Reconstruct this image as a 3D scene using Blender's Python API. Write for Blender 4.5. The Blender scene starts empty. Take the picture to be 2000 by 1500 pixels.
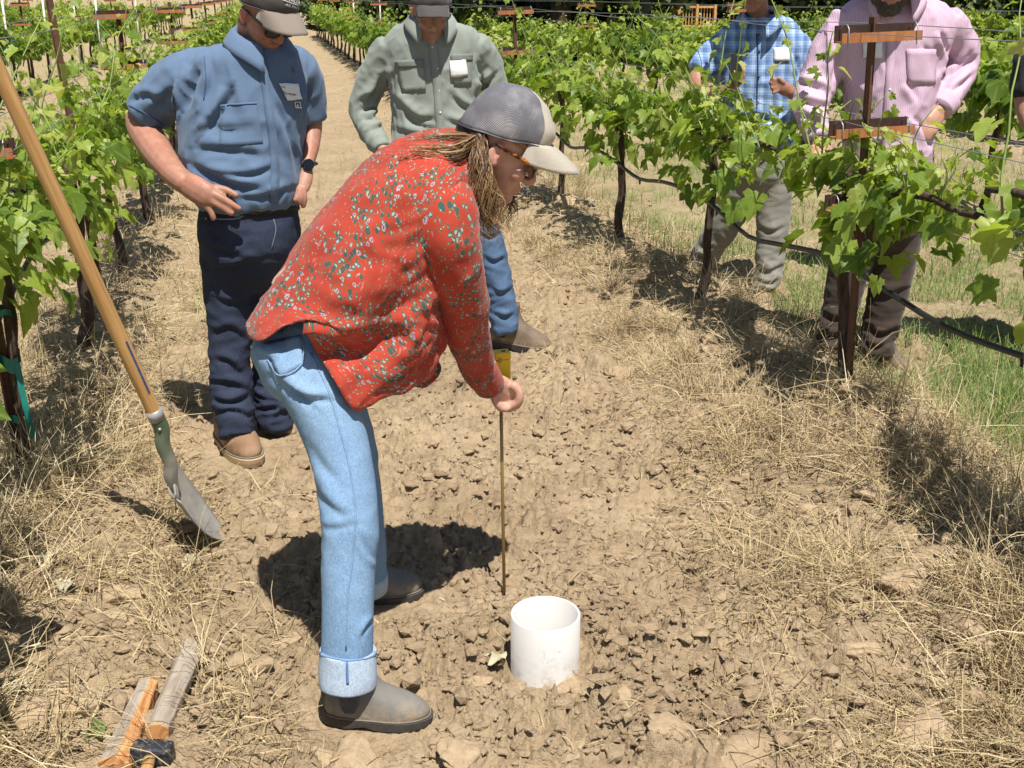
import bpy, bmesh, math, random
import numpy as np
from mathutils import Vector, Matrix, Euler, Quaternion

# ------------------------------------------------------------------ camera
H = 1.62
PITCH = math.radians(19.06)
FPX = 2200.0
scene = bpy.context.scene
cam_data = bpy.data.cameras.new('camera')
cam = bpy.data.objects.new('camera', cam_data)
scene.collection.objects.link(cam)
cam.location = (0, 0, H)
cam.rotation_euler = (math.radians(90) - PITCH, 0, 0)
cam_data.sensor_width = 36.0
cam_data.lens = 36.0 * FPX / 2000.0
cam_data.clip_start = 0.05
cam_data.clip_end = 2000
scene.camera = cam
scene.render.resolution_x, scene.render.resolution_y = 1024, 768

# ------------------------------------------------------------------ world, sun, exposure
SUN_EL = math.radians(65.5)
SUN_AZ = math.atan2(0.29, -0.957)            # direction towards the sun, measured from +Y towards +X
world = bpy.data.worlds.new('World')
scene.world = world
world.use_nodes = True
wn = world.node_tree.nodes
sky = wn.new('ShaderNodeTexSky')
sky.sky_type = 'NISHITA'
sky.sun_disc = False
sky.sun_elevation = SUN_EL
sky.sun_rotation = SUN_AZ
sky.air_density = 1.0
sky.dust_density = 0.6
bg = wn['Background']
bg.inputs['Strength'].default_value = 0.062
world.node_tree.links.new(sky.outputs[0], bg.inputs[0])

sun_data = bpy.data.lights.new('sun', 'SUN')
sun_data.energy = 5.0
sun_data.angle = math.radians(0.53)
sun_data.color = (1.0, 0.955, 0.88)
sun = bpy.data.objects.new('sun', sun_data)
scene.collection.objects.link(sun)
sdir = Vector((math.sin(SUN_AZ) * math.cos(SUN_EL), math.cos(SUN_AZ) * math.cos(SUN_EL), math.sin(SUN_EL)))
sun.rotation_euler = (-sdir).to_track_quat('-Z', 'Y').to_euler()
sun.location = sdir * 30

scene.view_settings.view_transform = 'Standard'
scene.view_settings.look = 'None'
scene.view_settings.exposure = 0.48
scene.view_settings.gamma = 1.0
scene.cycles.use_denoising = True
scene.cycles.max_bounces = 5
scene.cycles.transparent_max_bounces = 6
scene.cycles.diffuse_bounces = 2
scene.cycles.glossy_bounces = 2
scene.cycles.transmission_bounces = 3

COL = scene.collection
rng = np.random.default_rng(11)
random.seed(11)
PI = math.pi

# ------------------------------------------------------------------ measuring helpers
CT, ST = math.cos(PITCH), math.sin(PITCH)
def W(u, v, d):
    """world point on the sight line of photo pixel (u, v) at forward distance d"""
    a = (v - 750.0) / FPX
    # drop / d = (ST + a CT) / (CT - a ST)
    drop = d * (ST + a * CT) / (CT - a * ST)
    zc = d * CT + drop * ST
    return np.array(((u - 1000.0) / FPX * zc, d, H - drop))
def G(u, v, z=0.0):
    """world point where the sight line of pixel (u, v) meets height z"""
    a = (v - 750.0) / FPX
    d = (H - z) * (CT - a * ST) / (ST + a * CT)
    return W(u, v, d)
def px(d, z=1.0):
    """metres per photo pixel at forward distance d and height z"""
    return (d * CT + (H - z) * ST) / FPX
def project(x, y, z):
    zc = y * CT + (H - z) * ST
    yc = -y * ST + (H - z) * CT
    return 1000 + FPX * x / zc, 750 + FPX * yc / zc

# ------------------------------------------------------------------ noise
_prm = np.random.default_rng(5).permutation(4096)
_prm = np.concatenate([_prm, _prm, _prm, _prm])
_ga = np.random.default_rng(6).uniform(0, 2 * PI, 4096)
_g2 = np.stack([np.cos(_ga), np.sin(_ga)], 1)
_g3 = np.random.default_rng(7).normal(size=(4096, 3)); _g3 /= np.linalg.norm(_g3, axis=1)[:, None]
def perlin2(x, y):
    x = np.asarray(x, float); y = np.asarray(y, float)
    xi = np.floor(x).astype(int); yi = np.floor(y).astype(int)
    xf = x - xi; yf = y - yi
    u = xf * xf * xf * (xf * (xf * 6 - 15) + 10); v = yf * yf * yf * (yf * (yf * 6 - 15) + 10)
    def g(ix, iy, dx, dy):
        h = _prm[(_prm[ix & 4095] + iy) & 4095]
        gr = _g2[h]
        return gr[..., 0] * dx + gr[..., 1] * dy
    a = g(xi, yi, xf, yf); b = g(xi + 1, yi, xf - 1, yf)
    c = g(xi, yi + 1, xf, yf - 1); d = g(xi + 1, yi + 1, xf - 1, yf - 1)
    return ((a + (b - a) * u) + ((c + (d - c) * u) - (a + (b - a) * u)) * v) * 1.5
def perlin3(p):
    p = np.asarray(p, float)
    i = np.floor(p).astype(int); f = p - i
    w = f * f * f * (f * (f * 6 - 15) + 10)
    r = 0
    for dx in (0, 1):
        for dy in (0, 1):
            for dz in (0, 1):
                h = _prm[(_prm[(_prm[(i[:, 0] + dx) & 4095] + i[:, 1] + dy) & 4095] + i[:, 2] + dz) & 4095]
                gr = _g3[h]
                val = gr[:, 0] * (f[:, 0] - dx) + gr[:, 1] * (f[:, 1] - dy) + gr[:, 2] * (f[:, 2] - dz)
                wt = (w[:, 0] if dx else 1 - w[:, 0]) * (w[:, 1] if dy else 1 - w[:, 1]) * (w[:, 2] if dz else 1 - w[:, 2])
                r = r + val * wt
    return r * 1.5
def fbm2(x, y, o=4):
    r = 0; a = 1.0
    for k in range(o):
        r = r + a * perlin2(x * 2 ** k + 17.3 * k, y * 2 ** k - 9.1 * k); a *= 0.5
    return r
def worley2(x, y, jit=0.9):
    xi = np.floor(x).astype(int); yi = np.floor(y).astype(int)
    f1 = np.full(x.shape, 9.0); f2 = np.full(x.shape, 9.0); idv = np.zeros(x.shape)
    for dx in (-1, 0, 1):
        for dy in (-1, 0, 1):
            cx = xi + dx; cy = yi + dy
            h = _prm[(_prm[cx & 4095] + cy) & 4095]
            px_ = cx + 0.5 + jit * (((h * 7919) % 4096) / 4096.0 - 0.5)
            py_ = cy + 0.5 + jit * (((h * 104729 + 31) % 4096) / 4096.0 - 0.5)
            d = np.hypot(x - px_, y - py_)
            m = d < f1
            f2 = np.where(m, f1, np.minimum(f2, d))
            idv = np.where(m, h / 4096.0, idv)
            f1 = np.where(m, d, f1)
    return f1, f2, idv
def sstep(a, b, x):
    t = np.clip((x - a) / (b - a), 0, 1)
    return t * t * (3 - 2 * t)

# ------------------------------------------------------------------ object helpers
def make_mesh(name, verts, faces, smooth=True, uvs=None, cols=None):
    """faces: (n,3)/(n,4) int array, a list of such arrays, or a list of tuples"""
    me = bpy.data.meshes.new(name)
    verts = np.asarray(verts, dtype=np.float32)
    if isinstance(faces, np.ndarray):
        faces = [faces]
    if len(faces) and isinstance(faces[0], np.ndarray):
        nf = sum(len(f) for f in faces)
        loops = np.concatenate([f.reshape(-1) for f in faces]).astype(np.int32)
        tot = np.concatenate([np.full(len(f), f.shape[1], dtype=np.int32) for f in faces])
        me.vertices.add(len(verts)); me.vertices.foreach_set('co', verts.reshape(-1))
        me.loops.add(len(loops)); me.loops.foreach_set('vertex_index', loops)
        me.polygons.add(nf)
        st = np.concatenate([[0], np.cumsum(tot)[:-1]]).astype(np.int32)
        me.polygons.foreach_set('loop_start', st)
        me.polygons.foreach_set('loop_total', tot)
        me.update(calc_edges=True)
    else:
        me.from_pydata([tuple(map(float, v)) for v in verts], [], [tuple(map(int, f)) for f in faces])
        me.update()
    if len(me.polygons):
        me.polygons.foreach_set('use_smooth', np.full(len(me.polygons), bool(smooth)))
    if uvs is not None:
        uvl = me.uv_layers.new(name='UVMap')
        li = np.zeros(len(me.loops), dtype=np.int32); me.loops.foreach_get('vertex_index', li)
        uvl.data.foreach_set('uv', np.asarray(uvs, dtype=np.float32)[li].reshape(-1))
    if cols is not None:
        for k, c in cols.items():
            at = me.color_attributes.new(name=k, type='FLOAT_COLOR', domain='POINT')
            c = np.asarray(c, dtype=np.float32)
            if c.ndim == 1:
                c = np.stack([c, c, c, np.ones_like(c)], 1)
            at.data.foreach_set('color', c.reshape(-1))
    me.validate()
    return me
def link(name, me, mat=None, parent=None, loc=None):
    o = bpy.data.objects.new(name, me)
    COL.objects.link(o)
    if mat is not None and me is not None and not me.materials:
        if isinstance(mat, (list, tuple)):
            for m in mat: me.materials.append(m)
        else:
            me.materials.append(mat)
    if parent is not None:
        o.parent = parent
    if loc is not None:
        o.location = loc
    return o
def tag(o, label=None, cat=None, group=None, kind=None):
    if label: o['label'] = label
    if cat: o['category'] = cat
    if group: o['group'] = group
    if kind: o['kind'] = kind
    return o
def empty(name, loc=(0, 0, 0), rz=0.0):
    o = bpy.data.objects.new(name, None)
    o.empty_display_size = 0.1
    COL.objects.link(o)
    o.location = Vector([float(c) for c in loc]); o.rotation_euler = (0, 0, rz)
    return o

ORD = ['first', 'second', 'third', 'fourth', 'fifth', 'sixth', 'seventh', 'eighth', 'ninth', 'tenth', 'eleventh', 'twelfth', 'thirteenth', 'fourteenth', 'fifteenth', 'sixteenth', 'seventeenth', 'eighteenth', 'nineteenth', 'twentieth']
def ordw(i):
    if i < 20: return ORD[i]
    tens = {2: 'twenty', 3: 'thirty', 4: 'forty', 5: 'fifty'}[(i + 1) // 10]; r = (i + 1) % 10
    return tens + '-' + ORD[r - 1] if r else {3: 'thirtieth', 4: 'fortieth', 5: 'fiftieth'}[(i + 1) // 10]
# mesh pieces are (verts, faces list of tuples) collected in MB
class MB:
    def __init__(self):
        self.v = []; self.f = []; self.uv = []; self.n = 0; self.col = []
    def add(self, verts, faces, uv=None, col=None):
        verts = np.asarray(verts, float)
        self.v.append(verts)
        self.f += [tuple(i + self.n for i in f) for f in faces]
        self.uv.append(np.zeros((len(verts), 2)) if uv is None else np.asarray(uv, float))
        self.col.append(np.ones(len(verts)) * 0.5 if col is None else (np.ones(len(verts)) * col))
        self.n += len(verts)
        return self
    def mesh(self, name, smooth=True, off=None):
        v = np.concatenate(self.v)
        if off is not None: v = v - np.asarray(off)
        return make_mesh(name, v, self.f, smooth, np.concatenate(self.uv), {'tint': np.concatenate(self.col)})
    def build(self, name, mat, parent=None, smooth=True, off=None, loc=None):
        return link(name, self.mesh(name, smooth, off), mat, parent, loc)

def catmull(P, n, closed=False):
    """P (k,...) control values -> n samples per segment"""
    P = np.asarray(P, float); k = len(P)
    out = []
    segs = k if closed else k - 1
    for i in range(segs):
        if closed:
            p0, p1, p2, p3 = P[(i - 1) % k], P[i], P[(i + 1) % k], P[(i + 2) % k]
        else:
            p1, p2 = P[i], P[i + 1]
            p0 = P[i - 1] if i > 0 else 2 * p1 - p2
            p3 = P[i + 2] if i + 2 < k else 2 * p2 - p1
        for j in range(n):
            t = j / n
            out.append(0.5 * ((2 * p1) + (-p0 + p2) * t + (2 * p0 - 5 * p1 + 4 * p2 - p3) * t * t + (-p0 + 3 * p1 - 3 * p2 + p3) * t ** 3))
    if not closed:
        out.append(P[-1])
    return np.array(out)
def grid_faces(nr, nc, wrap=True, flip=False):
    f = []
    for i in range(nr - 1):
        for j in range(nc if wrap else nc - 1):
            a = i * nc + j; b = i * nc + (j + 1) % nc
            q = (a, b, b + nc, a + nc)
            f.append(q[::-1] if flip else q)
    return f
def frames(path, up=(0, 0, 1)):
    path = np.asarray(path, float)
    t = np.gradient(path, axis=0); t /= np.linalg.norm(t, axis=1)[:, None] + 1e-12
    n = np.cross(t[0], up)
    if np.linalg.norm(n) < 1e-3: n = np.cross(t[0], (1, 0, 0))
    n /= np.linalg.norm(n)
    N = []; B = []
    for k in range(len(path)):
        n = n - t[k] * np.dot(n, t[k]); n /= np.linalg.norm(n) + 1e-12
        N.append(n); B.append(np.cross(t[k], n))
    return t, np.array(N), np.array(B)
def tube(path, rad, seg=8, sub=0, caps=True, up=(0, 0, 1), flat=1.0):
    """closed tube; rad scalar or per control point; returns verts, faces, uv"""
    path = np.asarray(path, float)
    rad = np.ones(len(path)) * rad if np.isscalar(rad) else np.asarray(rad, float)
    if sub:
        both = catmull(np.concatenate([path, rad[:, None]], 1), sub)
        path, rad = both[:, :3], np.maximum(both[:, 3], 1e-4)
    t, N, B = frames(path, up)
    a = np.arange(seg) * 2 * PI / seg
    ring = np.cos(a)[None, :, None] * N[:, None, :] + flat * np.sin(a)[None, :, None] * B[:, None, :]
    v = (path[:, None, :] + ring * rad[:, None, None]).reshape(-1, 3)
    L = np.concatenate([[0], np.cumsum(np.linalg.norm(np.diff(path, axis=0), axis=1))])
    uv = np.stack([np.tile(a / (2 * PI) * 2 * PI * rad.mean(), len(path)), np.repeat(L, seg)], 1)
    f = grid_faces(len(path), seg)
    if caps:
        f.append(tuple(range(seg))[::-1]); f.append(tuple(range((len(path) - 1) * seg, len(path) * seg)))
    return v, f, uv
def box(c, s, R=None):
    c = np.asarray(c, float); s = np.asarray(s, float) / 2
    v = np.array([(x, y, z) for x in (-1, 1) for y in (-1, 1) for z in (-1, 1)]) * s
    if R is not None: v = v @ np.asarray(R).T
    return v + c, [(0, 1, 3, 2), (4, 6, 7, 5), (0, 4, 5, 1), (2, 3, 7, 6), (0, 2, 6, 4), (1, 5, 7, 3)]
def ellipsoid(c, r, R=None, nu=14, nv=9):
    v = []; 
    for i in range(nv + 1):
        th = PI * i / nv
        if i in (0, nv):
            v.append((0, 0, math.cos(th))); continue
        for j in range(nu):
            ph = 2 * PI * j / nu
            v.append((math.sin(th) * math.cos(ph), math.sin(th) * math.sin(ph), math.cos(th)))
    v = np.array(v) * np.asarray(r, float)
    if R is not None: v = v @ np.asarray(R).T
    f = []
    for j in range(nu): f.append((0, 1 + j, 1 + (j + 1) % nu))
    for i in range(nv - 2):
        for j in range(nu):
            a = 1 + i * nu + j; b = 1 + i * nu + (j + 1) % nu
            f.append((a, a + nu, b + nu, b))
    last = len(v) - 1; base = 1 + (nv - 2) * nu
    for j in range(nu): f.append((base + j, last, base + (j + 1) % nu))
    return v + np.asarray(c, float), f
def bevel_mod(o, w=0.003, seg=2):
    m = o.modifiers.new('bevel', 'BEVEL'); m.width = w; m.segments = seg; m.limit_method = 'ANGLE'
    return o

# ------------------------------------------------------------------ materials
MATS = {}
def mat(name):
    m = bpy.data.materials.new(name); m.use_nodes = True
    MATS[name] = m
    nt = m.node_tree
    b = nt.nodes['Principled BSDF']
    return m, nt, b
def nd(nt, kind, **kw):
    n = nt.nodes.new(kind)
    for k, v in kw.items():
        if k.startswith('i_'):
            key = k[2:]
            key = int(key) if key.isdigit() else key.replace('_', ' ')
            n.inputs[key].default_value = v
        else:
            setattr(n, k, v)
    return n
def ramp(nt, fac, stops, interp='LINEAR'):
    r = nt.nodes.new('ShaderNodeValToRGB')
    r.color_ramp.interpolation = interp
    while len(r.color_ramp.elements) < len(stops): r.color_ramp.elements.new(0.5)
    for e, (p, c) in zip(r.color_ramp.elements, stops):
        e.position = p; e.color = (c[0], c[1], c[2], 1) if not np.isscalar(c) else (c, c, c, 1)
    if fac is not None: nt.links.new(fac, r.inputs[0])
    return r
def mixc(nt, fac, a, b, mode='MIX'):
    m = nt.nodes.new('ShaderNodeMix'); m.data_type = 'RGBA'; m.blend_type = mode
    for sock, val in ((0, fac), (6, a), (7, b)):
        if hasattr(val, 'node'): nt.links.new(val, m.inputs[sock])
        elif val is not None:
            m.inputs[sock].default_value = val if np.isscalar(val) else (val[0], val[1], val[2], 1)
    return m.outputs[2]
def math_n(nt, op, a, b=None, c=None, clamp=False):
    m = nt.nodes.new('ShaderNodeMath'); m.operation = op; m.use_clamp = clamp
    for i, val in enumerate((a, b, c)):
        if val is None: continue
        if hasattr(val, 'node'): nt.links.new(val, m.inputs[i])
        else: m.inputs[i].default_value = val
    return m.outputs[0]
def bump(nt, bsdf, height, strength=0.3, dist=0.002, normal=None):
    b = nt.nodes.new('ShaderNodeBump'); b.inputs['Strength'].default_value = strength; b.inputs['Distance'].default_value = dist
    nt.links.new(height, b.inputs['Height'])
    if normal is not None: nt.links.new(normal, b.inputs['Normal'])
    nt.links.new(b.outputs[0], bsdf.inputs['Normal'])
    return b.outputs[0]
def coord(nt, which='Object'):
    return nt.nodes.new('ShaderNodeTexCoord').outputs[which]
def noise(nt, vec, scale, detail=4, rough=0.55, dist=0.0):
    n = nt.nodes.new('ShaderNodeTexNoise'); n.inputs['Scale'].default_value = scale; n.inputs['Detail'].default_value = detail
    n.inputs['Roughness'].default_value = rough; n.inputs['Distortion'].default_value = dist
    if vec is not None: nt.links.new(vec, n.inputs['Vector'])
    return n.outputs[0]
def mapping(nt, vec, scale=(1, 1, 1), rot=(0, 0, 0), loc=(0, 0, 0)):
    m = nt.nodes.new('ShaderNodeMapping'); m.inputs['Scale'].default_value = scale; m.inputs['Rotation'].default_value = rot
    m.inputs['Location'].default_value = loc
    nt.links.new(vec, m.inputs[0]); return m.outputs[0]
def simple(name, col, rough=0.6, metal=0.0, nscale=None, namp=0.25, bump_s=None, bump_d=0.001, spec=0.5):
    m, nt, b = mat(name)
    b.inputs['Roughness'].default_value = rough; b.inputs['Metallic'].default_value = metal
    b.inputs['Specular IOR Level'].default_value = spec
    if nscale:
        n = noise(nt, coord(nt), nscale, 5)
        r = ramp(nt, n, [(0.25, [c * (1 - namp) for c in col]), (0.75, [min(1, c * (1 + namp)) for c in col])])
        nt.links.new(r.outputs[0], b.inputs['Base Color'])
        if bump_s: bump(nt, b, noise(nt, coord(nt), nscale * 3, 4), bump_s, bump_d)
    else:
        b.inputs['Base Color'].default_value = (*col, 1)
    return m
# ================================================================== the ground
RD = np.array((-0.2095, 0.9778)); RN = np.array((0.9778, 0.2095)); RP = G(1640, 800, .08)[:2]; ROWGAP = 2.99
def row_xy(k, s):
    p = RP + RN * (k * ROWGAP) + RD * s
    return float(p[0]), float(p[1])
def row_coords(x, y):
    q = (x - RP[0]) * RN[0] + (y - RP[1]) * RN[1]
    s = (x - RP[0]) * RD[0] + (y - RP[1]) * RD[1]
    k = np.round(q / ROWGAP)
    return q, s, q - k * ROWGAP, k
# spots where something stands: the soil is trodden level there (x, y, radius, height)
_b1 = G(730, 1415); _b2 = G(770, 1172); _b3 = G(470, 895); _b4 = G(535, 842); _b5 = G(1010, 683)
PIPE = G(1066, 1352) + np.array((0, 0.084, 0)); PIPE[2] = 0
STANDS = [(_b1[0], _b1[1], 0.17, 0.0), (_b1[0] - .08, _b1[1] + .02, 0.15, 0.0), (_b2[0], _b2[1], 0.17, 0.0), (_b3[0], _b3[1], 0.2, 0.0),
          (_b4[0], _b4[1], 0.2, 0.0), (_b5[0], _b5[1], 0.2, 0.0), (_b5[0] - .1, _b5[1] + .1, 0.2, 0.0), (PIPE[0], PIPE[1], 0.16, 0.0)]
def ground_h(x, y, fine=1.0):
    q, s, r, k = row_coords(x, y)
    alley = sstep(0.35, 0.85, np.abs(r))
    tilled = np.where((q > -ROWGAP) & (q < 0), 1.0, 0.35) * alley
    n1 = fbm2(x * 1.1, y * 1.1, 3)
    berm = np.where(k == 0, .14, .105) * np.exp(-(np.where(r < 0, r / .42, r / .34)) ** 2) * (1 + 0.7 * perlin2(s * 1.7 + 40 * k, k * 3.1)) + 0.05 * np.exp(-((np.abs(r) - .72) / .12) ** 2) * np.clip(perlin2(s * 2.3 + 9 * k, q * .7) * 2, 0, 1)
    h = berm + 0.018 * n1 + 0.02 * (1 - alley) * fbm2(x * 7, y * 7, 3)
    near = sstep(16, 9, y) * fine
    wx = x + 0.012 * perlin2(x * 22, y * 22); wy = y + 0.012 * perlin2(x * 22 + 50, y * 22)
    cl = 0
    patch = np.clip(0.95 + 0.8 * fbm2(x * 1.9 + 7, y * 1.9, 2), 0.5, 1.45)
    wx = x + 0.035 * perlin2(x * 9, y * 9) + 0.016 * perlin2(x * 26, y * 26) + .008 * perlin2(x * 55, y * 55); wy = y + 0.035 * perlin2(x * 9 + 50, y * 9) + 0.016 * perlin2(x * 26 + 80, y * 26) + .008 * perlin2(x * 55 + 33, y * 55)
    for c, a in ((0.19, 0.040), (0.095, 0.014)):                # broken clods with dark gaps between
        f1, f2, idv = worley2(wx / c, wy / c)
        e = np.clip((f2 - f1) * 2.8, 0, 1) ** 0.6
        cl = cl + a * e * np.clip(idv * 1.9 - .45, .12, 1.3)
    for fq, a in ((7.0, 0.030), (15.0, 0.026), (33.0, 0.026), (72.0, 0.015)):   # crumbly creases
        cl = cl + a * np.abs(perlin2(wx * fq + fq, wy * fq - 3 * fq)) ** .8
    h = h + near * (0.35 + 0.65 * tilled) * patch * (cl - 0.030)
    h = h + near * 0.004 * fbm2(x * 60, y * 60, 2)
    for (cx, cy, cr, cz) in STANDS:
        w = np.exp(-(((x - cx) ** 2 + (y - cy) ** 2) / (cr * 0.8) ** 2) ** 2)
        h = h * (1 - w) + (np.minimum(h, 0.02) * .5 - 0.006 + cz) * w
    # the soil banked up a little in front of the plastic ring
    dp = np.hypot(x - PIPE[0], y - PIPE[1] + 0.05)
    h = h + 0.008 * np.exp(-((dp - 0.155) / 0.035) ** 2) * np.clip(-(y - PIPE[1]) * 8, 0, 1) * (0.6 + 0.5 * perlin2(x * 30, y * 30))
    return h
NC = 740
tcol = np.concatenate([[-60, -20, -8, -4, -2.4, -1.7, -1.4], np.linspace(-1.2, 1.2, NC), [1.4, 1.7, 2.4, 4, 8, 20, 60]])
yr = [1.55]
while yr[-1] < 9: yr.append(yr[-1] + 0.0047 * (yr[-1] / 1.9) ** 1.25)
while yr[-1] < 130: yr.append(yr[-1] * 1.035)
yr = np.concatenate([[-80, -25, -8, -2, 0, 0.8, 1.3], yr, [200, 400, 900]])
wY = np.maximum(yr, 1.55) * 0.50 + 0.32
GX = tcol[None, :] * wY[:, None]; GY = np.repeat(yr[:, None], len(tcol), 1)
inner = ((np.abs(tcol)[None, :] <= 1.21) & (yr[:, None] > 1.4)).astype(float)
GZ = ground_h(GX.ravel(), GY.ravel(), inner.ravel()).reshape(GX.shape)
_ii = np.arange(GX.size).reshape(GX.shape)
_q = np.stack([_ii[:-1, :-1], _ii[:-1, 1:], _ii[1:, 1:], _ii[1:, :-1]], -1).reshape(-1, 4)
q_, s_, r_, k_ = row_coords(GX, GY)
strawm = np.exp(-(r_ / 0.62) ** 2) * 0.85 + np.where((q_ > -ROWGAP) & (q_ < 0), 0.15, 0.62) * (1 - np.exp(-(r_ / 0.6) ** 2)) + 0.3 * fbm2(GX * 1.3, GY * 1.3, 3)
strawm = np.clip(strawm + 0.5 * sstep(6, 12, GY), 0, 1)
greenm = np.clip(np.where(q_ > 0.25, 1.0, np.where(q_ < -ROWGAP - .3, 0.35, 0.06)) * (0.5 + 0.9 * fbm2(GX * .9 + 4, GY * .9, 3)), 0, 1) * sstep(0.2, .7, np.abs(r_))
gm = make_mesh('ground', np.stack([GX, GY, GZ], -1).reshape(-1, 3), _q, True, None,
               {'cover': np.stack([strawm.ravel(), greenm.ravel(), np.zeros(GX.size), np.ones(GX.size)], 1)})
m, nt, b = mat('soil')
co = coord(nt)
at = nd(nt, 'ShaderNodeVertexColor', layer_name='cover')
sep = nd(nt, 'ShaderNodeSeparateColor'); nt.links.new(at.outputs[0], sep.inputs[0])
n1 = noise(nt, co, 1.7, 6, 0.68); n2 = noise(nt, co, 28, 6, 0.65); n3 = noise(nt, co, 160, 4, 0.7)
soilc = ramp(nt, n1, [(0.3, (0.325, 0.237, 0.15)), (0.5, (0.43, 0.32, 0.207)), (0.72, (0.53, 0.405, 0.27))]).outputs[0]
fine = ramp(nt, n2, [(0.28, (0.62, 0.60, 0.58)), (0.5, (0.95, 0.95, 0.94)), (0.75, (1.12, 1.12, 1.1))]).outputs[0]
soilc = mixc(nt, 1.0, soilc, fine, 'MULTIPLY')
ns = noise(nt, mapping(nt, co, (90, 14, 30), (0, 0, 0.5)), 1.0, 4, 0.6)
strawc = ramp(nt, ns, [(0.3, (0.20, 0.145, 0.085)), (0.5, (0.39, 0.30, 0.175)), (0.7, (0.53, 0.43, 0.26))]).outputs[0]
thr = math_n(nt, 'MULTIPLY', math_n(nt, 'MULTIPLY_ADD', n2, 1.1, -0.15), sep.outputs[0], clamp=True)
c1 = mixc(nt, thr, soilc, strawc)
greenc = ramp(nt, n3, [(0.3, (0.07, 0.11, 0.03)), (0.7, (0.19, 0.26, 0.075))]).outputs[0]
gth = math_n(nt, 'MULTIPLY', math_n(nt, 'MULTIPLY_ADD', noise(nt, co, 6, 5), 3.0, -1.0, True), sep.outputs[1], clamp=True)
c2 = mixc(nt, math_n(nt, 'MULTIPLY', gth, 0.75), c1, greenc)
nt.links.new(c2, b.inputs['Base Color']); b.inputs['Roughness'].default_value = 0.95; b.inputs['Specular IOR Level'].default_value = 0.1
hh = math_n(nt, 'ADD', math_n(nt, 'MULTIPLY', noise(nt, co, 75, 5, 0.7), 1.0), math_n(nt, 'MULTIPLY', noise(nt, co, 260, 3, 0.6), 0.35))
bump(nt, b, hh, 0.9, 0.014)
M_soil = m
ground = tag(link('ground', gm, m), kind='structure')
def gz(x, y):
    return ground_h(np.atleast_1d(np.asarray(x, float)), np.atleast_1d(np.asarray(y, float)))

# ------------------------------------------------------------------ soil clods
def clod_mesh(name, seed, lv=4):
    bm = bmesh.new(); bmesh.ops.create_icosphere(bm, subdivisions=lv, radius=1.0)
    v = np.array([p.co[:] for p in bm.verts])
    n = v.copy()
    f1 = perlin3(v * 1.3 + seed * 7.7); f2 = perlin3(v * 3.1 + seed * 3.3); f3 = perlin3(v * 7 + seed)
    v = v * (1 + 0.38 * f1 + 0.24 * np.abs(f2) + 0.12 * np.abs(f3) + .06 * perlin3(v * 15 + seed))[:, None]
    # broken flat facets
    rs = np.random.default_rng(seed)
    for _ in range(5):
        d = rs.normal(size=3); d /= np.linalg.norm(d); lim = rs.uniform(0.55, 0.8)
        t = v @ d; v = v - np.outer(np.maximum(t - lim, 0) * 0.85, d)
    v[:, 2] *= 0.66
    for p, c in zip(bm.verts, v): p.co = c
    me = bpy.data.meshes.new(name); bm.to_mesh(me); bm.free()
    me.polygons.foreach_set('use_smooth', np.ones(len(me.polygons), dtype=bool))
    return me, v
m, nt, b = mat('clod_soil')
co = coord(nt); geo = nd(nt, 'ShaderNodeNewGeometry')
n1 = noise(nt, geo.outputs['Position'], 3.0, 4); n2 = noise(nt, geo.outputs['Position'], 60, 6, 0.7)
c = mixc(nt, 1.0, ramp(nt, n1, [(0.3, (0.365, 0.27, 0.172)), (0.7, (0.465, 0.352, 0.23))]).outputs[0], ramp(nt, n2, [(0.25, (0.68, 0.67, 0.65)), (0.7, (1.1, 1.1, 1.09))]).outputs[0], 'MULTIPLY')
nt.links.new(c, b.inputs['Base Color']); b.inputs['Roughness'].default_value = 0.95; b.inputs['Specular IOR Level'].default_value = 0.1
bump(nt, b, noise(nt, geo.outputs['Position'], 110, 5, 0.7), 0.7, 0.006)
CLODM = [clod_mesh('soil_clod', 20 + i) for i in range(6)]
for me, _ in CLODM: me.materials.append(m)
def frustum_xy(n, dmin, dmax, umin=-80, umax=2080, power=1.0, r=rng):
    """points spread over the visible ground, denser near the camera"""
    t = r.random(n) ** power
    d = 1 / (1 / dmin + t * (1 / dmax - 1 / dmin))
    u = r.uniform(umin, umax, n)
    zc = d * CT + H * ST
    return (u - 1000) / FPX * zc, d
_place = [(1215, 740, .105), (1215, 745, .06), (235, 1215, .12), (225, 1180, .09), (300, 1215, .05), (1365, 1297, .035), (1795, 1418, .11), (1640, 1450, .08), (1890, 1275, .10),
          (1770, 1170, .11), (135, 1420, .10), (60, 1455, .09), (480, 1330, .085), (1560, 1330, .06), (1450, 1480, .10), (330, 1090, .07), (1310, 1455, .07),
          (1690, 1290, .07), (700, 1490, .09), (620, 1480, .06), (1210, 1390, .07), (1130, 1460, .06), (560, 1250, .05), (410, 1290, .05), (900, 1480, .07), (1410, 1190, .04),
          (1580, 1010, .06), (1710, 1000, .09), (1880, 870, .08), (1660, 880, .10), (1820, 830, .09), (1590, 740, .09), (1490, 730, .10), (1170, 560, .11), (1105, 440, .12), (190, 690, .07), (540, 1060, .05), (930, 1340, .04), (1190, 1180, .035), (1900, 1390, .08)]
CL = []
for i, (u, v, r) in enumerate(_place):
    p = G(u, v, 0.01); z = float(gz(p[0], p[1])[0])
    r = r * .82; o = link('soil_clod', CLODM[i % 6][0], None); o.location = (p[0], p[1], z - r * 0.02)
    o.rotation_euler = (rng.uniform(-.25, .25), rng.uniform(-.25, .25), rng.uniform(0, 6.28)); o.scale = (r, r * rng.uniform(.6, .85), r * rng.uniform(.45, .7))
    CL.append((u, v, r, o))
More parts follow.
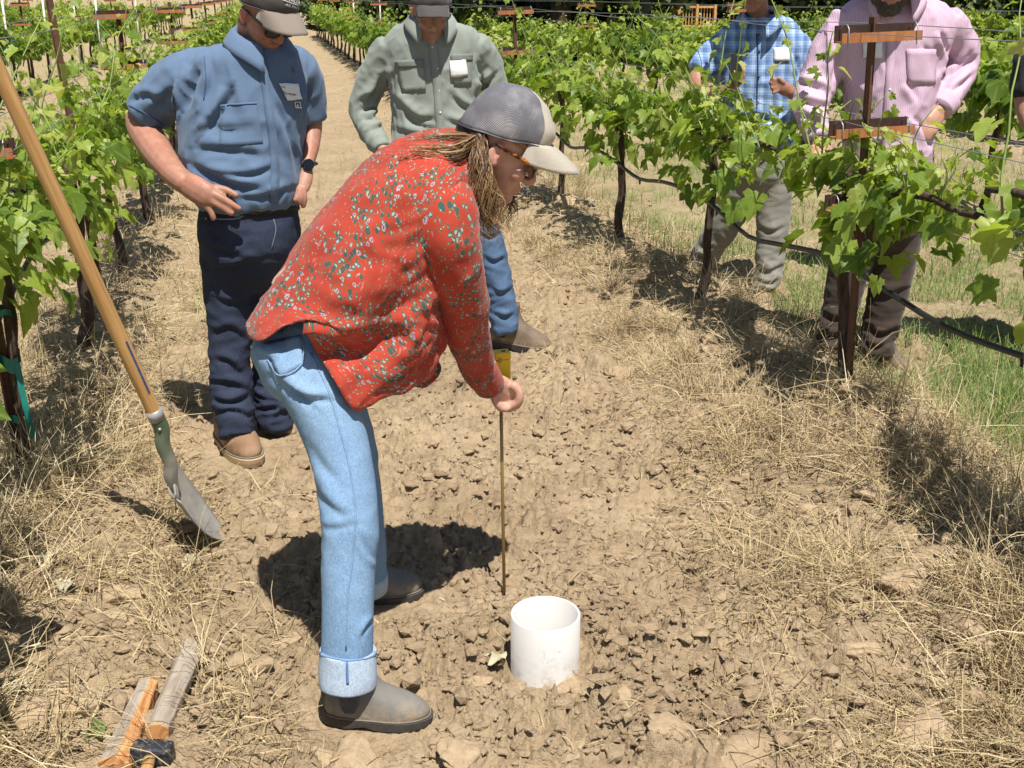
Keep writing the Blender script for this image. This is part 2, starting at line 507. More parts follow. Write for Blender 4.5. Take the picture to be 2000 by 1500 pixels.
_lm = [((1066, 1280), 'the white ring'), ((730, 1400), 'the near grey boot'), ((300, 1400), 'the wooden stakes'), ((400, 1020), 'the shovel blade'), ((985, 1160), 'the foot of the probe'), ((1640, 790), 'the trunk under the rusty post'), ((1370, 600), 'the vine in front of the plaid shirt'), ((1180, 600), 'the straw berm past the brown boot'), ((1800, 1000), 'the shaded straw right of the ring'), ((1850, 1350), 'the corner of the picture'), ((1500, 1400), 'the foreground soil right of the ring'), ((80, 1430), 'the shaded corner left of the stakes'), ((190, 690), 'the left vine trunks'), ((770, 1170), 'the far grey boot')]
_by = {}
for u, v, r, o in CL:
    k_ = min(_lm, key=lambda q: (q[0][0] - u) ** 2 + (q[0][1] - v) ** 2)[1]; _by.setdefault(k_, []).append((r, o))
for k_, L_ in _by.items():
    L_.sort(key=lambda q: -q[0])
    for i, (r, o) in enumerate(L_):
        tag(o, ('only dry soil lump near ' if len(L_) == 1 else 'largest dry soil lump near ' if i == 0 else 'smallest dry soil lump near ' if i == len(L_) - 1 else ordw(i) + ' largest dry soil lump near ') + k_, 'soil clod', 'large loose soil clods')
# loose crumbs, one mesh
bm0 = clod_mesh('crumb', 79, 0); cv = bm0[1]; cf = np.array([list(p.vertices) for p in bm0[0].polygons]); bpy.data.meshes.remove(bm0[0])
n = 42000
x, y = frustum_xy(n, 2.1, 9.0)
q, s, r, k = row_coords(x, y)
keep = rng.random(n) < np.where((q > -ROWGAP) & (q < 0), 1.0, .35) * np.clip(.5 + fbm2(x * 2, y * 2, 2), .15, 1); x, y = x[keep], y[keep]; n = len(x)
for (cx, cy, cr, cz) in STANDS:
    kk = np.hypot(x - cx, y - cy) > cr * .9; x, y = x[kk], y[kk]
n = len(x)
sz = np.exp(rng.normal(math.log(0.0052), .70, n)).clip(.002, .030)
ang = rng.uniform(0, 2 * PI, n)
ca, sa = np.cos(ang), np.sin(ang)
loc = cv[None] * sz[:, None, None] * np.stack([rng.uniform(.8, 1.4, n), rng.uniform(.65, 1.1, n), rng.uniform(.7, 1.15, n)], 1)[:, None, :] * rng.uniform(.72, 1.28, (n, len(cv), 1))
V = np.stack([loc[..., 0] * ca[:, None] - loc[..., 1] * sa[:, None] + x[:, None], loc[..., 0] * sa[:, None] + loc[..., 1] * ca[:, None] + y[:, None], loc[..., 2] + (gz(x, y) + sz * .25)[:, None]], -1)
F = (cf[None] + (np.arange(n) * len(cv))[:, None, None]).reshape(-1, cf.shape[1])
o = link('soil_crumbs', make_mesh('soil_crumbs', V.reshape(-1, 3), F, False), M_soil); tag(o, 'small loose crumbs of tan soil scattered over the alley', 'soil', kind='stuff')

# ------------------------------------------------------------------ straw and grass blades
def blades(name, x, y, z, length, width, lean, head, bend, tint, nseg=3, material=None, curl=0.25):
    """ribbons starting at (x,y,z) with heading, lean from vertical and progressive bend"""
    n = len(x)
    P = np.zeros((n, nseg + 1, 3)); P[:, 0] = np.stack([x, y, z], 1)
    th = lean.copy(); hd = head.copy()
    for j in range(nseg):
        dx = np.sin(th) * np.cos(hd); dy = np.sin(th) * np.sin(hd); dz = np.cos(th)
        P[:, j + 1] = P[:, j] + np.stack([dx, dy, dz], 1) * (length / nseg)[:, None]
        th = th + bend / nseg; hd = hd + rng.normal(0, curl, n)
    side = np.stack([-np.sin(head), np.cos(head), rng.normal(0, .5, n)], 1)
    side /= np.linalg.norm(side, axis=1)[:, None]
    wprof = np.linspace(1, .35, nseg + 1)
    A = P - side[:, None, :] * (width[:, None] * wprof[None] * .5)[..., None]
    B = P + side[:, None, :] * (width[:, None] * wprof[None] * .5)[..., None]
    V = np.stack([A, B], 2).reshape(n, -1, 3)
    nv = 2 * (nseg + 1)
    f = np.array([[2 * j, 2 * j + 1, 2 * j + 3, 2 * j + 2] for j in range(nseg)])
    F = (f[None] + (np.arange(n) * nv)[:, None, None]).reshape(-1, 4)
    me = make_mesh(name, V.reshape(-1, 3), F, True, None, {'tint': np.repeat(tint, nv)})
    return link(name, me, material)
def blade_mat(name, stops, trans=0.3):
    m, nt, b = mat(name)
    a = nd(nt, 'ShaderNodeVertexColor', layer_name='tint')
    r = ramp(nt, a.outputs[0], stops)
    nt.links.new(r.outputs[0], b.inputs['Base Color']); b.inputs['Roughness'].default_value = 0.6; b.inputs['Specular IOR Level'].default_value = 0.25
    t = nd(nt, 'ShaderNodeBsdfTranslucent'); nt.links.new(r.outputs[0], t.inputs[0])
    mx = nd(nt, 'ShaderNodeMixShader', i_0=trans); nt.links.new(b.outputs[0], mx.inputs[1]); nt.links.new(t.outputs[0], mx.inputs[2])
    nt.links.new(mx.outputs[0], nt.nodes['Material Output'].inputs[0])
    return m
M_straw = blade_mat('dry_straw', [(0, (0.17, 0.12, 0.065)), (0.35, (0.40, 0.30, 0.165)), (0.75, (0.60, 0.485, 0.28)), (1, (0.72, 0.62, 0.42))], .2)
M_grass = blade_mat('green_grass', [(0, (0.06, 0.12, 0.025)), (0.5, (0.16, 0.27, 0.06)), (0.85, (0.30, 0.38, 0.12)), (1, (0.50, 0.45, 0.20))], .35)
def straw_density(x, y):
    q, s, r, k = row_coords(x, y)
    mid = (q > -ROWGAP) & (q < 0)
    row = np.exp(-((np.abs(r) - .18) / 0.42) ** 2)
    d = row * np.where(k == 0, 1.05, .72) + np.where(mid, 0.06, 0.5) * np.clip(.25 + 1.6 * fbm2(x * 1.6 + 3, y * 1.6, 3), 0, 1.2) + np.where(mid & (r < 0) & (k == 0), .35 * np.exp(-((r + .75) / .3) ** 2), 0)
    d = d * np.clip(.62 + 1.9 * fbm2(x * 2.2, y * 2.2 + 9, 3), .06, 1.35)
    return np.clip(d + np.where(mid, .42, 0.1) * sstep(5, 8.5, y), 0, 1)
def near_stand(x, y, f=.75):
    bad = np.zeros(len(x), bool)
    for (cx, cy, cr, cz) in STANDS: bad |= np.hypot(x - cx, y - cy) < cr * f
    for (u, v, rr) in ((230, 1480, .07), (260, 1410, .06), (290, 1350, .06), (310, 1430, .06), (345, 1345, .06), (375, 1265, .06), (300, 1490, .10)):
        g_ = G(u, v, .04); bad |= np.hypot(x - g_[0], y - g_[1]) < rr + .03
    return bad
x, y = frustum_xy(150000, 2.0, 26.0, -150, 2150, 1.0)
k = (rng.random(len(x)) < straw_density(x, y)) & ~near_stand(x, y); x, y = x[k], y[k]; n = len(x)
q, s, r, kk = row_coords(x, y)
up = np.exp(-(r / .55) ** 2)
L = np.exp(rng.normal(math.log(.105), .5, n)).clip(.03, .34) * (.55 + .65 * up)
far = np.clip(y / 5, 1, 4)
o = blades('dry_straw', x, y, gz(x, y) + rng.random(n) * (.012 + .05 * up), L, rng.uniform(.0018, .0042, n) * far ** .8, np.where(rng.random(n) < .30 * up + .05, rng.uniform(.15, 1.1, n), rng.uniform(1.2, 1.62, n)),
           rng.uniform(0, 2 * PI, n), rng.normal(.25, .5, n), np.clip(rng.beta(1.7, 1.7, n) * (.8 + .3 * up), 0, 1), 3, M_straw)
tag(o, 'dry straw and mown grass litter strewn along the vine rows', 'straw', kind='stuff')
# denser tufts hanging over the berm edge
tc = []
for kk_ in (-1, 0):
    for s in np.arange(-3.2, 9, .21):
        for _ in range(3):
            if rng.random() < (.85 if kk_ == 0 else .5): tc.append((*row_xy(kk_, s + rng.normal(0, .1)), 0.0, rng.choice([-1, 1]) * rng.uniform(.12, .62)))
tc = np.array(tc); tx = tc[:, 0] + RN[0] * tc[:, 3]; ty = tc[:, 1] + RN[1] * tc[:, 3]
ok = (ty > 1.9); tx, ty, side_ = tx[ok], ty[ok], tc[ok, 3]
nb = 46; x = np.repeat(tx, nb) + rng.normal(0, .035, len(tx) * nb); y = np.repeat(ty, nb) + rng.normal(0, .035, len(tx) * nb); n = len(x)
hd0 = np.repeat(rng.uniform(0, 2 * PI, len(tx)), nb) + rng.normal(0, .7, n)
o = blades('dry_grass_tufts', x, y, gz(x, y), rng.uniform(.08, .27, n), rng.uniform(.0018, .0038, n), rng.uniform(.2, 1.35, n), hd0, rng.uniform(.2, 1.4, n), np.clip(rng.beta(1.7, 1.5, n), 0, 1), 4, M_straw)
tag(o, 'bleached dry grass tufts slumped along the vine row berms', 'dry grass', kind='stuff')
# green growth right of the vines and a little beside the left row
x, y = frustum_xy(170000, 2.6, 30.0, -150, 2250, .9)
q, s, r, kk = row_coords(x, y)
dens = np.where(q > .2, 1.3, np.where(q < -ROWGAP - .3, .45, np.where((q < -ROWGAP + .75) & (y > 5), .10, .0))) * np.clip(.48 + 2.0 * fbm2(x * 1.3 + 4, y * 1.3, 3), 0, 1) * sstep(.15, .55, np.abs(r))
k = (rng.random(len(x)) < dens); x, y = x[k], y[k]; n = len(x)
far = np.clip(y / 6, 1, 4)
o = blades('green_grass', x, y, gz(x, y) - .005, rng.uniform(.03, .16, n), rng.uniform(.0025, .0055, n) * far ** .7, rng.uniform(.05, .7, n), rng.uniform(0, 2 * PI, n), rng.uniform(.1, 1.3, n), np.clip(rng.beta(2.2, 1.5, n), 0, 1), 3, M_grass)
tag(o, 'green grass and weeds growing between the vine rows', 'grass', kind='stuff')
# ================================================================== vines
def leaf_outline(n, teeth, seed):
    rs = np.random.default_rng(seed)
    th = np.linspace(-PI * .5 + .16, PI * 1.5 - .16, n)         # starts and ends at the petiole notch
    lobes = [(PI / 2, 1.0, .50), (PI / 2 - 1.02, .88, .46), (PI / 2 + 1.02, .88, .46), (PI / 2 - 2.05, .74, .58), (PI / 2 + 2.05, .74, .58)]
    r = np.full(n, .52)
    for a, l, w in lobes:
        r = np.maximum(r, l * (.45 + .55 * np.exp(-((th - a) / w) ** 2)) * rs.uniform(.93, 1.07))
    r = r * (1 + teeth * np.where(np.arange(n) % 2, 1, -1))
    return np.stack([r * np.cos(th), r * np.sin(th)], 1)
def leaf_arrays(n, teeth, seed):
    rs = np.random.default_rng(seed)
    o = leaf_outline(n, teeth, seed)
    rad = np.hypot(o[:, 0], o[:, 1])
    fold = rs.uniform(.05, .6); droop = rs.uniform(.05, .75); tw = rs.uniform(-.5, .5)
    z = fold * np.abs(o[:, 0]) - droop * rad ** 2 * (.55 + .45 * np.sin(np.arctan2(o[:, 1], o[:, 0]) * 5 + rs.uniform(0, 6)) * .6) + tw * o[:, 0] * o[:, 1]
    v = np.concatenate([[[0, 0, 0.05]], np.stack([o[:, 0], o[:, 1], z], 1)]) * .5      # about one unit across
    v[:, 1] += .20
    f = np.array([(0, i, i + 1) for i in range(1, n)])
    return v, f
def leaf_material():
    m, nt, b = mat('grape_leaf')
    a = nd(nt, 'ShaderNodeVertexColor', layer_name='tint')
    oi = nd(nt, 'ShaderNodeObjectInfo')
    sepc = nd(nt, 'ShaderNodeSeparateColor'); nt.links.new(a.outputs[0], sepc.inputs[0])
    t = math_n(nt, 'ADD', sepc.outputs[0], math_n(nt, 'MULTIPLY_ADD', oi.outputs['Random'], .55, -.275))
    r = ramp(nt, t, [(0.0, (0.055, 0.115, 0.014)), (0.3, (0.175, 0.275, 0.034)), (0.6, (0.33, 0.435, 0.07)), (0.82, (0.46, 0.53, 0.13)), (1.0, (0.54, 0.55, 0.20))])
    uv = nd(nt, 'ShaderNodeUVMap')
    sx = nd(nt, 'ShaderNodeSeparateXYZ'); nt.links.new(uv.outputs[0], sx.inputs[0])
    ang = math_n(nt, 'ARCTAN2', sx.outputs[0], sx.outputs[1])            # 0 along the midrib
    aa = math_n(nt, 'ABSOLUTE', ang)
    vr = ramp(nt, math_n(nt, 'DIVIDE', aa, PI), [(0, 1), (.025, 0), (.28, 0), (.325, 1), (.37, 0), (.6, 0), (.65, 1), (.70, 0)])
    veined = mixc(nt, math_n(nt, 'MULTIPLY', vr.outputs[0], .55), r.outputs[0], (0.33, 0.43, 0.15))
    n = noise(nt, uv.outputs[0], 9, 3)
    colr = mixc(nt, .35, veined, ramp(nt, n, [(.3, .55), (.7, 1.0)]).outputs[0], 'MULTIPLY')
    nt.links.new(colr, b.inputs['Base Color']); b.inputs['Roughness'].default_value = 0.42; b.inputs['Specular IOR Level'].default_value = 0.45
    bump(nt, b, n, .35, .004)
    tr = nd(nt, 'ShaderNodeBsdfTranslucent')
    nt.links.new(mixc(nt, 1.0, colr, (1.25, 1.3, .55), 'MULTIPLY'), tr.inputs[0])
    mx = nd(nt, 'ShaderNodeMixShader', i_0=.48); nt.links.new(b.outputs[0], mx.inputs[1]); nt.links.new(tr.outputs[0], mx.inputs[2])
    nt.links.new(mx.outputs[0], nt.nodes['Material Output'].inputs[0])
    return m
M_leaf = leaf_material()
LEAF_HI = []
for i in range(8):
    for tnt in (.42, .62, .86):
        v, f = leaf_arrays(27, .07, 100 + i)
        me = make_mesh('leaf', v, f, True, (v[:, :2] - np.array((0, .02))), {'tint': np.full(len(v), tnt)}); me.materials.append(M_leaf)
        LEAF_HI.append(me)
LEAF_LO = [leaf_arrays(12, .0, 200 + i) for i in range(5)]
LEAF_XLO = [leaf_arrays(7, .0, 300 + i) for i in range(4)]
m, nt, b = mat('vine_bark')
co = coord(nt)
nb_ = noise(nt, mapping(nt, co, (60, 60, 9)), 1.0, 5, .65)
nt.links.new(ramp(nt, nb_, [(.3, (.018, .012, .009)), (.55, (.075, .048, .034)), (.8, (.19, .13, .095))]).outputs[0], b.inputs['Base Color'])
b.inputs['Roughness'].default_value = .95; bump(nt, b, nb_, 1.0, .012); M_bark = m
M_shoot = simple('green_shoot', (.22, .30, .07), .5, 0, 12, .35)

ROWV = np.array((RD[0], RD[1], 0)); ROWN = np.array((RN[0], RN[1], 0)); UPV = np.array((0, 0, 1.0))
def vine_shape(seed, nshoot=17, leaves_per=13, tall=1.0, low=1.0, wide=.66, up_=.15):
    """local shape: shoots (paths, radii) and leaves (pos, rotation 3x3, size, tint)"""
    rs = np.random.default_rng(seed)
    shoots = []; P = []; Rm = []; S = []; T = []
    for i in range(nshoot):
        a = (i + .5) / nshoot * 2 - 1; a = wide * np.sign(a) * abs(a) ** 1.15 + rs.normal(0, .04)
        L = rs.uniform(.16, .40) * tall
        if rs.random() < up_: L = rs.uniform(.48, .78) * tall
        sd = rs.choice((-1, 1)); lean = rs.uniform(.05, .55) * sd; al = rs.normal(0, .25); droop = rs.uniform(.0, .35)
        st = ROWV * a + UPV * (.83 + rs.normal(0, .02)) + ROWN * rs.normal(0, .03)
        tt = np.linspace(0, 1, 7)
        pts = np.array([st + UPV * (L * (t - droop * t * t)) + ROWN * (L * lean * (t + .7 * droop * t * t)) + ROWV * (L * al * t) + np.array((rs.normal(), rs.normal(), 0)) * .008 for t in tt])
        shoots.append((pts, np.linspace(.0048, .0016, 7)))
        for j in range(leaves_per):
            t = (j + .6) / leaves_per
            c = pts[0] + (pts[-1] - pts[0]) * 0
            k = t * 6; i0 = int(k); i0 = min(i0, 5); c = pts[i0] + (pts[i0 + 1] - pts[i0]) * (k - i0)
            size = (.155 - .105 * t ** 1.3) * rs.uniform(.5, 1.2) * (1.0 if L > .3 else .9)
            out = (ROWN * rs.normal(.6 * (1 if j % 2 else -1), .5) + ROWV * rs.normal(0, .55)); out /= np.linalg.norm(out) + 1e-9
            pos = c + out * size * rs.uniform(.25, .75) + UPV * rs.uniform(-.03, .02)
            nrm = UPV * rs.uniform(.25, 1.0) + out * rs.uniform(.1, .9) + rs.normal(size=3) * .28
            nrm /= np.linalg.norm(nrm)
            yv = out - UPV * rs.uniform(.2, 1.2) + rs.normal(size=3) * .2; yv -= nrm * (yv @ nrm); yv /= np.linalg.norm(yv)
            xv = np.cross(yv, nrm)
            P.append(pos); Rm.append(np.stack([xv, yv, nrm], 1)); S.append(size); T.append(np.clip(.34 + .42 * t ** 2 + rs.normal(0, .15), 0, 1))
    nl = int(64 * low)
    for j in range(nl):                                           # older leaves hanging round the cordon
        a = rs.normal(0, .3 * wide / .66); out = ROWN * rs.choice((-1, 1)) + ROWV * rs.normal(0, .5); out /= np.linalg.norm(out)
        pos = ROWV * a + UPV * rs.uniform(.62, .98) + out * rs.uniform(.03, .24)
        nrm = out * rs.uniform(.4, 1) + UPV * rs.uniform(.1, .8) + rs.normal(size=3) * .25; nrm /= np.linalg.norm(nrm)
        yv = -UPV * rs.uniform(.5, 1) + out * .5 + rs.normal(size=3) * .25; yv -= nrm * (yv @ nrm); yv /= np.linalg.norm(yv)
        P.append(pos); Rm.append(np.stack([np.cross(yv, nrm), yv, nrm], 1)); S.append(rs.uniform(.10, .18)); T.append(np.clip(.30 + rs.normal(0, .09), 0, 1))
    return shoots, np.array(P), np.array(Rm), np.array(S), np.array(T)
def merge_leaves(P, Rm, S, T, lods, seed=0):
    rs = np.random.default_rng(seed); idx = rs.integers(0, len(lods), len(P))
    VV = []; FF = []; TT = []; UU = []; n0 = 0
    for li, (v, f) in enumerate(lods):
        m_ = idx == li
        if not m_.any(): continue
        k = int(m_.sum())
        vv = np.einsum('nij,kj->nki', Rm[m_], v) * S[m_][:, None, None] + P[m_][:, None, :]
        VV.append(vv.reshape(-1, 3)); FF.append((f[None] + (np.arange(k) * len(v))[:, None, None] + n0).reshape(-1, 3)); n0 += k * len(v)
        TT.append(np.repeat(T[m_], len(v))); UU.append(np.tile(v[:, :2] - np.array((0, .02)), (k, 1)))
    return np.concatenate(VV), np.concatenate(FF), np.concatenate(TT), np.concatenate(UU)
def trunk_mesh(seed, seg=10):
    rs = np.random.default_rng(seed)
    zz = np.array([-.06, .06, .2, .36, .52, .68, .80, .88]); off = np.cumsum(rs.normal(0, .016, (8, 2)), 0) * np.array(1.0); off -= off[0]
    pts = np.stack([off[:, 0], off[:, 1], zz], 1)
    pts[-1] = (0, 0, .88); pts[-2, :2] *= .5
    rad = np.array([.036, .030, .024, .022, .022, .024, .029, .026]) * rs.uniform(.85, 1.1)
    v, f, uv = tube(pts, rad, seg, 4)
    n = perlin3(v * np.array((38, 38, 11)) + seed); v = v.copy(); c = np.repeat(v.reshape(-1, seg, 3).mean(1), seg, 0)
    v = c + (v - c) * (1 + .38 * n)[:, None]
    mb = MB().add(v, f, uv)
    for sgn in (-1, 1):
        tt = np.linspace(0, 1, 6)
        pp = np.array([UPV * (.83 + .06 * min(1, 3 * t) + rs.normal(0, .006)) + ROWV * sgn * .74 * t + ROWN * rs.normal(0, .008) for t in tt])
        v, f, uv = tube(pp, np.linspace(.021, .010, 6), 8, 3)
        n = perlin3(v * 30 + seed + 3); c = np.repeat(v.reshape(-1, 8, 3).mean(1), 8, 0); v = c + (v - c) * (1 + .35 * n)[:, None]
        mb.add(v, f, uv)
    return mb.mesh('trunk')
TRUNKS = [trunk_mesh(i) for i in range(6)]
for t in TRUNKS: t.materials.append(M_bark)

spots = []
for k in range(-16, 17):
    s0 = {0: 0.0, -1: -.05}.get(k, float(np.random.default_rng(k + 50).uniform(-.7, .7)))
    for i in range(-4, 44):
        x, y = row_xy(k, s0 + 1.48 * i)
        if y < 1.3 or y > (62 if k < 0 else 46 if k == 0 else 36 if k == 1 else 25): continue
        u, v = project(x, y, .9)
        wpx = 1.0 / px(y, 1) * .85
        if u < -wpx or u > 2000 + wpx or v < -75: continue
        spots.append((y, x, y, k, i))
spots.sort()
near_words = {}
nn = {0: 0, -1: 0}
NEAR = []
far_rest = []
LOD = []
for i in range(7):
    sh, P, Rm, S, T = vine_shape(900 + i, 23, 13, .95, 1.3, .76)
    v, f, t, uv = merge_leaves(P, Rm, S * 1.22, T, LEAF_LO, i)
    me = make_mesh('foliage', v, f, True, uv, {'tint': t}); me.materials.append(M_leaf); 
    sb = MB()
    for pts, rad in sh[::2]: sb.add(*tube(pts, rad, 4))
    sm = sb.mesh('shoots'); sm.materials.append(M_shoot)
    LOD.append((me, sm))
ordinal = ['nearest', 'second nearest', 'third nearest', 'fourth nearest', 'fifth nearest', 'sixth nearest', 'seventh nearest']
cnt = 0; rowcnt = {}
for (dist, x, y, k, i) in spots:
    z0 = float(gz(x, y)[0])
    if k in (0, -1) and nn[k] < 6:
        j = nn[k]; nn[k] += 1
        rt = empty('grapevine', (x, y, z0 - .05))
        sidew = 'right' if k == 0 else 'left'
        extra = {(0, 0): 'cut off by the picture edge', (0, 1): 'behind the rusty trellis post', (0, 2): 'in front of the plaid shirt', (0, 3): 'beside the cap brim',
                 (-1, 0): 'cut off by the lower picture edge', (-1, 1): 'with teal tape round its trunk', (-1, 2): 'behind the shovel handle'}.get((k, j), 'further down the row')
        tag(rt, '%s leafy grapevine of the row on the %s, %s' % (ordinal[j], sidew, extra), 'grapevine', 'grapevines')
        link('trunk', TRUNKS[(j + 3 * (k + 1)) % 6], None, rt)
        sh, P, Rm, S, T = vine_shape(10 + j * 7 + (k + 1) * 100, 18 if k == 0 else 19, 12, 1.15 if k == 0 else 1.1, 1.15, .63 if k == 0 else .72, .27 if k == 0 else .2)
        if k == 0 and j == 1:
            # nothing extra: the shoots round the post are added with the trellis
            pass
        for pts, rad in sh:
            v, f, uv = tube(pts, rad, 6, 2); link('shoot', make_mesh('shoot', v, f), M_shoot, rt)
        rs = np.random.default_rng(j + 5)
        for p, Rr, sz, tt in zip(P, Rm, S, T):
            lv = 0 if tt < .45 else (1 if tt < .68 else 2)
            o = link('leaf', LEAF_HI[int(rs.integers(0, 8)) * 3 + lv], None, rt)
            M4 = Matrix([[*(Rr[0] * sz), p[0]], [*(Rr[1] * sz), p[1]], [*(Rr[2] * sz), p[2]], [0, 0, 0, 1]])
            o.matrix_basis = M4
        NEAR.append((k, i, x, y, rt))
    elif cnt < 276:
        cnt += 1
        rt = empty('grapevine', (x, y, z0 - .04)); rs = random.Random(cnt)
        sc = rs.uniform(.88, 1.1); rt.scale = (1, 1, sc)
        if rs.random() < .5: rt.rotation_euler = (0, 0, PI)
        ri = rowcnt.get(k, 0); rowcnt[k] = ri + 1
        if k in (0, -1): lab = '%s leafy grapevine counted down the row on the %s of the alley' % (ordw(ri + 6), 'right' if k == 0 else 'left')
        else: lab = '%s visible grapevine of the %s row %s the alley' % (ordw(ri), ordw(k if k > 0 else -k - 1), 'right of' if k > 0 else 'left of')
        grp = {True: 'grapevines further down the alley'}.get(k in (0, -1), 'grapevines in the right background rows' if k > 0 else 'grapevines in the left background rows')
        tag(rt, lab, 'grapevine', grp + (' right' if k == 0 else ' left' if k == -1 else ''))
        fm, sm = LOD[cnt % 7]
        link('trunk', TRUNKS[cnt % 6], None, rt); link('foliage', fm, None, rt)['kind'] = 'stuff'; link('shoots', sm, None, rt)['kind'] = 'stuff'
    else:
        far_rest.append((x, y, z0))
if far_rest:
    VV = []; FF = []; TT = []; UU = []; n0 = 0; TR = MB()
    sh, P, Rm, S, T = vine_shape(1300, 12, 6, 1.0, .6)
    bases = [merge_leaves(P, Rm, S * 1.7, T, LEAF_XLO, 5 + q) for q in range(2)]
    for j, (x, y, z0) in enumerate(far_rest):
        v, f, t, uv = bases[j % 2]; a = 1 if j % 4 < 2 else -1
        vv = v * np.array((a, a, .9 + .2 * ((j * 37) % 10) / 10)) + np.array((x, y, z0))
        VV.append(vv); FF.append(f + n0); n0 += len(v); TT.append(t); UU.append(uv)
        TR.add(*tube([(x, y, z0 - .05), (x + .01, y, z0 + .85)], .028, 5))
    o = link('distant_grapevines', make_mesh('distant_grapevines', np.concatenate(VV), np.concatenate(FF), True, np.concatenate(UU), {'tint': np.concatenate(TT)}), M_leaf)
    tag(o, 'far rows of grapevines merging into one green band', 'grapevines', kind='stuff')
    o2 = TR.build('trunk', M_bark, o); o2['kind'] = 'stuff'

# ------------------------------------------------------------------ trellis posts, wires, hose
m, nt, b = mat('rusty_steel')
co = coord(nt)
n1 = noise(nt, co, 18, 6, .65); n2 = noise(nt, co, 90, 4, .6)
nt.links.new(mixc(nt, .5, ramp(nt, n1, [(.3, (.055, .026, .016)), (.55, (.13, .06, .034)), (.75, (.22, .105, .055))]).outputs[0], ramp(nt, n2, [(.3, (.08, .04, .026)), (.7, (.17, .08, .045))]).outputs[0]), b.inputs['Base Color'])
b.inputs['Roughness'].default_value = .85; b.inputs['Metallic'].default_value = .15; bump(nt, b, n2, .4, .002); M_rust = m
m, nt, b = mat('rusty_cross_arm')
co = coord(nt); n1 = noise(nt, mapping(nt, co, (30, 30, 12)), 1.0, 6, .65)
nt.links.new(ramp(nt, n1, [(.3, (.24, .085, .03)), (.55, (.42, .165, .058)), (.8, (.52, .24, .10))]).outputs[0], b.inputs['Base Color'])
b.inputs['Roughness'].default_value = .8; b.inputs['Metallic'].default_value = .1; bump(nt, b, noise(nt, co, 120, 4), .3, .0015); M_arm = m
m, nt, b = mat('galvanised_wire'); b.inputs['Base Color'].default_value = (.42, .43, .44, 1); b.inputs['Metallic'].default_value = .7; b.inputs['Roughness'].default_value = .45; M_wire = m
M_white = simple('white_paint', (.78, .78, .76), .55, 0, 20, .08)
Rrow = np.stack([ROWN, ROWV, UPV], 1)
def post_meshes(top):
    mb = MB()
    # steel angle post: two flanges, slightly perforated edge suggested by notches
    for c, s in (((.0, .012, top / 2 - .15), (.030, .005, top + .3)), ((-.0125, -.008, top / 2 - .15), (.005, .030, top + .3))):
        mb.add(*box(np.array(c) @ Rrow.T, s, Rrow))
    pm = mb.mesh('post', False); pm.materials.append(M_rust)
    return pm
POST = post_meshes(1.55); STAKE = post_meshes(2.0)
def arm_mesh():
    L, h, d, t = .300, .032, .055, .004
    mb = MB()
    for c, s in (((0, -d / 2, 0), (L, t, h)), ((0, 0, -h / 2 + t / 2), (L, d - t - .001, t))):
        mb.add(*box(np.array(c) @ Rrow.T, s, Rrow))
    # wire clips near both ends
    am = mb.mesh('cross_arm', False); am.materials.append(M_arm)
    cb = MB()
    for sx in (-1, 1):
        cb.add(*tube([np.array(p) @ Rrow.T for p in ((sx * .128, -d / 2 - .004, -.03), (sx * .128, -d / 2 - .005, .03), (sx * .128, 0, .045), (sx * .132, d / 2 + .004, .02))], .0022, 5, 2))
    cm = cb.mesh('wire_clip'); cm.materials.append(M_wire)
    bk = MB().add(*box(np.array((0, d / 2, .012)) @ Rrow.T, (L, t, .058), Rrow)).mesh('arm_back', False); bk.materials.append(M_rustshade)
    return am, cm, bk
M_rustshade = simple('shade_tinted_rust', (.045, .022, .015), .9, .1, 30, .4)  # rust darkened to paint in the shade inside the open cross arms
ARM, CLIP, ABACK = arm_mesh()
def trellis_post(x, y, label, group=None, arms=(1.485, 1.165, .905), lean=(0, 0), off=-.03):
    z0 = float(gz(x, y)[0])
    rt = empty('trellis_post', (x, y, 0)); rt.rotation_euler = (lean[0], lean[1], 0)
    tag(rt, label, 'trellis post', group)
    link('post', POST, None, rt)
    for az in arms:
        c = np.array((0, off, az)) @ Rrow.T
        a = link('cross_arm', ARM, None, rt, Vector(c)); 
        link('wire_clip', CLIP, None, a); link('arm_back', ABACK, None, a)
    return rt
def row_at_d(k, d):
    s = (d - RP[1] - RN[1] * k * ROWGAP) / RD[1]
    return row_xy(k, s)
_pn = 0; _pc = {}
pl = {(0, 4.08): 'rusty steel trellis post with three cross arms in front of the pink shirt', (0, 9.83): 'rusty trellis post with cross arms standing right of the green shirted man',
      (-1, 3.45): 'rusty trellis post whose cross arms reach in at the left picture edge', (-1, 7.86): 'rusty trellis post with two orange cross arms behind the blue shirt sleeve'}
for k in range(-8, 9):
    d0, st = {0: (4.08, 5.75), -1: (3.45, 4.41)}.get(k, (5.0 + (k * 1.7) % 6, 6.1))
    d = d0
    while d < (46 if k <= 0 else 24):
        x, y = row_at_d(k, d); u, v = project(x, y, 1.3)
        if -100 < u < 2100 and v > -60:
            key = (k, round(d, 2))
            lab = pl.get(key)
            if lab is None:
                sd = 'row of the blue shirted man' if k == -1 else 'row of the pink shirted man' if k == 0 else 'right background rows' if k > 0 else 'left background rows'
                lab = 'rusty trellis post with orange cross arms in the ' + sd
            if key not in pl: _pn = _pc.get(sd, 0); _pc[sd] = _pn + 1; lab = '%s rusty trellis post with orange arms counted down the %s' % (ordw(_pn), sd)
            trellis_post(x, y, lab, None if key in pl else 'trellis posts in the ' + sd, (1.485, 1.165, .905) if key in pl else (1.46, 1.15), (0, -.033) if key in pl else (random.uniform(-.015, .015), -.02 + random.uniform(-.02, .02)))
        d += st
x, y = row_at_d(-1, 5.55)
o = link('steel_stake', STAKE, None, None, (x, y, 0)); o.rotation_euler = (0, -.055, 0)
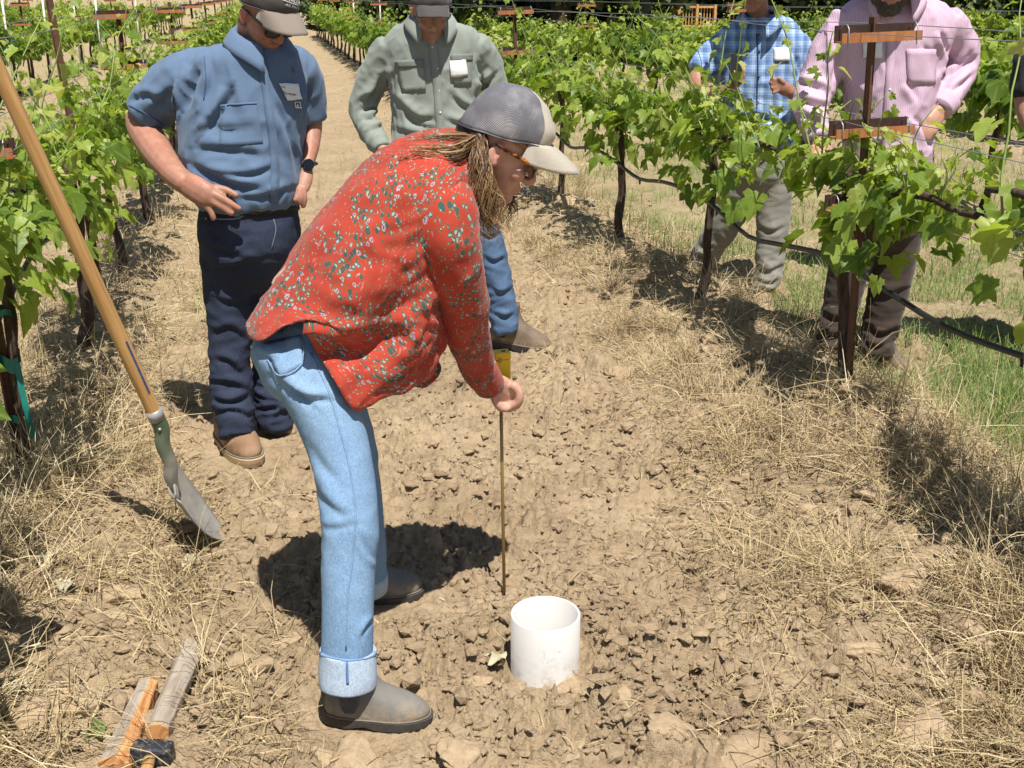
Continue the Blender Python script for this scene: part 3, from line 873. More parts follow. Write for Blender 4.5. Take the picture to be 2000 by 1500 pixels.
tag(o, 'tall plain rusty steel stake without arms in the left vine row', 'stake')
for i, (u, d, zt) in enumerate(((5, 24, 1.9), (84, 27, 1.9), (144, 27, 1.9), (187, 27, 1.9), (265, 31, 1.9), (690, 30, 2.0), (742, 33, 2.0))):
    p = W(u, 10, d)
    v, f, uv = tube([(p[0], d, 0), (p[0], d, zt)], .025, 6)
    o = MB().add(*tube([(0, 0, 0), (0, 0, zt)], .022, 7)).build('marker_stake', M_white, None, True, None, (p[0], d, 0))
    tag(o, '%s thin white stake right of the taupe cap' % ORD[i - 5] if u > 500 else '%s thin white stake from the left in the far left rows' % ORD[i], 'stake', 'thin white stakes' + (' near alley' if u > 500 else ''))
# wires
def wire(k, z, off, d0, d1, label, r=.0016, sag=.03, seed=0):
    rs = np.random.default_rng(seed + int(z * 100)); pts = []
    d = d0
    while d <= d1:
        x, y = row_at_d(k, d)
        pts.append((x + RN[0] * off, y + RN[1] * off, z + sag * (rs.random() - .6)))
        d += 1.1 if d < 12 else 4
    pts = np.array(pts)
    o = MB().add(*tube(pts, r, 5, 3)).build('trellis_wire', M_wire); tag(o, label, 'wire', 'trellis wires')
    return o
for k, nm in ((0, 'right'), (-1, 'left'), (1, 'second right')):
    for z, zn in ((1.513, 'upper'), (1.193, 'middle')):
        for off, on in ((-.128, 'alley side'), (.128, 'far side')):
            if k == -1: on = {'alley side': 'far side', 'far side': 'alley side'}[on]
            wire(k, z, off, 1.2, 40, 'thin %s grey wire of the %s vine row, %s' % (zn, nm, on), seed=k * 9 + int(off * 100))
    wire(k, .885, 0.03, 1.2, 30, 'thin low grey cordon wire of the %s vine row' % nm, sag=.02, seed=k)
M_hose = simple('black_hose', (.016, .017, .020), .42, 0, 30, .4)
def hose(k, label, z=.60):
    rs = np.random.default_rng(k + 9); pts = []
    d = 1.2; j = 0
    while d < 24:
        x, y = row_at_d(k, d); pts.append((x - RN[0] * .03, y - RN[1] * .03, z + (.035 if j % 4 == 0 else -.03 if j % 4 == 2 else .0) + rs.normal(0, .008))); d += .383; j += 1
    rt = MB().add(*tube(pts, .0105, 8, 3)).build('drip_hose', M_hose)
    for j in range(2, len(pts) - 1, 3):
        p = np.array(pts[j]); c = MB().add(*tube([p + (0, 0, -.006), p + (0, 0, -.032)], [.007, .005], 6)); c.build('emitter', M_hose, rt)
    return tag(rt, label, 'hose')
hose(0, 'black drip irrigation hose hung along the right vine row', .635); hose(-1, 'black drip hose hidden in the foliage of the left vine row', .66)

# ------------------------------------------------------------------ trees, bushes and lattice fence in the background
m, nt, b = mat('tree_leaf')
a = nd(nt, 'ShaderNodeVertexColor', layer_name='tint')
r = ramp(nt, a.outputs[0], [(0, (.018, .034, .010)), (.5, (.045, .075, .022)), (1, (.10, .15, .05))])
nt.links.new(r.outputs[0], b.inputs['Base Color']); b.inputs['Roughness'].default_value = .55
tr = nd(nt, 'ShaderNodeBsdfTranslucent'); nt.links.new(r.outputs[0], tr.inputs[0])
mx = nd(nt, 'ShaderNodeMixShader', i_0=.25); nt.links.new(b.outputs[0], mx.inputs[1]); nt.links.new(tr.outputs[0], mx.inputs[2]); nt.links.new(mx.outputs[0], nt.nodes['Material Output'].inputs[0])
M_tleaf = m
def crown_mesh(seed, zlo, zhi, rad, n, leaf):
    rs = np.random.default_rng(seed)
    nc = 26
    cz = rs.uniform(zlo, zhi, nc); prof = np.sqrt(np.clip(1 - ((cz - (zlo * .6 + zhi * .4)) / (zhi - zlo) / .75) ** 2, .1, 1))
    ca = rs.uniform(0, 2 * PI, nc); cr = rad * prof * np.sqrt(rs.random(nc))
    cen = np.stack([cr * np.cos(ca), cr * np.sin(ca), cz], 1); cs = rs.uniform(.35, .75, nc) * rad * .55
    pick = rs.integers(0, nc, n); dirv = rs.normal(size=(n, 3)); dirv /= np.linalg.norm(dirv, axis=1)[:, None]
    P = cen[pick] + dirv * (cs[pick] * rs.random(n) ** .45)[:, None] * np.array((1, 1, .8))
    nr = dirv * .6 + rs.normal(size=(n, 3)) * .7; nr[:, 2] += .4; nr /= np.linalg.norm(nr, axis=1)[:, None]
    yv = rs.normal(size=(n, 3)); yv -= nr * (yv * nr).sum(1)[:, None]; yv /= np.linalg.norm(yv, axis=1)[:, None]
    Rm = np.stack([np.cross(yv, nr), yv, nr], 2)
    v, f, t, uv = merge_leaves(P, Rm, rs.uniform(.7, 1.4, n) * leaf, np.clip(rs.beta(2, 2.3, n), 0, 1), LEAF_XLO, seed)
    me = make_mesh('crown', v, f, True, uv, {'tint': t}); me.materials.append(M_tleaf); return me
CROWN = [crown_mesh(40 + i, 1.3, 8.0, 3.6, 4200, .34) for i in range(3)]
BUSH = [crown_mesh(60 + i, .1, 1.9, 1.5, 2600, .17) for i in range(3)]
def tree_trunk(seed):
    rs = np.random.default_rng(seed); mb = MB()
    pts = np.stack([np.cumsum(rs.normal(0, .06, 7)), np.cumsum(rs.normal(0, .06, 7)), np.linspace(-.2, 5.2, 7)], 1); pts[:, :2] -= pts[0, :2]
    mb.add(*tube(pts, np.linspace(.32, .10, 7), 10, 3))
    for _ in range(6):
        z = rs.uniform(1.7, 4.5); a = rs.uniform(0, 2 * PI); l = rs.uniform(1.4, 2.6)
        base = np.array((np.interp(z, pts[:, 2], pts[:, 0]), np.interp(z, pts[:, 2], pts[:, 1]), z))
        mb.add(*tube([base, base + np.array((math.cos(a), math.sin(a), .6)) * l * .5, base + np.array((math.cos(a), math.sin(a), .9)) * l], [.11, .07, .03], 7, 3))
    return mb.mesh('trunk')
TT_ = [tree_trunk(i) for i in range(3)]
for t in TT_: t.materials.append(M_bark)
tl = [(650, 60), (760, 56), (900, 44), (985, 33), (1070, 30), (1100, 29), (1185, 35), (1245, 31), (1330, 44), (1430, 41), (1520, 35), (1620, 32), (1720, 30), (1850, 28), (1950, 27), (2060, 28), (1010, 45), (1560, 46), (1800, 40), (830, 50)]
tl.sort()
for i, (u, d) in enumerate(tl):
    p = W(u, 0, d); rt = empty('oak_tree', (p[0], d, 0), random.uniform(0, 6)); s = random.uniform(.85, 1.2); rt.scale = (s, s, s)
    tag(rt, '%s dark tree from the left in the tree line behind the vineyard' % ordw(i), 'tree', 'trees along the far edge of the vineyard')
    link('trunk', TT_[i % 3], None, rt); link('crown', CROWN[i % 3], None, rt)
bl = [(660, 56), (710, 54), (800, 50), (880, 42), (950, 31), (1020, 30), (1130, 34), (1215, 35), (1420, 36), (1480, 34), (1560, 32), (1650, 30), (1750, 28), (1900, 26.5), (1985, 26), (1830, 27), (2070, 26)]
bl.sort()
for i, (u, d) in enumerate(bl):
    p = W(u, 0, d); rt = empty('shrub', (p[0], d, 0), random.uniform(0, 6)); s = random.uniform(.8, 1.25); rt.scale = (s * 1.2, s, s * .9)
    tag(rt, '%s dark green shrub from the left under the far trees' % ordw(i), 'shrub', 'shrubs under the tree line'); link('foliage', BUSH[i % 3], None, rt)
M_lath = simple('new_lath_wood', (.60, .33, .13), .7, 0, 14, .25)
pa = W(1290, 50, 29.0); pb = W(1395, 50, 29.0)
rt = empty('lattice_fence', (pa[0], 29.0, 0)); tag(rt, 'low tan wooden lattice fence under the trees right of the cap', 'fence')
Lf = pb[0] - pa[0]; zlo, zhi = .45, 1.34
for j in range(3):
    b_ = MB().add(*box((Lf / 2, 0, zlo + (zhi - zlo) * j / 2), (Lf, .05, .05))).build('rail', M_lath, rt, False)
for j in range(4):
    MB().add(*box((Lf * j / 3, -.05, .7), (.06, .045, 1.4))).build('post', M_lath, rt, False)
for j in range(18):
    MB().add(*box((Lf * (j + .5) / 18, .04, .75), (.022, .02, 1.15))).build('picket', M_lath, rt, False)
# ================================================================== tools and small things
m, nt, b = mat('ash_handle_wood')
uvn = nd(nt, 'ShaderNodeUVMap')
g1 = noise(nt, mapping(nt, uvn.outputs[0], (70, 3.0, 1)), 1.0, 5, .6, .6); g2 = noise(nt, mapping(nt, uvn.outputs[0], (230, 6, 1)), 1.0, 3)
c = mixc(nt, .45, ramp(nt, g1, [(.3, (.30, .135, .035)), (.5, (.52, .29, .10)), (.7, (.64, .40, .17))]).outputs[0], ramp(nt, g2, [(.3, (.38, .19, .06)), (.7, (.68, .44, .20))]).outputs[0])
nt.links.new(c, b.inputs['Base Color']); b.inputs['Roughness'].default_value = .42; M_ash = m
m, nt, b = mat('green_worn_socket')
co = coord(nt); sx = nd(nt, 'ShaderNodeSeparateXYZ'); nt.links.new(co, sx.inputs[0])
w = math_n(nt, 'ADD', math_n(nt, 'MULTIPLY', sx.outputs[2], -4.6), math_n(nt, 'MULTIPLY_ADD', noise(nt, co, 22, 5), .9, -.42))
nt.links.new(ramp(nt, w, [(.0, (.085, .145, .08)), (.45, (.15, .18, .125)), (.75, (.30, .29, .26))]).outputs[0], b.inputs['Base Color'])
w2 = nt.nodes[-1]
b.inputs['Roughness'].default_value = .45; b.inputs['Metallic'].default_value = .35; M_socket = m
m, nt, b = mat('worn_blade_steel')
co = coord(nt); n1 = noise(nt, co, 16, 6, .65)
nt.links.new(ramp(nt, n1, [(.3, (.24, .225, .205)), (.55, (.34, .325, .30)), (.75, (.43, .38, .31))]).outputs[0], b.inputs['Base Color'])
b.inputs['Roughness'].default_value = .55; b.inputs['Metallic'].default_value = .25; bump(nt, b, n1, .2, .002); M_blade = m
M_ferrule = simple('grey_ferrule', (.36, .37, .37), .45, .3, 25, .2)
M_blue_print = simple('blue_print', (.05, .075, .19), .5, 0, 160, .7)

sh_tip = G(440, 1055); sh_soc = W(304, 812, 3.045); sh_top = W(-34, 70, 2.77)
ax = (sh_top - sh_soc); Lh = np.linalg.norm(ax); ax /= Lh
shovel = empty('shovel', sh_tip); tag(shovel, 'long wooden handled round point shovel standing in the soil left of the men', 'shovel')
off = np.array(sh_tip)
ss = np.array([0, .06, .2, .5, .8, 1.0]); rr = np.array([.0205, .0205, .0215, .0205, .0195, .0185])
MB().add(*tube([sh_soc + ax * Lh * s for s in ss], rr, 18, 4)).build('handle', M_ash, shovel, True, off)
MB().add(*tube([sh_soc - ax * .012, sh_soc + ax * .022], .0238, 18)).build('ferrule', M_ferrule, shovel, True, off)
nk = [sh_soc - ax * .005, sh_soc - ax * .05, W(318, 868, 3.055), W(333, 905, 3.06), W(334, 932, 3.063), W(345, 960, 3.075)]
MB().add(*tube(nk, [.0225, .0225, .0215, .020, .020, .010], 16, 5)).build('socket', M_socket, shovel, True, sh_soc, Vector(sh_soc - off))
sd_ = np.cross(ax, (0, 1, 0)); sd_ /= np.linalg.norm(sd_); fr = np.cross(sd_, ax)
if fr[1] > 0: fr = -fr
if sd_[0] < 0: sd_ = -sd_
rv = sh_soc - ax * .035 + fr * .0215 + sd_ * .004
MB().add(*ellipsoid(rv, (.005, .005, .005))).build('rivet', M_ferrule, shovel, True, off)
lb = MB(); pr = (sd_ * .80 + fr * .60); pts = [sh_soc + ax * t + pr * .0222 for t in np.linspace(.085, .26, 8)]
wv = np.cross(ax, pr); vv = []
for p in pts: vv += [p + wv * .0032, p - wv * .0032]
lb.add(vv, [(2 * i, 2 * i + 1, 2 * i + 3, 2 * i + 2) for i in range(7)]); lb.build('label', M_blue_print, shovel, True, off)
A = W(340, 940, 3.065); bax = sh_tip - A; bl_ = np.linalg.norm(bax); bax /= bl_
Lt = np.array((.06, .88, -.44)); Lt -= bax * (Lt @ bax); Lt /= np.linalg.norm(Lt); Nn = np.cross(Lt, bax)
if Nn[2] < 0: Nn = -Nn
nS, nT = 20, 15; gv = []
for i in range(nS + 1):
    s = i / nS; wd = .098 * min(1.0, (1 - max(0, (s - .35) / .65) ** 1.7) ** .8 + 1e-3)
    for j in range(nT):
        t = -1 + 2 * j / (nT - 1)
        gv.append(A + bax * (s * bl_) + Lt * (wd * t) + Nn * (.034 * (t * t - 1) * (1 - .55 * s) * (wd / .098) + .020 * (s - .5) ** 2 * 2))
gv = np.array(gv); fc = [(i * nT + j, i * nT + j + 1, (i + 1) * nT + j + 1, (i + 1) * nT + j) for i in range(nS) for j in range(nT - 1)]
bo = MB().add(gv, fc).build('blade', M_blade, shovel, True, off)
sm = bo.modifiers.new('thick', 'SOLIDIFY'); sm.thickness = .0035
# turned foot step on the shoulder
MB().add(*box(A + Nn * .006 - Lt * .055 - bax * .006, (.05, .016, .006), np.stack([Lt, bax, Nn], 1))).build('step', M_blade, shovel, False, off)

# ------------------------------------------------------------------ white plastic ring
m, nt, b = mat('white_pvc')
co = coord(nt)
base = ramp(nt, noise(nt, co, 5, 3), [(.3, (.60, .585, .555)), (.7, (.68, .665, .64))]).outputs[0]
st = noise(nt, mapping(nt, co, (60, 60, 7)), 1.0, 4, .7)
spot = nd(nt, 'ShaderNodeVectorMath', operation='DISTANCE'); nt.links.new(co, spot.inputs[0]); spot.inputs[1].default_value = (.012, -.086, .095)
near_ = ramp(nt, spot.outputs['Value'], [(0.0, 1), (.05, 0)])
near_.color_ramp.elements[1].position = .045
sm_ = math_n(nt, 'MULTIPLY', near_.outputs[0], ramp(nt, noise(nt, co, 70, 5, .75), [(.50, 0), (.62, 1)]).outputs[0])
streak = ramp(nt, st, [(.66, 0), (.78, 1)]).outputs[0]
c = mixc(nt, math_n(nt, 'MULTIPLY', sm_, .5), mixc(nt, math_n(nt, 'MULTIPLY', streak, .6), base, (.40, .36, .29)), (.10, .085, .06))
# soil splashed on the foot of the ring
sx = nd(nt, 'ShaderNodeSeparateXYZ'); nt.links.new(co, sx.inputs[0])
dirt = math_n(nt, 'MULTIPLY', ramp(nt, sx.outputs[2], [(.015, 1), (.09, 0)]).outputs[0], ramp(nt, noise(nt, co, 40, 5), [(.45, 0), (.65, 1)]).outputs[0])
nt.links.new(mixc(nt, math_n(nt, 'MULTIPLY', dirt, .85), c, (.42, .30, .18)), b.inputs['Base Color']); b.inputs['Roughness'].default_value = .38
ro, ri, ph, nseg = .0865, .0795, .172, 72
prof = [(ro, -.05), (ro, ph - .002), (ro - .002, ph), (ri + .002, ph), (ri, ph - .002), (ri, -.05)]
vv = [(r * math.cos(a), r * math.sin(a), z) for (r, z) in prof for a in np.arange(nseg) * 2 * PI / nseg]
pipe = MB().add(vv, grid_faces(6, nseg)).build('plastic_pipe_ring', m, None, True, None, (PIPE[0], PIPE[1], 0))
pipe.data.polygons.foreach_set('use_smooth', np.ones(len(pipe.data.polygons), dtype=bool))
tag(pipe, 'short white plastic pipe ring pushed upright into the soil', 'pipe')
# clods pressed against its foot
for i, (u, v, r) in enumerate(((1010, 1342, .022), (1100, 1345, .026), (1120, 1330, .030), (1045, 1362, .018), (1080, 1360, .020), (1128, 1350, .02))):
    p = G(u, v, .01); o = link('soil_clod', CLODM[i % 6][0], None, None, (p[0], p[1], .012)); o.scale = (r, r * .85, r * .8); o.rotation_euler = (0, 0, i)
    tag(o, ORD[i] + ' small soil lump counted along the front foot of the white ring', 'soil clod', 'soil lumps round the ring')

# ------------------------------------------------------------------ yellow soil probe
rod_b = G(985, 1163); rod_t = W(977, 700, rod_b[1] + .0)
probe = empty('soil_probe', rod_b); tag(probe, 'thin brass rod soil probe with yellow box handle held by the bending woman', 'soil probe')
m, nt, b = mat('brass_rod'); b.inputs['Base Color'].default_value = (.36, .26, .10, 1); b.inputs['Metallic'].default_value = .6; b.inputs['Roughness'].default_value = .42; M_brass = m
M_yel = simple('yellow_enamel', (.86, .60, .012), .38, 0, 12, .06)
M_black = simple('matt_black', (.012, .012, .013), .5)
rdir = rod_t - rod_b; rdir /= np.linalg.norm(rdir)
MB().add(*tube([rod_b - rdir * .06, rod_b + rdir * .3, rod_t - rdir * .06], .0048, 10)).build('rod', M_brass, probe, True, rod_b)
yb = rod_t + np.array((.004, 0.0, -.030)); ry = math.radians(14); Rz = np.array(((math.cos(ry), -math.sin(ry), 0), (math.sin(ry), math.cos(ry), 0), (0, 0, 1)))
bx = bevel_mod(MB().add(*box(yb - np.array((0, 0, .012)), (.040, .036, .085), Rz)).build('handle_box', M_yel, probe, False, rod_b), .002)
ld = bevel_mod(MB().add(*box(yb + np.array((0, 0, .041)), (.0415, .0375, .019), Rz)).build('box_lid', M_yel, probe, False, rod_b), .002)
MB().add(*box(yb + np.array((-.004, -.0205, .031)), (.008, .004, .013), Rz)).build('latch', M_brass, ld, False, rod_b)
pm_ = MB()
for j, (w_, oy) in enumerate(((.011, .004), (.013, -.001), (.010, -.006))): pm_.add(*box(yb + np.array((.004, oy, .0507)), (w_, .0022, .0008), Rz))
pm_.build('lid_print', M_black, ld, False, rod_b)

# ------------------------------------------------------------------ wooden stakes and hammer
m, nt, b = mat('weathered_wood')
uvn = nd(nt, 'ShaderNodeUVMap'); g1 = noise(nt, mapping(nt, uvn.outputs[0], (95, 5, 1)), 1.0, 5, .65, 1.2); kn = noise(nt, uvn.outputs[0], 14, 3)
c = mixc(nt, .3, ramp(nt, g1, [(.28, (.15, .115, .09)), (.5, (.33, .27, .21)), (.72, (.46, .40, .33))]).outputs[0], ramp(nt, kn, [(.35, (.22, .15, .11)), (.6, (.42, .36, .30))]).outputs[0])
nt.links.new(c, b.inputs['Base Color']); b.inputs['Roughness'].default_value = .85; bump(nt, b, g1, .5, .003); M_wgrey = m
m, nt, b = mat('split_red_wood')
uvn = nd(nt, 'ShaderNodeUVMap'); g1 = noise(nt, mapping(nt, uvn.outputs[0], (120, 5, 1)), 1.0, 5, .65, .8)
nt.links.new(ramp(nt, g1, [(.28, (.24, .085, .028)), (.5, (.52, .24, .085)), (.72, (.66, .38, .16))]).outputs[0], b.inputs['Base Color']); b.inputs['Roughness'].default_value = .75; bump(nt, b, g1, .6, .004); M_wred = m
def prism_stake(name, p0, p1, sec0, sec1, mats, label, n=14, seed=0):
    """lofted polygon section from end p0 to end p1; mats per side, ends use the last material"""
    rs = np.random.default_rng(seed); d = p1 - p0; L = np.linalg.norm(d); d /= L
    sx_ = np.cross(d, (0, 0, 1)); sx_ /= np.linalg.norm(sx_); uz = np.cross(sx_, d); k = len(sec0); v = []; uv = []
    for i in range(n + 1):
        t = i / n
        for j in range(k):
            a = np.array(sec0[j]) * (1 - t) + np.array(sec1[j]) * t + rs.normal(0, .0009, 2)
            v.append(p0 + d * (L * t) + sx_ * a[0] + uz * a[1]); uv.append((a[0] + j * .05, L * t))
    f = []; mi = []
    for i in range(n):
        for j in range(k):
            f.append((i * k + j, i * k + (j + 1) % k, (i + 1) * k + (j + 1) % k, (i + 1) * k + j)); mi.append(mats[j])
    f += [tuple(range(k))[::-1], tuple(range(n * k, n * k + k))]; mi += [mats[-1], mats[-1]]
    c0 = (p0 + p1) / 2; c0 = np.array((c0[0], c0[1], 0))
    me = MB().add(v, f, uv).mesh(name, False, c0)
    me.materials.append(M_wgrey); me.materials.append(M_wred)
    me.polygons.foreach_set('material_index', np.array(mi, dtype=np.int32))
    o = link(name, me, None, None, Vector(c0)); bevel_mod(o, .002, 1)
    return tag(o, label, 'wooden stake')
prism_stake('wooden_stake', G(222, 1498, .062), G(288, 1338, .060), [(.035, -.028), (.036, .004), (.006, .030), (-.030, .016), (-.036, -.028)], [(.024, -.026), (.025, .012), (.008, .022), (-.018, .014), (-.024, -.026)][::1], [1, 1, 0, 0, 0, 1][:5] + [1],
            'split wooden stake with a raw orange split face on the soil', seed=3)
prism_stake('wooden_stake', G(306, 1430, .075), G(377, 1262, .060), [(.024, -.020), (.026, .008), (.012, .021), (-.012, .020), (-.025, .006), (-.024, -.020)], [(.030, -.022), (.033, .006), (.016, .024), (-.014, .024), (-.031, .008), (-.030, -.022)], [0, 0, 0, 0, 0, 0, 1],
            'grey weathered wooden stake with a knot beside the blue hammer head', seed=4)
hp = G(300, 1486, .05); hammer = empty('hammer', (hp[0], hp[1], .042)); tag(hammer, 'chipped blue hammer head lying under the wooden stakes', 'hammer')
m, nt, b = mat('chipped_blue_paint')
co = coord(nt); n1 = noise(nt, co, 75, 5, .7)
nt.links.new(ramp(nt, n1, [(.42, (.024, .027, .036)), (.54, (.036, .04, .052)), (.60, (.16, .14, .115)), (.75, (.26, .22, .17))]).outputs[0], b.inputs['Base Color']); b.inputs['Roughness'].default_value = .55; b.inputs['Metallic'].default_value = .2
Rh = Matrix.Rotation(math.radians(-4), 3, 'Z'); Rh = np.array(Rh)
v_, f_ = box((0, 0, .030), (.088, .042, .042), Rh); hb = MB().add(v_, f_).build('head', m, hammer, False); bevel_mod(hb, .008, 3)
MB().add(*tube([(0.0, -.02, .030), (.02, -.18, .026), (.05, -.40, .02)], [.014, .013, .016], 10, 3, flat=.75)).build('handle', M_ash, hammer, True)

# ------------------------------------------------------------------ teal tape and fallen leaves
M_teal = simple('teal_tape', (.012, .19, .155), .4, 0, 20, .25)
def ribbon(pts, w, normal):
    pts = catmull(np.array(pts, float), 6); t = np.gradient(pts, axis=0); t /= np.linalg.norm(t, axis=1)[:, None]
    s = np.cross(t, normal); s /= np.linalg.norm(s, axis=1)[:, None]
    v = np.empty((2 * len(pts), 3)); v[0::2] = pts + s * w / 2; v[1::2] = pts - s * w / 2
    return v, [(2 * i, 2 * i + 1, 2 * i + 3, 2 * i + 2) for i in range(len(pts) - 1)]
g0 = G(35, 1040); rb = MB().add(*ribbon([G(55, 1012, .05), G(30, 1015, .07), G(18, 1032, .05), G(28, 1052, .04), G(52, 1062, .03)], .022, np.array((.1, -.6, .8))))
o = rb.build('plastic_tape', M_teal, None, True, g0, Vector(g0)); tag(o, 'curled piece of teal plastic tape lying in the straw', 'tape'); md = o.modifiers.new('t', 'SOLIDIFY'); md.thickness = .001
for kk, ii, xx, yy, rt in NEAR:
    if kk == -1 and ii == 0:
        for z, w_, tw in ((.42, .05, 0), (.22, .028, .7), (.58, .02, 1.4)):
            ring = [(.034 * math.cos(a + tw), .034 * math.sin(a + tw), z + .012 * math.sin(2 * a)) for a in np.linspace(0, 5.9, 10)]
            pts = catmull(np.array(ring), 3); v = np.empty((2 * len(pts), 3)); v[0::2] = pts + (0, 0, w_ / 2); v[1::2] = pts - (0, 0, w_ / 2)
            MB().add(v, [(2 * i, 2 * i + 1, 2 * i + 3, 2 * i + 2) for i in range(len(pts) - 1)]).build('tie_tape', M_teal, rt)
        MB().add(*ribbon([(.03, -.02, .42), (.04, -.03, .30), (.045, -.02, .16)], .02, np.array((.3, -1, 0)))).build('tape_tail', M_teal, rt)
M_dleaf = simple('wilted_leaf', (.40, .37, .25), .8, 0, 40, .25)
for i, (u, v) in enumerate(((370, 1112), (110, 1158), (60, 1395), (180, 1440), (1990, 935), (130, 1195), (985, 1300))):
    p = G(u, v, .02); z = float(gz(p[0], p[1])[0]); vl, fl = leaf_arrays(27, .07, 400 + i); vl = vl.copy(); vl[:, 2] += .28 * np.sin(vl[:, 0] * 9 + i) * np.cos(vl[:, 1] * 8)
    o = link('fallen_leaf', make_mesh('fallen_leaf', vl, fl, True), M_dleaf if i != 3 else M_leaf, None, (p[0], p[1], z + .02)); o.scale = (.075,) * 3; o.rotation_euler = (.25, .2, i * 1.3)
    tag(o, 'pale wilted vine leaf lying ' + ('on the soil below the shovel blade', 'on the soil at the left edge of the picture', 'in the shade left of the wooden stakes', 'green and fresh beside the wooden stakes', 'in the straw at the right edge', 'in the straw near the teal tape', 'beside the white ring')[i], 'leaf', 'wilted leaves on the ground')
# ================================================================== people
from mathutils.bvhtree import BVHTree
def eval_mesh(o):
    dg = bpy.context.evaluated_depsgraph_get(); dg.update()
    return bpy.data.meshes.new_from_object(o.evaluated_get(dg))
def union_remesh(name, pieces, voxel, smooth=4, fac=.5):
    """merge closed overlapping pieces into one continuous surface"""
    mb = MB()
    for p in pieces: mb.add(p[0], p[1])
    o = link('tmp', mb.mesh(name), None)
    r = o.modifiers.new('r', 'REMESH'); r.mode = 'VOXEL'; r.voxel_size = voxel; r.use_smooth_shade = True
    if smooth:
        s = o.modifiers.new('s', 'SMOOTH'); s.factor = fac; s.iterations = smooth
    me = eval_mesh(o); old = o.data
    bpy.data.objects.remove(o); bpy.data.meshes.remove(old)
    me.name = name; me.polygons.foreach_set('use_smooth', np.ones(len(me.polygons), dtype=bool))
    return me
def get_v(me):
    a = np.zeros(len(me.vertices) * 3, dtype=np.float32); me.vertices.foreach_get('co', a); return a.reshape(-1, 3).astype(float)
def get_n(me):
    a = np.zeros(len(me.vertices) * 3, dtype=np.float32); me.vertex_normals.foreach_get('vector', a); return a.reshape(-1, 3).astype(float)
def set_v(me, v):
    me.vertices.foreach_set('co', v.astype(np.float32).reshape(-1)); me.update()
def ridged(p): return (1 - np.abs(perlin3(p))) ** 2
def wrinkle(me, seed, amp=.008, fr=(6, 6, 6), amp2=.004, fr2=(16, 16, 16), mask=None):
    v = get_v(me); n = get_n(me)
    q = v + .03 * np.stack([perlin3(v * 6 + 3 + seed), perlin3(v * 6 + 31 + seed), perlin3(v * 6 + 57 + seed)], 1)
    h = amp * (ridged(q * np.array(fr) + seed) - .55) + amp2 * (ridged(q * np.array(fr2) + seed * 2.3) - .55)
    if mask is not None: h = h * mask(v)
    set_v(me, v + n * h[:, None])
def creases(me, lines, k=1.0):
    """press cloth folds into a garment: lines of (photo pixel points, width px, depth m); each is a ridge with a valley under it"""
    v = get_v(me); n = get_n(me); u_, v_ = project(v[:, 0], v[:, 1], v[:, 2]); P = np.stack([u_, v_], 1)
    view = v - np.array((0, 0, H)); view /= np.linalg.norm(view, axis=1)[:, None]; face = np.clip(-(n * view).sum(1) * 2.5, 0, 1); h = np.zeros(len(v))
    for pts, w, amp in lines:
        L = catmull(np.array(pts, float), 10); near_d = np.full(len(v), 1e9); sg = np.zeros(len(v)); tt = np.zeros(len(v)); m_ = len(L) - 1
        box_ = (P[:, 0] > L[:, 0].min() - 4 * w) & (P[:, 0] < L[:, 0].max() + 4 * w) & (P[:, 1] > L[:, 1].min() - 4 * w) & (P[:, 1] < L[:, 1].max() + 4 * w)
        Q = P[box_]; nd_ = np.full(len(Q), 1e9); s_ = np.zeros(len(Q)); t_ = np.zeros(len(Q))
        for i in range(m_):
            a, b = L[i], L[i + 1]; e = b - a; ll = e @ e + 1e-9; t = np.clip(((Q - a) @ e) / ll, 0, 1); r = Q - (a + t[:, None] * e); d = np.hypot(r[:, 0], r[:, 1]); c = e[0] * r[:, 1] - e[1] * r[:, 0]
            up = d < nd_; nd_ = np.where(up, d, nd_); s_ = np.where(up, np.sign(c), s_); t_ = np.where(up, (i + t) / m_, t_)
        e = L[-1] - L[0]; sd_ = 1 if (abs(e[0]) >= abs(e[1]) and e[0] > 0) or (abs(e[1]) > abs(e[0]) and e[1] < 0) else -1
        d = nd_ * s_ * sd_ / w; prof = .9 * np.exp(-((d + .9) / 1.0) ** 2) - 1.0 * np.exp(-((d - .35) / .62) ** 2)
        h[box_] += amp * prof * np.sin(np.clip(t_, .02, .98) * PI) ** .6
    set_v(me, v + n * (h * face * k)[:, None])
def limb(pts, seg=14, sub=4, flat=1.0, closed_round=True):
    """pts: (u, v, d, r_px): closed tapered tube in the world"""
    c = np.array([W(u, v, d) for u, v, d, r in pts]); rr = np.array([r * px(d, W(u, v, d)[2]) for u, v, d, r in pts])
    if closed_round:
        d0 = c[0] - c[1]; d0 /= np.linalg.norm(d0); d1 = c[-1] - c[-2]; d1 /= np.linalg.norm(d1)
        c = np.concatenate([[c[0] + d0 * rr[0] * .6], c, [c[-1] + d1 * rr[-1] * .6]]); rr = np.concatenate([[rr[0] * .55], rr, [rr[-1] * .55]])
    v, f, uv = tube(c, rr, seg, sub, True, (0, 1, .01), flat)
    return v, f
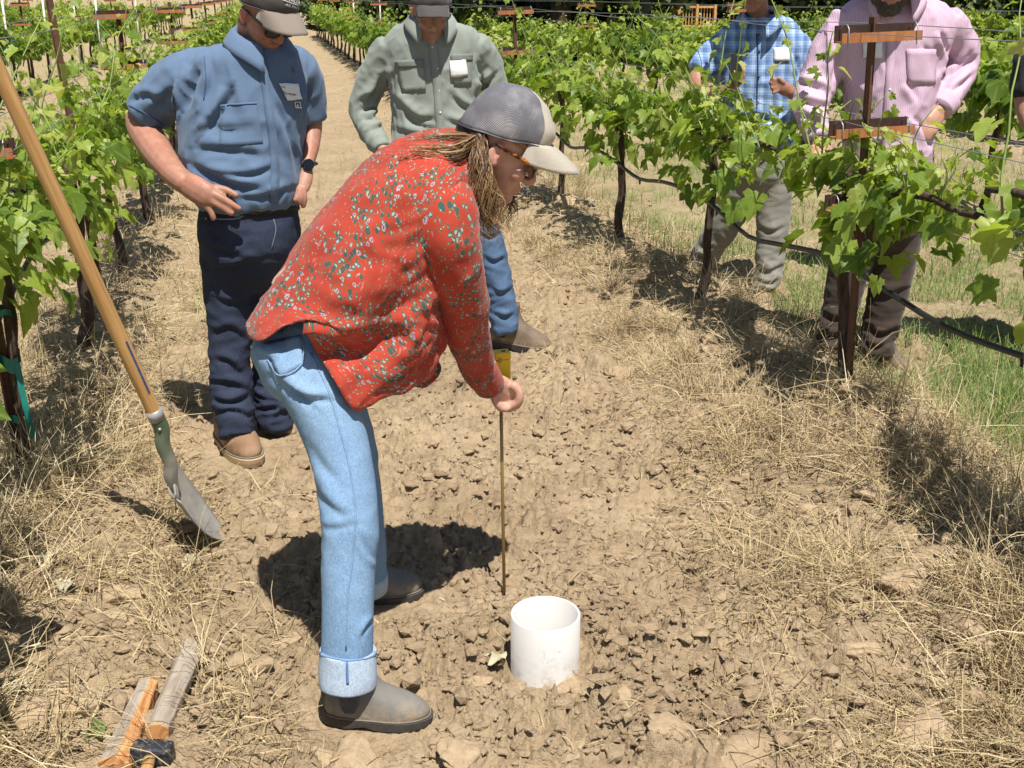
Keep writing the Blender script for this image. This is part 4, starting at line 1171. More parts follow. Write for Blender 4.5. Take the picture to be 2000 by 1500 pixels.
def trunk_rings(rings, d, seg=28, sub=4, p=2.3):
    """rings: (v, uL, uR, half depth): level oval sections of a standing trunk centred at forward distance d"""
    C = []
    for (v, ul, ur, dep, *dd) in rings:
        dc = d + (dd[0] if dd else 0); a = W(ul, v, dc); b = W(ur, v, dc); C.append(((a[0] + b[0]) / 2, dc, a[2], (b[0] - a[0]) / 2, dep))
    C = catmull(np.array(C), sub); th = np.arange(seg) * 2 * PI / seg; V = []
    for x, y, z, a, b in C:
        cx = np.sign(np.cos(th)) * np.abs(np.cos(th)) ** (2 / p); sy = np.sign(np.sin(th)) * np.abs(np.sin(th)) ** (2 / p)
        V.append(np.stack([x + a * cx, y + b * sy, np.full(seg, z)], 1))
    V = np.concatenate(V); f = grid_faces(len(C), seg); f.append(tuple(range(seg))[::-1]); f.append(tuple(range(len(V) - seg, len(V))))
    return V, [q[::-1] for q in f]
def head_R(yaw, pitch, roll=0):
    y, p = math.radians(yaw), math.radians(pitch); h = np.array((math.sin(y), -math.cos(y), 0))
    f = h * math.cos(p) - UPV * math.sin(p); u = h * math.sin(p) + UPV * math.cos(p)
    x = np.cross(f, u)
    if roll:
        r = math.radians(roll); x, u = x * math.cos(r) + u * math.sin(r), u * math.cos(r) - x * math.sin(r)
    return np.stack([x, f, u], 1)
def head_pieces(c, R, s=1.0, fem=False):
    P = []
    def T(vf): P.append(((np.asarray(vf[0]) * s) @ R.T + c, vf[1]))
    T(ellipsoid((0, -.014, .036), (.075, .096, .082), None, 22, 14))
    rows = [(.05, .066, .078, -.06), (.02, .068, .079, -.055), (-.01, .067, .078, -.05), (-.035, .064, .079, -.045), (-.06, .057 if not fem else .053, .079, -.035), (-.085, .047 if not fem else .040, .077, -.018), (-.105, .031 if not fem else .025, .073, .015), (-.118, .014, .062, .03)]
    C = catmull(np.array(rows), 4); th = np.arange(24) * 2 * PI / 24; V = []
    for z, hw, yf, yb in C:
        V.append(np.stack([hw * np.cos(th), (yf + yb) / 2 + (yf - yb) / 2 * np.sign(np.sin(th)) * np.abs(np.sin(th)) ** .9, np.full(24, z)], 1))
    V = np.concatenate(V); f = grid_faces(len(C), 24); f.append(tuple(range(24))[::-1]); f.append(tuple(range(len(V) - 24, len(V)))); T((V, [q[::-1] for q in f]))
    v, f, _ = tube([(0, .072, .018), (0, .088, -.008), (0, .104, -.034), (0, .092, -.046)], [.008, .0095, .0125 if not fem else .0105, .008], 10, 3); T((v, f))
    for sx in (-1, 1):
        T(ellipsoid((sx * .012, .089, -.040), (.009, .010, .008)))
        T(ellipsoid((sx * .030, .071, .022), (.026, .014, .010)))
        T(ellipsoid((sx * .040, .057, -.030), (.022, .024, .022)))
        a = Matrix.Rotation(-.25, 3, 'X'); T(ellipsoid((sx * .077, -.012, -.008), (.011, .017, .031), np.array(a)))
        T(ellipsoid((sx * .076, -.004, -.030), (.008, .010, .012)))
    T(ellipsoid((0, .080, -.0655), (.024, .0105, .0058))); T(ellipsoid((0, .078, -.0765), (.021, .011, .0068)))
    T(ellipsoid((0, .068, -.102), (.021, .017, .015)))
    return P
def skin_mat(name, base, red=(.55, .20, .15), sss=.08):
    m, nt, b = mat(name)
    a = nd(nt, 'ShaderNodeVertexColor', layer_name='skin'); sp = nd(nt, 'ShaderNodeSeparateColor'); nt.links.new(a.outputs[0], sp.inputs[0])
    n = noise(nt, coord(nt), 35, 4); n2 = noise(nt, coord(nt), 300, 2)
    c = ramp(nt, n, [(.3, [k * .80 for k in base]), (.7, [min(1, k * 1.10) for k in base])]).outputs[0]
    c = mixc(nt, math_n(nt, 'MULTIPLY', ramp(nt, noise(nt, coord(nt), 14, 3), [(.45, 0), (.7, 1)]).outputs[0], .28), c, red)
    c = mixc(nt, math_n(nt, 'MULTIPLY', ramp(nt, noise(nt, coord(nt), 160, 2), [(.58, 0), (.68, 1)]).outputs[0], .28), c, [k * .5 for k in base])
    c = mixc(nt, sp.outputs[0], c, red); c = mixc(nt, sp.outputs[1], c, (.16, .10, .08))
    nt.links.new(c, b.inputs['Base Color']); b.inputs['Roughness'].default_value = .5; b.inputs['Specular IOR Level'].default_value = .35
    b.inputs['Subsurface Weight'].default_value = sss; b.inputs['Subsurface Radius'].default_value = (.012, .005, .003); b.inputs['Subsurface Scale'].default_value = 1.0
    bump(nt, b, n2, .12, .001)
    return m
def make_body(name, pieces, voxel, mat_, parent, c, R, s, stubble=0.0, smooth=3):
    me = union_remesh('body', pieces, voxel, smooth)
    v = get_v(me); q = ((v - c) @ R) / s
    lip = np.exp(-(((q[:, 0] / .024) ** 2 + ((q[:, 1] - .086) / .012) ** 2 + ((q[:, 2] + .071) / .0095) ** 2)) ** 2) * .75
    mouth = np.exp(-(((q[:, 0] / .022) ** 2 + ((q[:, 1] - .086) / .014) ** 2 + ((q[:, 2] + .0712) / .0022) ** 2)) ** 2)
    red = .30 * np.exp(-(((np.abs(q[:, 0]) - .045) / .022) ** 2 + ((q[:, 1] - .06) / .03) ** 2 + ((q[:, 2] + .028) / .022) ** 2)) + .30 * np.exp(-((q[:, 0] / .014) ** 2 + ((q[:, 1] - .1) / .02) ** 2 + ((q[:, 2] + .035) / .016) ** 2)) + .35 * np.exp(-(((np.abs(q[:, 0]) - .08) / .012) ** 2 + (q[:, 2] / .04) ** 2 + (q[:, 1] / .03) ** 2))
    st = stubble * sstep(-.035, -.065, q[:, 2]) * sstep(-.135, -.11, q[:, 2]) * sstep(-.03, .02, q[:, 1]) * (np.abs(q[:, 0]) < .09) * (1 - lip)
    ear = np.exp(-(((np.abs(q[:, 0]) - .086) / .012) ** 2 + ((q[:, 1] + .008) / .009) ** 2 + ((q[:, 2] + .004) / .015) ** 2)); v2 = v - np.outer(np.sign(q[:, 0]) * ear * .008 * s, R[:, 0]); set_v(me, v2)
    at = me.color_attributes.new(name='skin', type='FLOAT_COLOR', domain='POINT')
    at.data.foreach_set('color', np.stack([np.clip(lip + red, 0, 1), np.clip(st + .7 * mouth, 0, 1), np.zeros(len(v)), np.ones(len(v))], 1).astype(np.float32).reshape(-1))
    o = link('body', me, mat_, parent); o.location = -parent.location
    # eyes
    eb = MB()
    return o
def child(name, me, mat_, parent):
    o = link(name, me, mat_, parent); o.location = -parent.location
    return o
class Cast:
    """lay thin pieces (pockets, tags, seams) on a garment's surface, measured in photo pixels"""
    def __init__(self, me, back=2.0):
        v = get_v(me); self.t = BVHTree.FromPolygons([tuple(x) for x in v], [tuple(p.vertices) for p in me.polygons])
    def hit(self, u, v):
        o = Vector((0, 0, H)); d = (Vector(W(u, v, 3.0)) - o).normalized()
        h = self.t.ray_cast(o + d * .5, d, 30)
        return (None, None) if h[0] is None else (np.array(h[0]), np.array(h[1]))
    def patch(self, quad, nu=8, nv=8, off=.003):
        """quad: four pixel corners tl, tr, br, bl"""
        tl, tr, br, bl = [np.array(q, float) for q in quad]; V = []; U = []; last = None; d0 = []
        for i in range(nv + 1):
            for j in range(nu + 1):
                s, t = j / nu, i / nv; p = (tl * (1 - s) + tr * s) * (1 - t) + (bl * (1 - s) + br * s) * t
                h, n = self.hit(*p)
                V.append(h if h is None else h + n * off); U.append(p)
        ds = [x[1] for x in V if x is not None]; med = float(np.median(ds)) if ds else 3.0
        V = np.array([x if x is not None and abs(x[1] - med) < .25 else W(u[0], u[1], med) for x, u in zip(V, U)])
        return V, [(i * (nu + 1) + j, (i + 1) * (nu + 1) + j, (i + 1) * (nu + 1) + j + 1, i * (nu + 1) + j + 1) for i in range(nv) for j in range(nu)]
    def strip(self, line, w, n=24, off=.003):
        L = catmull(np.array(line, float), max(2, n // max(1, len(line) - 1))); t = np.gradient(L, axis=0); t /= np.linalg.norm(t, axis=1)[:, None]; s = np.stack([-t[:, 1], t[:, 0]], 1)
        V = []; last = None
        for p, q in zip(L, s):
            if last is not None: break
            h, nn_ = self.hit(*p); last = None if h is None else (h, nn_)
        for p, q in zip(L, s):
            for k in (-.5, .5):
                h, nn_ = self.hit(*(p + q * w * k))
                if h is None: h, nn_ = (last if last is not None else (W(p[0], p[1], 3), np.array((0, -1, 0))))
                last = (h, nn_); V.append(h + nn_ * off)
        return np.array(V), [(2 * i, 2 * i + 1, 2 * i + 3, 2 * i + 2) for i in range(len(L) - 1)]
    def text(self, s, tl, tr, bl, off=.005):
        cu = bpy.data.curves.new('t', 'FONT'); cu.body = s; cu.size = 1.0; cu.shear = .25
        o = bpy.data.objects.new('t', cu); COL.objects.link(o); me = eval_mesh(o); bpy.data.objects.remove(o)
        v = get_v(me); f = [tuple(p.vertices) for p in me.polygons]
        if not len(v): return None
        v[:, 0] /= max(v[:, 0].max(), 1e-3); v[:, 1] = 1 - v[:, 1] / max(v[:, 1].max(), 1e-3)
        tl, tr, bl = map(np.array, (tl, tr, bl)); V = []
        for a, b_, _ in v:
            p = tl + (tr - tl) * a + (bl - tl) * b_; h, n = self.hit(*p)
            if h is None: h, n = self.lasth if getattr(self, 'lasth', None) else self.hit(*((tr + bl) / 2))
            if h is None: return None
            self.lasth = (h, n); V.append(h + n * off)
        return np.array(V), f
def piece(name, vf, mat_, parent, base, thick=.0015, smooth=True):
    """thin child piece of PARENT; BASE is the thing's location"""
    o = link(name, MB().add(vf[0], vf[1]).mesh(name, smooth), mat_, parent)
    if parent.type == 'EMPTY': o.location = -parent.location
    if thick:
        m_ = o.modifiers.new('t', 'SOLIDIFY'); m_.thickness = thick; m_.offset = 1
    return o
def fabric(name, col, scale=900, var=.12, rough=.85, fine=.18, wear=None):
    m, nt, b = mat(name); co = coord(nt)
    n = noise(nt, co, 4, 4); f = noise(nt, co, scale * .35, 2)
    c = ramp(nt, n, [(.3, [k * (1 - var) for k in col]), (.7, [min(1, k * (1 + var)) for k in col])]).outputs[0]
    c = mixc(nt, fine, c, ramp(nt, f, [(.3, .4), (.7, 1.0)]).outputs[0], 'MULTIPLY')
    if wear: c = mixc(nt, ramp(nt, noise(nt, co, 7, 4), [(.45, 0), (.75, .7)]).outputs[0], c, wear)
    nt.links.new(c, b.inputs['Base Color']); b.inputs['Roughness'].default_value = rough; b.inputs['Specular IOR Level'].default_value = .2
    b.inputs['Sheen Weight'].default_value = .15
    w1 = nd(nt, 'ShaderNodeTexWave', i_Scale=scale * .25); nt.links.new(co, w1.inputs[0])
    bump(nt, b, math_n(nt, 'ADD', f, math_n(nt, 'MULTIPLY', noise(nt, co, 28, 4), 1.5)), .35, .002)
    return m
def denim(name, dark, light, fade=(.35, .75)):
    m, nt, b = mat(name); co = coord(nt)
    n = noise(nt, mapping(nt, co, (5, 5, 3)), 1.0, 4); tw = noise(nt, mapping(nt, co, (520, 520, 160)), 1.0, 2); big = noise(nt, mapping(nt, co, (130, 130, 60)), 1.0, 4, .7)
    c = ramp(nt, n, [(fade[0], dark), (fade[1], light)]).outputs[0]
    c = mixc(nt, .55, c, ramp(nt, tw, [(.3, [k * .62 for k in light]), (.7, [min(1, k * 1.35) for k in light])]).outputs[0])
    c = mixc(nt, .35, c, ramp(nt, big, [(.3, .45), (.7, 1.0)]).outputs[0], 'MULTIPLY')
    nt.links.new(c, b.inputs['Base Color']); b.inputs['Roughness'].default_value = .9; b.inputs['Specular IOR Level'].default_value = .15
    bump(nt, b, math_n(nt, 'ADD', tw, noise(nt, co, 30, 4)), .4, .002)
    return m
def leather(name, col, var=.25, dust=.35):
    m, nt, b = mat(name); co = coord(nt); n = noise(nt, co, 14, 5, .6); n2 = noise(nt, co, 120, 4)
    c = ramp(nt, n, [(.3, [k * (1 - var) for k in col]), (.7, [k * (1 + var) for k in col])]).outputs[0]
    c = mixc(nt, math_n(nt, 'MULTIPLY', ramp(nt, noise(nt, co, 9, 5), [(.4, 0), (.7, 1)]).outputs[0], dust), c, (.36, .27, .175))
    wz = nd(nt, 'ShaderNodeNewGeometry'); sz_ = nd(nt, 'ShaderNodeSeparateXYZ'); nt.links.new(wz.outputs['Position'], sz_.inputs[0])
    mud = math_n(nt, 'MULTIPLY', ramp(nt, sz_.outputs[2], [(.02, 1), (.075, 0)]).outputs[0], ramp(nt, noise(nt, co, 30, 5, .7), [(.38, 0), (.6, .9)]).outputs[0])
    c = mixc(nt, mud, c, (.42, .31, .195))
    nt.links.new(c, b.inputs['Base Color']); b.inputs['Roughness'].default_value = .72; b.inputs['Specular IOR Level'].default_value = .3; bump(nt, b, math_n(nt, 'ADD', n2, math_n(nt, 'MULTIPLY', n, 2.0)), .4, .002)
    return m
def boot(parent, heel, toe, upper, sole_m, gore=None, h=.17, scale=1.0, laces=False, toe_up=0.0, welt=None):
    """boot between two ground points"""
    heel = np.array(heel[:2]); toe = np.array(toe[:2]); d = toe - heel; L = np.linalg.norm(d); d /= L; k = L / .285
    yv = np.array((-d[1], d[0])); c0 = heel + d * .08 * k
    def T(p):
        p = np.asarray(p, float); return np.stack([c0[0] + (d[0] * p[:, 0] + yv[0] * p[:, 1]) * k, c0[1] + (d[1] * p[:, 0] + yv[1] * p[:, 1]) * k, p[:, 2] * k + toe_up * np.clip(p[:, 0] / .2, 0, 1) ** 2], 1) - np.array(parent.location)
    th = np.arange(40) * 2 * PI / 40
    def outline(xb, xf, hw, e=2.5):
        cx = (xb + xf) / 2; ax_ = (xf - xb) / 2; c_, s_ = np.cos(th), np.sin(th)
        X = cx + ax_ * np.sign(c_) * np.abs(c_) ** (2 / e); wd = hw * (1 + .10 * np.sin((X - cx) / ax_ * 2.2 + .2) - .10 * np.exp(-((X - cx + .02) / .05) ** 2))
        return X, wd * np.sign(s_) * np.abs(s_) ** (2 / e)
    rows = [(.024, -.072, .198, .047), (.04, -.074, .200, .0475), (.058, -.073, .188, .046), (.076, -.070, .155, .0425), (.094, -.067, .112, .039), (.115, -.066, .078, .0375), (.14, -.067, .060, .038), (h, -.068, .055, .039), (h + .03, -.067, .054, .038)]
    C = catmull(np.array(rows), 3); V = []
    for z, xb, xf, hw in C:
        X, Y = outline(xb, xf, hw, 2.3); V.append(np.stack([X, Y, np.full(40, z)], 1))
    V = np.concatenate(V); n_ = perlin3(V * 26) + 1.2 * (ridged(V * np.array((55, 20, 40))) - .5) * np.exp(-((V[:, 0] - .085) / .05) ** 2); V[:, :2] *= (1 + .020 * n_)[:, None]
    f = grid_faces(len(C), 40); f.append(tuple(range(len(V) - 40, len(V)))); f.append(tuple(range(40))[::-1])
    up = link('boot', MB().add(T(V), f).mesh('boot'), upper, parent)
    # sole with heel block
    SV = []; prof = [(.0, 1.0), (.012, 1.02), (.024, 1.03), (.026, .98)]
    for z, g in prof:
        X, Y = outline(-.078, .206, .050, 2.4); zz = np.where((z < .01) & (X > -.005) & (X < .05), .008, z); SV.append(np.stack([X * g, Y * g, zz], 1))
    SV = np.concatenate(SV); f = grid_faces(4, 40); f.append(tuple(range(40))[::-1]); f.append(tuple(range(120, 160)))
    so = link('sole', MB().add(T(SV), f).mesh('sole', False), sole_m, up)
    X, Y = outline(-.077, .204, .0495, 2.4); wp_ = np.stack([X, Y, np.full(40, .0285)], 1); v, f, _ = tube(T(np.concatenate([wp_, wp_[:1]])), .0022 * k, 6, 0, False); link('welt', MB().add(v, f).mesh('welt'), M_welt, up)
    v, f, _ = tube(T(np.array([(.118, -.041, .03), (.112, -.036, .06), (.104, -.018, .083), (.102, 0, .088), (.104, .018, .083), (.112, .036, .06), (.118, .041, .03)])), .0013 * k, 5, 4); link('toe_seam', MB().add(v, f).mesh('toe_seam'), upper, up)
    if gore is not None:
        for sy in (-1, 1):
            GV = []
            for i in range(9):
                t = i / 8; z = .052 + (h + .015 - .052) * t; w = .012 + .020 * t ** .5
                for xx in (-.002 - w, -.002, -.002 + w): GV.append((xx, sy * (.0475 - .0085 * min(1, max(0, (z - .055) / .05))), z))
            g_ = [(3 * i + j, 3 * i + j + 1, 3 * i + j + 4, 3 * i + j + 3) for i in range(8) for j in range(2)]
            link('elastic_gore', MB().add(T(np.array(GV)), g_).mesh('elastic_gore'), gore, up)
    if laces:
        for i in range(4):
            x = .06 + .022 * i; z = .118 - .011 * i - (.003 * i * i)
            v, f, _ = tube([(x, -.026, z - .006), (x + .004, 0, z + .009), (x + (.012 if i % 2 else -.008), .026, z - .006)], .0028, 6, 4)
            link('lace', MB().add(T(v), f).mesh('lace'), M_lace, up)
    return up
def cap(parent, c, R, s, m_front, m_back, m_brim, base, split=52, brim_len=.078, edge_tilt=.30, m_button=None):
    """baseball cap on a head at c with axes R"""
    def T(v): return (np.asarray(v) * s) @ R.T + c - np.array(parent.location)
    nth, nph = 20, 56; V = []
    for i in range(nth + 1):
        t = (i / nth) * math.radians(97)
        for j in range(nph):
            p = 2 * PI * j / nph; x, y, z = math.sin(t) * math.cos(p), math.sin(t) * math.sin(p), math.cos(t)
            sq = 1 + .03 * math.cos(6 * p) * math.sin(t)
            V.append((.0865 * x * sq, -.010 + .106 * y * sq, .046 + .098 * z))
    V = np.array(V); V[:, 2] += edge_tilt * V[:, 1] * sstep(.13, .03, V[:, 2])
    V += .0025 * np.stack([perlin3(V * 30), perlin3(V * 30 + 9), perlin3(V * 30 + 18)], 1)
    f = grid_faces(nth + 1, nph, True, True)
    me = MB().add(T(V), f, V[:, [0, 2]]).mesh('crown'); me.materials.append(m_front); me.materials.append(m_back)
    fj = np.array([min(q) % nph if (max(q) % nph) - (min(q) % nph) < 9 else nph - 1 for q in f]); fa = np.array([(k % nph + .5) * 360 / nph for k in range(len(f))])
    me.polygons.foreach_set('material_index', (np.abs(((fa - 90 + 180) % 360) - 180) > split).astype(np.int32))
    cr = link('cap', me, None, parent)
    md = cr.modifiers.new('t', 'SOLIDIFY'); md.thickness = .002
    edge = V[-nph:]
    bt = ellipsoid((0, -.010, .139), (.007, .007, .003)); link('button', MB().add(T(bt[0]), bt[1]).mesh('button'), m_button or m_back, cr)
    # brim
    nb, ns = 25, 9; BV = []
    for i in range(nb):
        a = math.radians(90 - 56 + 112 * i / (nb - 1)); j = a / (2 * PI) * nph; j0 = int(j) % nph; e = edge[j0] * (1 - (j - int(j))) + edge[(j0 + 1) % nph] * (j - int(j))
        t = (i / (nb - 1) - .5) * 2
        for k in range(ns):
            q = k / (ns - 1); L = brim_len * (1 - abs(t) ** 2.6) ** .6
            BV.append((e[0] * (1 + .10 * q * (1 - abs(t) ** 3)), e[1] + L * q, e[2] + .004 - .026 * q * t * t - .010 * q * q - .012 * q))
    BV = np.array(BV); bf = [(i * ns + k, i * ns + k + 1, (i + 1) * ns + k + 1, (i + 1) * ns + k) for i in range(nb - 1) for k in range(ns - 1)]
    br = link('brim', MB().add(T(BV), bf).mesh('brim'), m_brim, cr); md = br.modifiers.new('t', 'SOLIDIFY'); md.thickness = .0035
    # sweat band seam along the edge
    ev = np.concatenate([edge, edge[:1]]); v, f, _ = tube(T(ev * np.array((1.005, 1.005, 1))), .0022, 6); link('edge_band', MB().add(v, f).mesh('edge_band'), m_back, cr)
    return cr
def brim_hat(parent, c, R, s, m_hat, rad=.155):
    def T(v): return (np.asarray(v) * s) @ R.T + c - np.array(parent.location)
    prof = [(.02, .150), (.06, .148), (.080, .125), (.090, .07), (.094, .052), (.12, .048), (rad, .040), (rad, .036), (.10, .044), (.085, .05)]
    n = 48; C = catmull(np.array(prof), 3); V = np.concatenate([np.stack([r * np.cos(np.arange(n) * 2 * PI / n) * .95, r * np.sin(np.arange(n) * 2 * PI / n) * 1.08 - .008, np.full(n, z)], 1) for r, z in C])
    f = grid_faces(len(C), n, True, False); f.append(tuple(range(n))[::-1])
    return link('brimmed_hat', MB().add(T(V), f).mesh('brimmed_hat'), m_hat, parent)
def sunglasses(parent, c, R, s, m_lens, m_frame, dz=.0):
    def T(v): return (np.asarray(v) * s) @ R.T + c - np.array(parent.location)
    fr = MB()
    for sx in (-1, 1):
        fr.add(*[T(q) if i == 0 else q for i, q in enumerate(tube([(sx * .081, -.020, .012 + dz), (sx * .077, .04, .013 + dz), (sx * .066, .086, .012 + dz), (sx * .060, .094, .010 + dz)], [.0022, .003, .0045, .004], 6, 3, flat=1.6)[:2])])
    fr.add(*[T(q) if i == 0 else q for i, q in enumerate(tube([(-.06, .094, .014 + dz), (-.03, .102, .018 + dz), (0, .100, .012 + dz), (.03, .102, .018 + dz), (.06, .094, .014 + dz)], .0028, 6, 4)[:2])])
    g = link('sunglasses', fr.mesh('sunglasses'), m_frame, parent)
    for sx in (-1, 1):
        V = []; n = 18
        for q in range(4):
            for j in range(n):
                a = 2 * PI * j / n; r = q / 3; x = sx * .033 + .029 * r * np.sign(math.cos(a)) * abs(math.cos(a)) ** .8; z = -.004 + dz + .022 * r * np.sign(math.sin(a)) * abs(math.sin(a)) ** .8
                V.append((x, .103 - .30 * max(0, abs(x) - .012) ** 1.2, z))
        link('lens', MB().add(T(np.array(V)), grid_faces(4, n)).mesh('lens'), m_lens, g).modifiers.new('t', 'SOLIDIFY').thickness = .002
    return g
def collar(parent, c, yaw, r, m_, h=.045, tip=.07, gap=28, tilt=.25, rise=.0, name='collar'):
    """turned down shirt collar round a neck at c; opening faces yaw"""
    y = math.radians(yaw); fh = np.array((math.sin(y), -math.cos(y), 0)); sh_ = np.array((fh[1], -fh[0], 0)) * -1
    V = []; nA = 41; rows = 7
    for i in range(nA):
        a = math.radians(gap + (360 - 2 * gap) * i / (nA - 1)); fr_ = abs(i / (nA - 1) - .5) * 2
        dirv = fh * math.cos(a) + sh_ * math.sin(a); tp = fr_ ** 5
        for k in range(rows):
            q = k / (rows - 1)
            if q < .3: rad = r + .002 * q; z = rise + h * .4 * (q / .3)
            else:
                t = (q - .3) / .7; rad = r + .004 + .046 * t ** .8; z = rise + h * .4 - (h + tip * tp) * t * (1 - .15 * (1 - t)) + .004 * math.sin(t * PI)
            p = np.array(c) + dirv * rad * (1 + .10 * tp * q) + UPV * (z + tilt * .06 * (-math.cos(a)))
            V.append(p)
    f = [(i * rows + k, i * rows + k + 1, (i + 1) * rows + k + 1, (i + 1) * rows + k) for i in range(nA - 1) for k in range(rows - 1)]
    o = link(name, MB().add(np.array(V), f).mesh(name), m_, parent)
    if parent.type == 'EMPTY': o.location = -parent.location
    md = o.modifiers.new('t', 'SOLIDIFY'); md.thickness = .003
    return o
def buttons(parent, castr, pts, m_, r=.0055):
    for u, v in pts:
        h, n = castr.hit(u, v)
        if h is None: continue
        h = h + n * .0045; R_ = np.array(Vector(n).to_track_quat('Z', 'Y').to_matrix()); V, f = ellipsoid((0, 0, 0), (r, r, .0022), None, 12, 6)
        o = link('button', MB().add(V @ R_.T + h, f).mesh('button'), m_, parent)

M_welt = simple('boot_welt', (.20, .17, .13), .85, 0, 300, .5)
M_lace = simple('lace', (.12, .075, .045), .8)
M_lens = simple('dark_lens', (.008, .008, .010), .08)
M_frame = simple('black_frame', (.012, .011, .011), .3)
m, nt, b = mat('tortoise_frame'); nt.links.new(ramp(nt, noise(nt, coord(nt), 90, 3), [(.42, (.02, .008, .004)), (.55, (.22, .065, .012)), (.65, (.50, .20, .03))]).outputs[0], b.inputs['Base Color']); b.inputs['Roughness'].default_value = .25; M_tort = m
M_tag = simple('paper_tag', (.80, .80, .81), .7, 0, 60, .04)
M_ink = simple('pen_ink', (.015, .015, .05), .6)
M_skinA = skin_mat('skin_ruddy', (.40, .205, .14), (.50, .145, .10))
M_skinB = skin_mat('skin_fair', (.58, .335, .25), (.56, .20, .17))
M_skinC = skin_mat('skin_tan', (.47, .265, .18), (.50, .19, .14))
M_blackrub = simple('dark_rubber', (.035, .034, .033), .75, 0, 60, .35)
# ------------------------------------------------------------------ the standing men
def hand_fist(pts_palm, fingers):
    P = [limb(pts_palm, 12, 4, .62)]
    for f in fingers: P.append(limb(f, 9, 4))
    return P
def base_of(points):
    p = np.mean([G(*q) for q in points], 0); return Vector((p[0], p[1], 0))
def standing(label, feet, d, shirt_m, torso, sleeves, arms, hands, skin, head, trouser_m, pelvis, legs, voxel=(.006, .0085, .0085), head_s=1.0, stubble=0., fem=False, shirt_w=None, trouser_w=None, neck=.056, seed=0, folds=(), tfolds=()):
    base = base_of(feet)
    rt = empty('person', base); tag(rt, label, 'person', 'people standing in the vineyard')
    hc, hR = head
    # body: head, neck, inner torso, arms and hands in one surface
    pieces = head_pieces(hc, hR, head_s, fem)
    tz = W(*[(torso[2][1] + torso[2][2]) / 2, torso[2][0], d]); 
    nb = hc + (hR @ np.array((0, -.035, -.05))) * head_s
    v, f, _ = tube([nb, (nb + tz) / 2 + np.array((0, .012, 0)), tz + np.array((0, .02, -.03))], [neck, neck * 1.0, neck * 1.25], 18, 4); pieces.append((v, f))
    inner = [(a[0] + 6, a[1] + 14, a[2] - 14, max(.04, a[3] - .025)) for a in torso[2:]]
    pieces.append(trunk_rings(inner, d, 22, 3))
    for a in arms: pieces.append(limb(a, 14, 4))
    for h in hands: pieces += hand_fist(*h)
    body = make_body('body', pieces, voxel[0], skin, rt, hc, hR, head_s, stubble)
    sp = [trunk_rings(torso, d)] + [limb(s_, 18, 4, 1.0, False) for s_ in sleeves]
    sm_ = union_remesh('shirt', sp, voxel[1], 6)
    wrinkle(sm_, seed, *(shirt_w or (.014, (7, 7, 4.0), .006, (19, 19, 12))))
    creases(sm_, folds)
    so = child('shirt', sm_, shirt_m, rt)
    tp = [trunk_rings(pelvis, d)] + [limb(l, 20, 4, 1.0, False) for l in legs]
    tm = union_remesh('trousers', tp, voxel[2], 6)
    zl = W(0, legs[0][-1][1], legs[0][-1][2])[2]
    wrinkle(tm, seed + 3, *(trouser_w or (.014, (6, 6, 8), .010, (10, 10, 24))), mask=lambda v: .45 + .9 * np.exp(-((v[:, 2] - zl) / .22) ** 2))
    creases(tm, tfolds)
    to = child('trousers', tm, trouser_m, rt)
    return rt, body, so, to, Cast(sm_), Cast(tm)

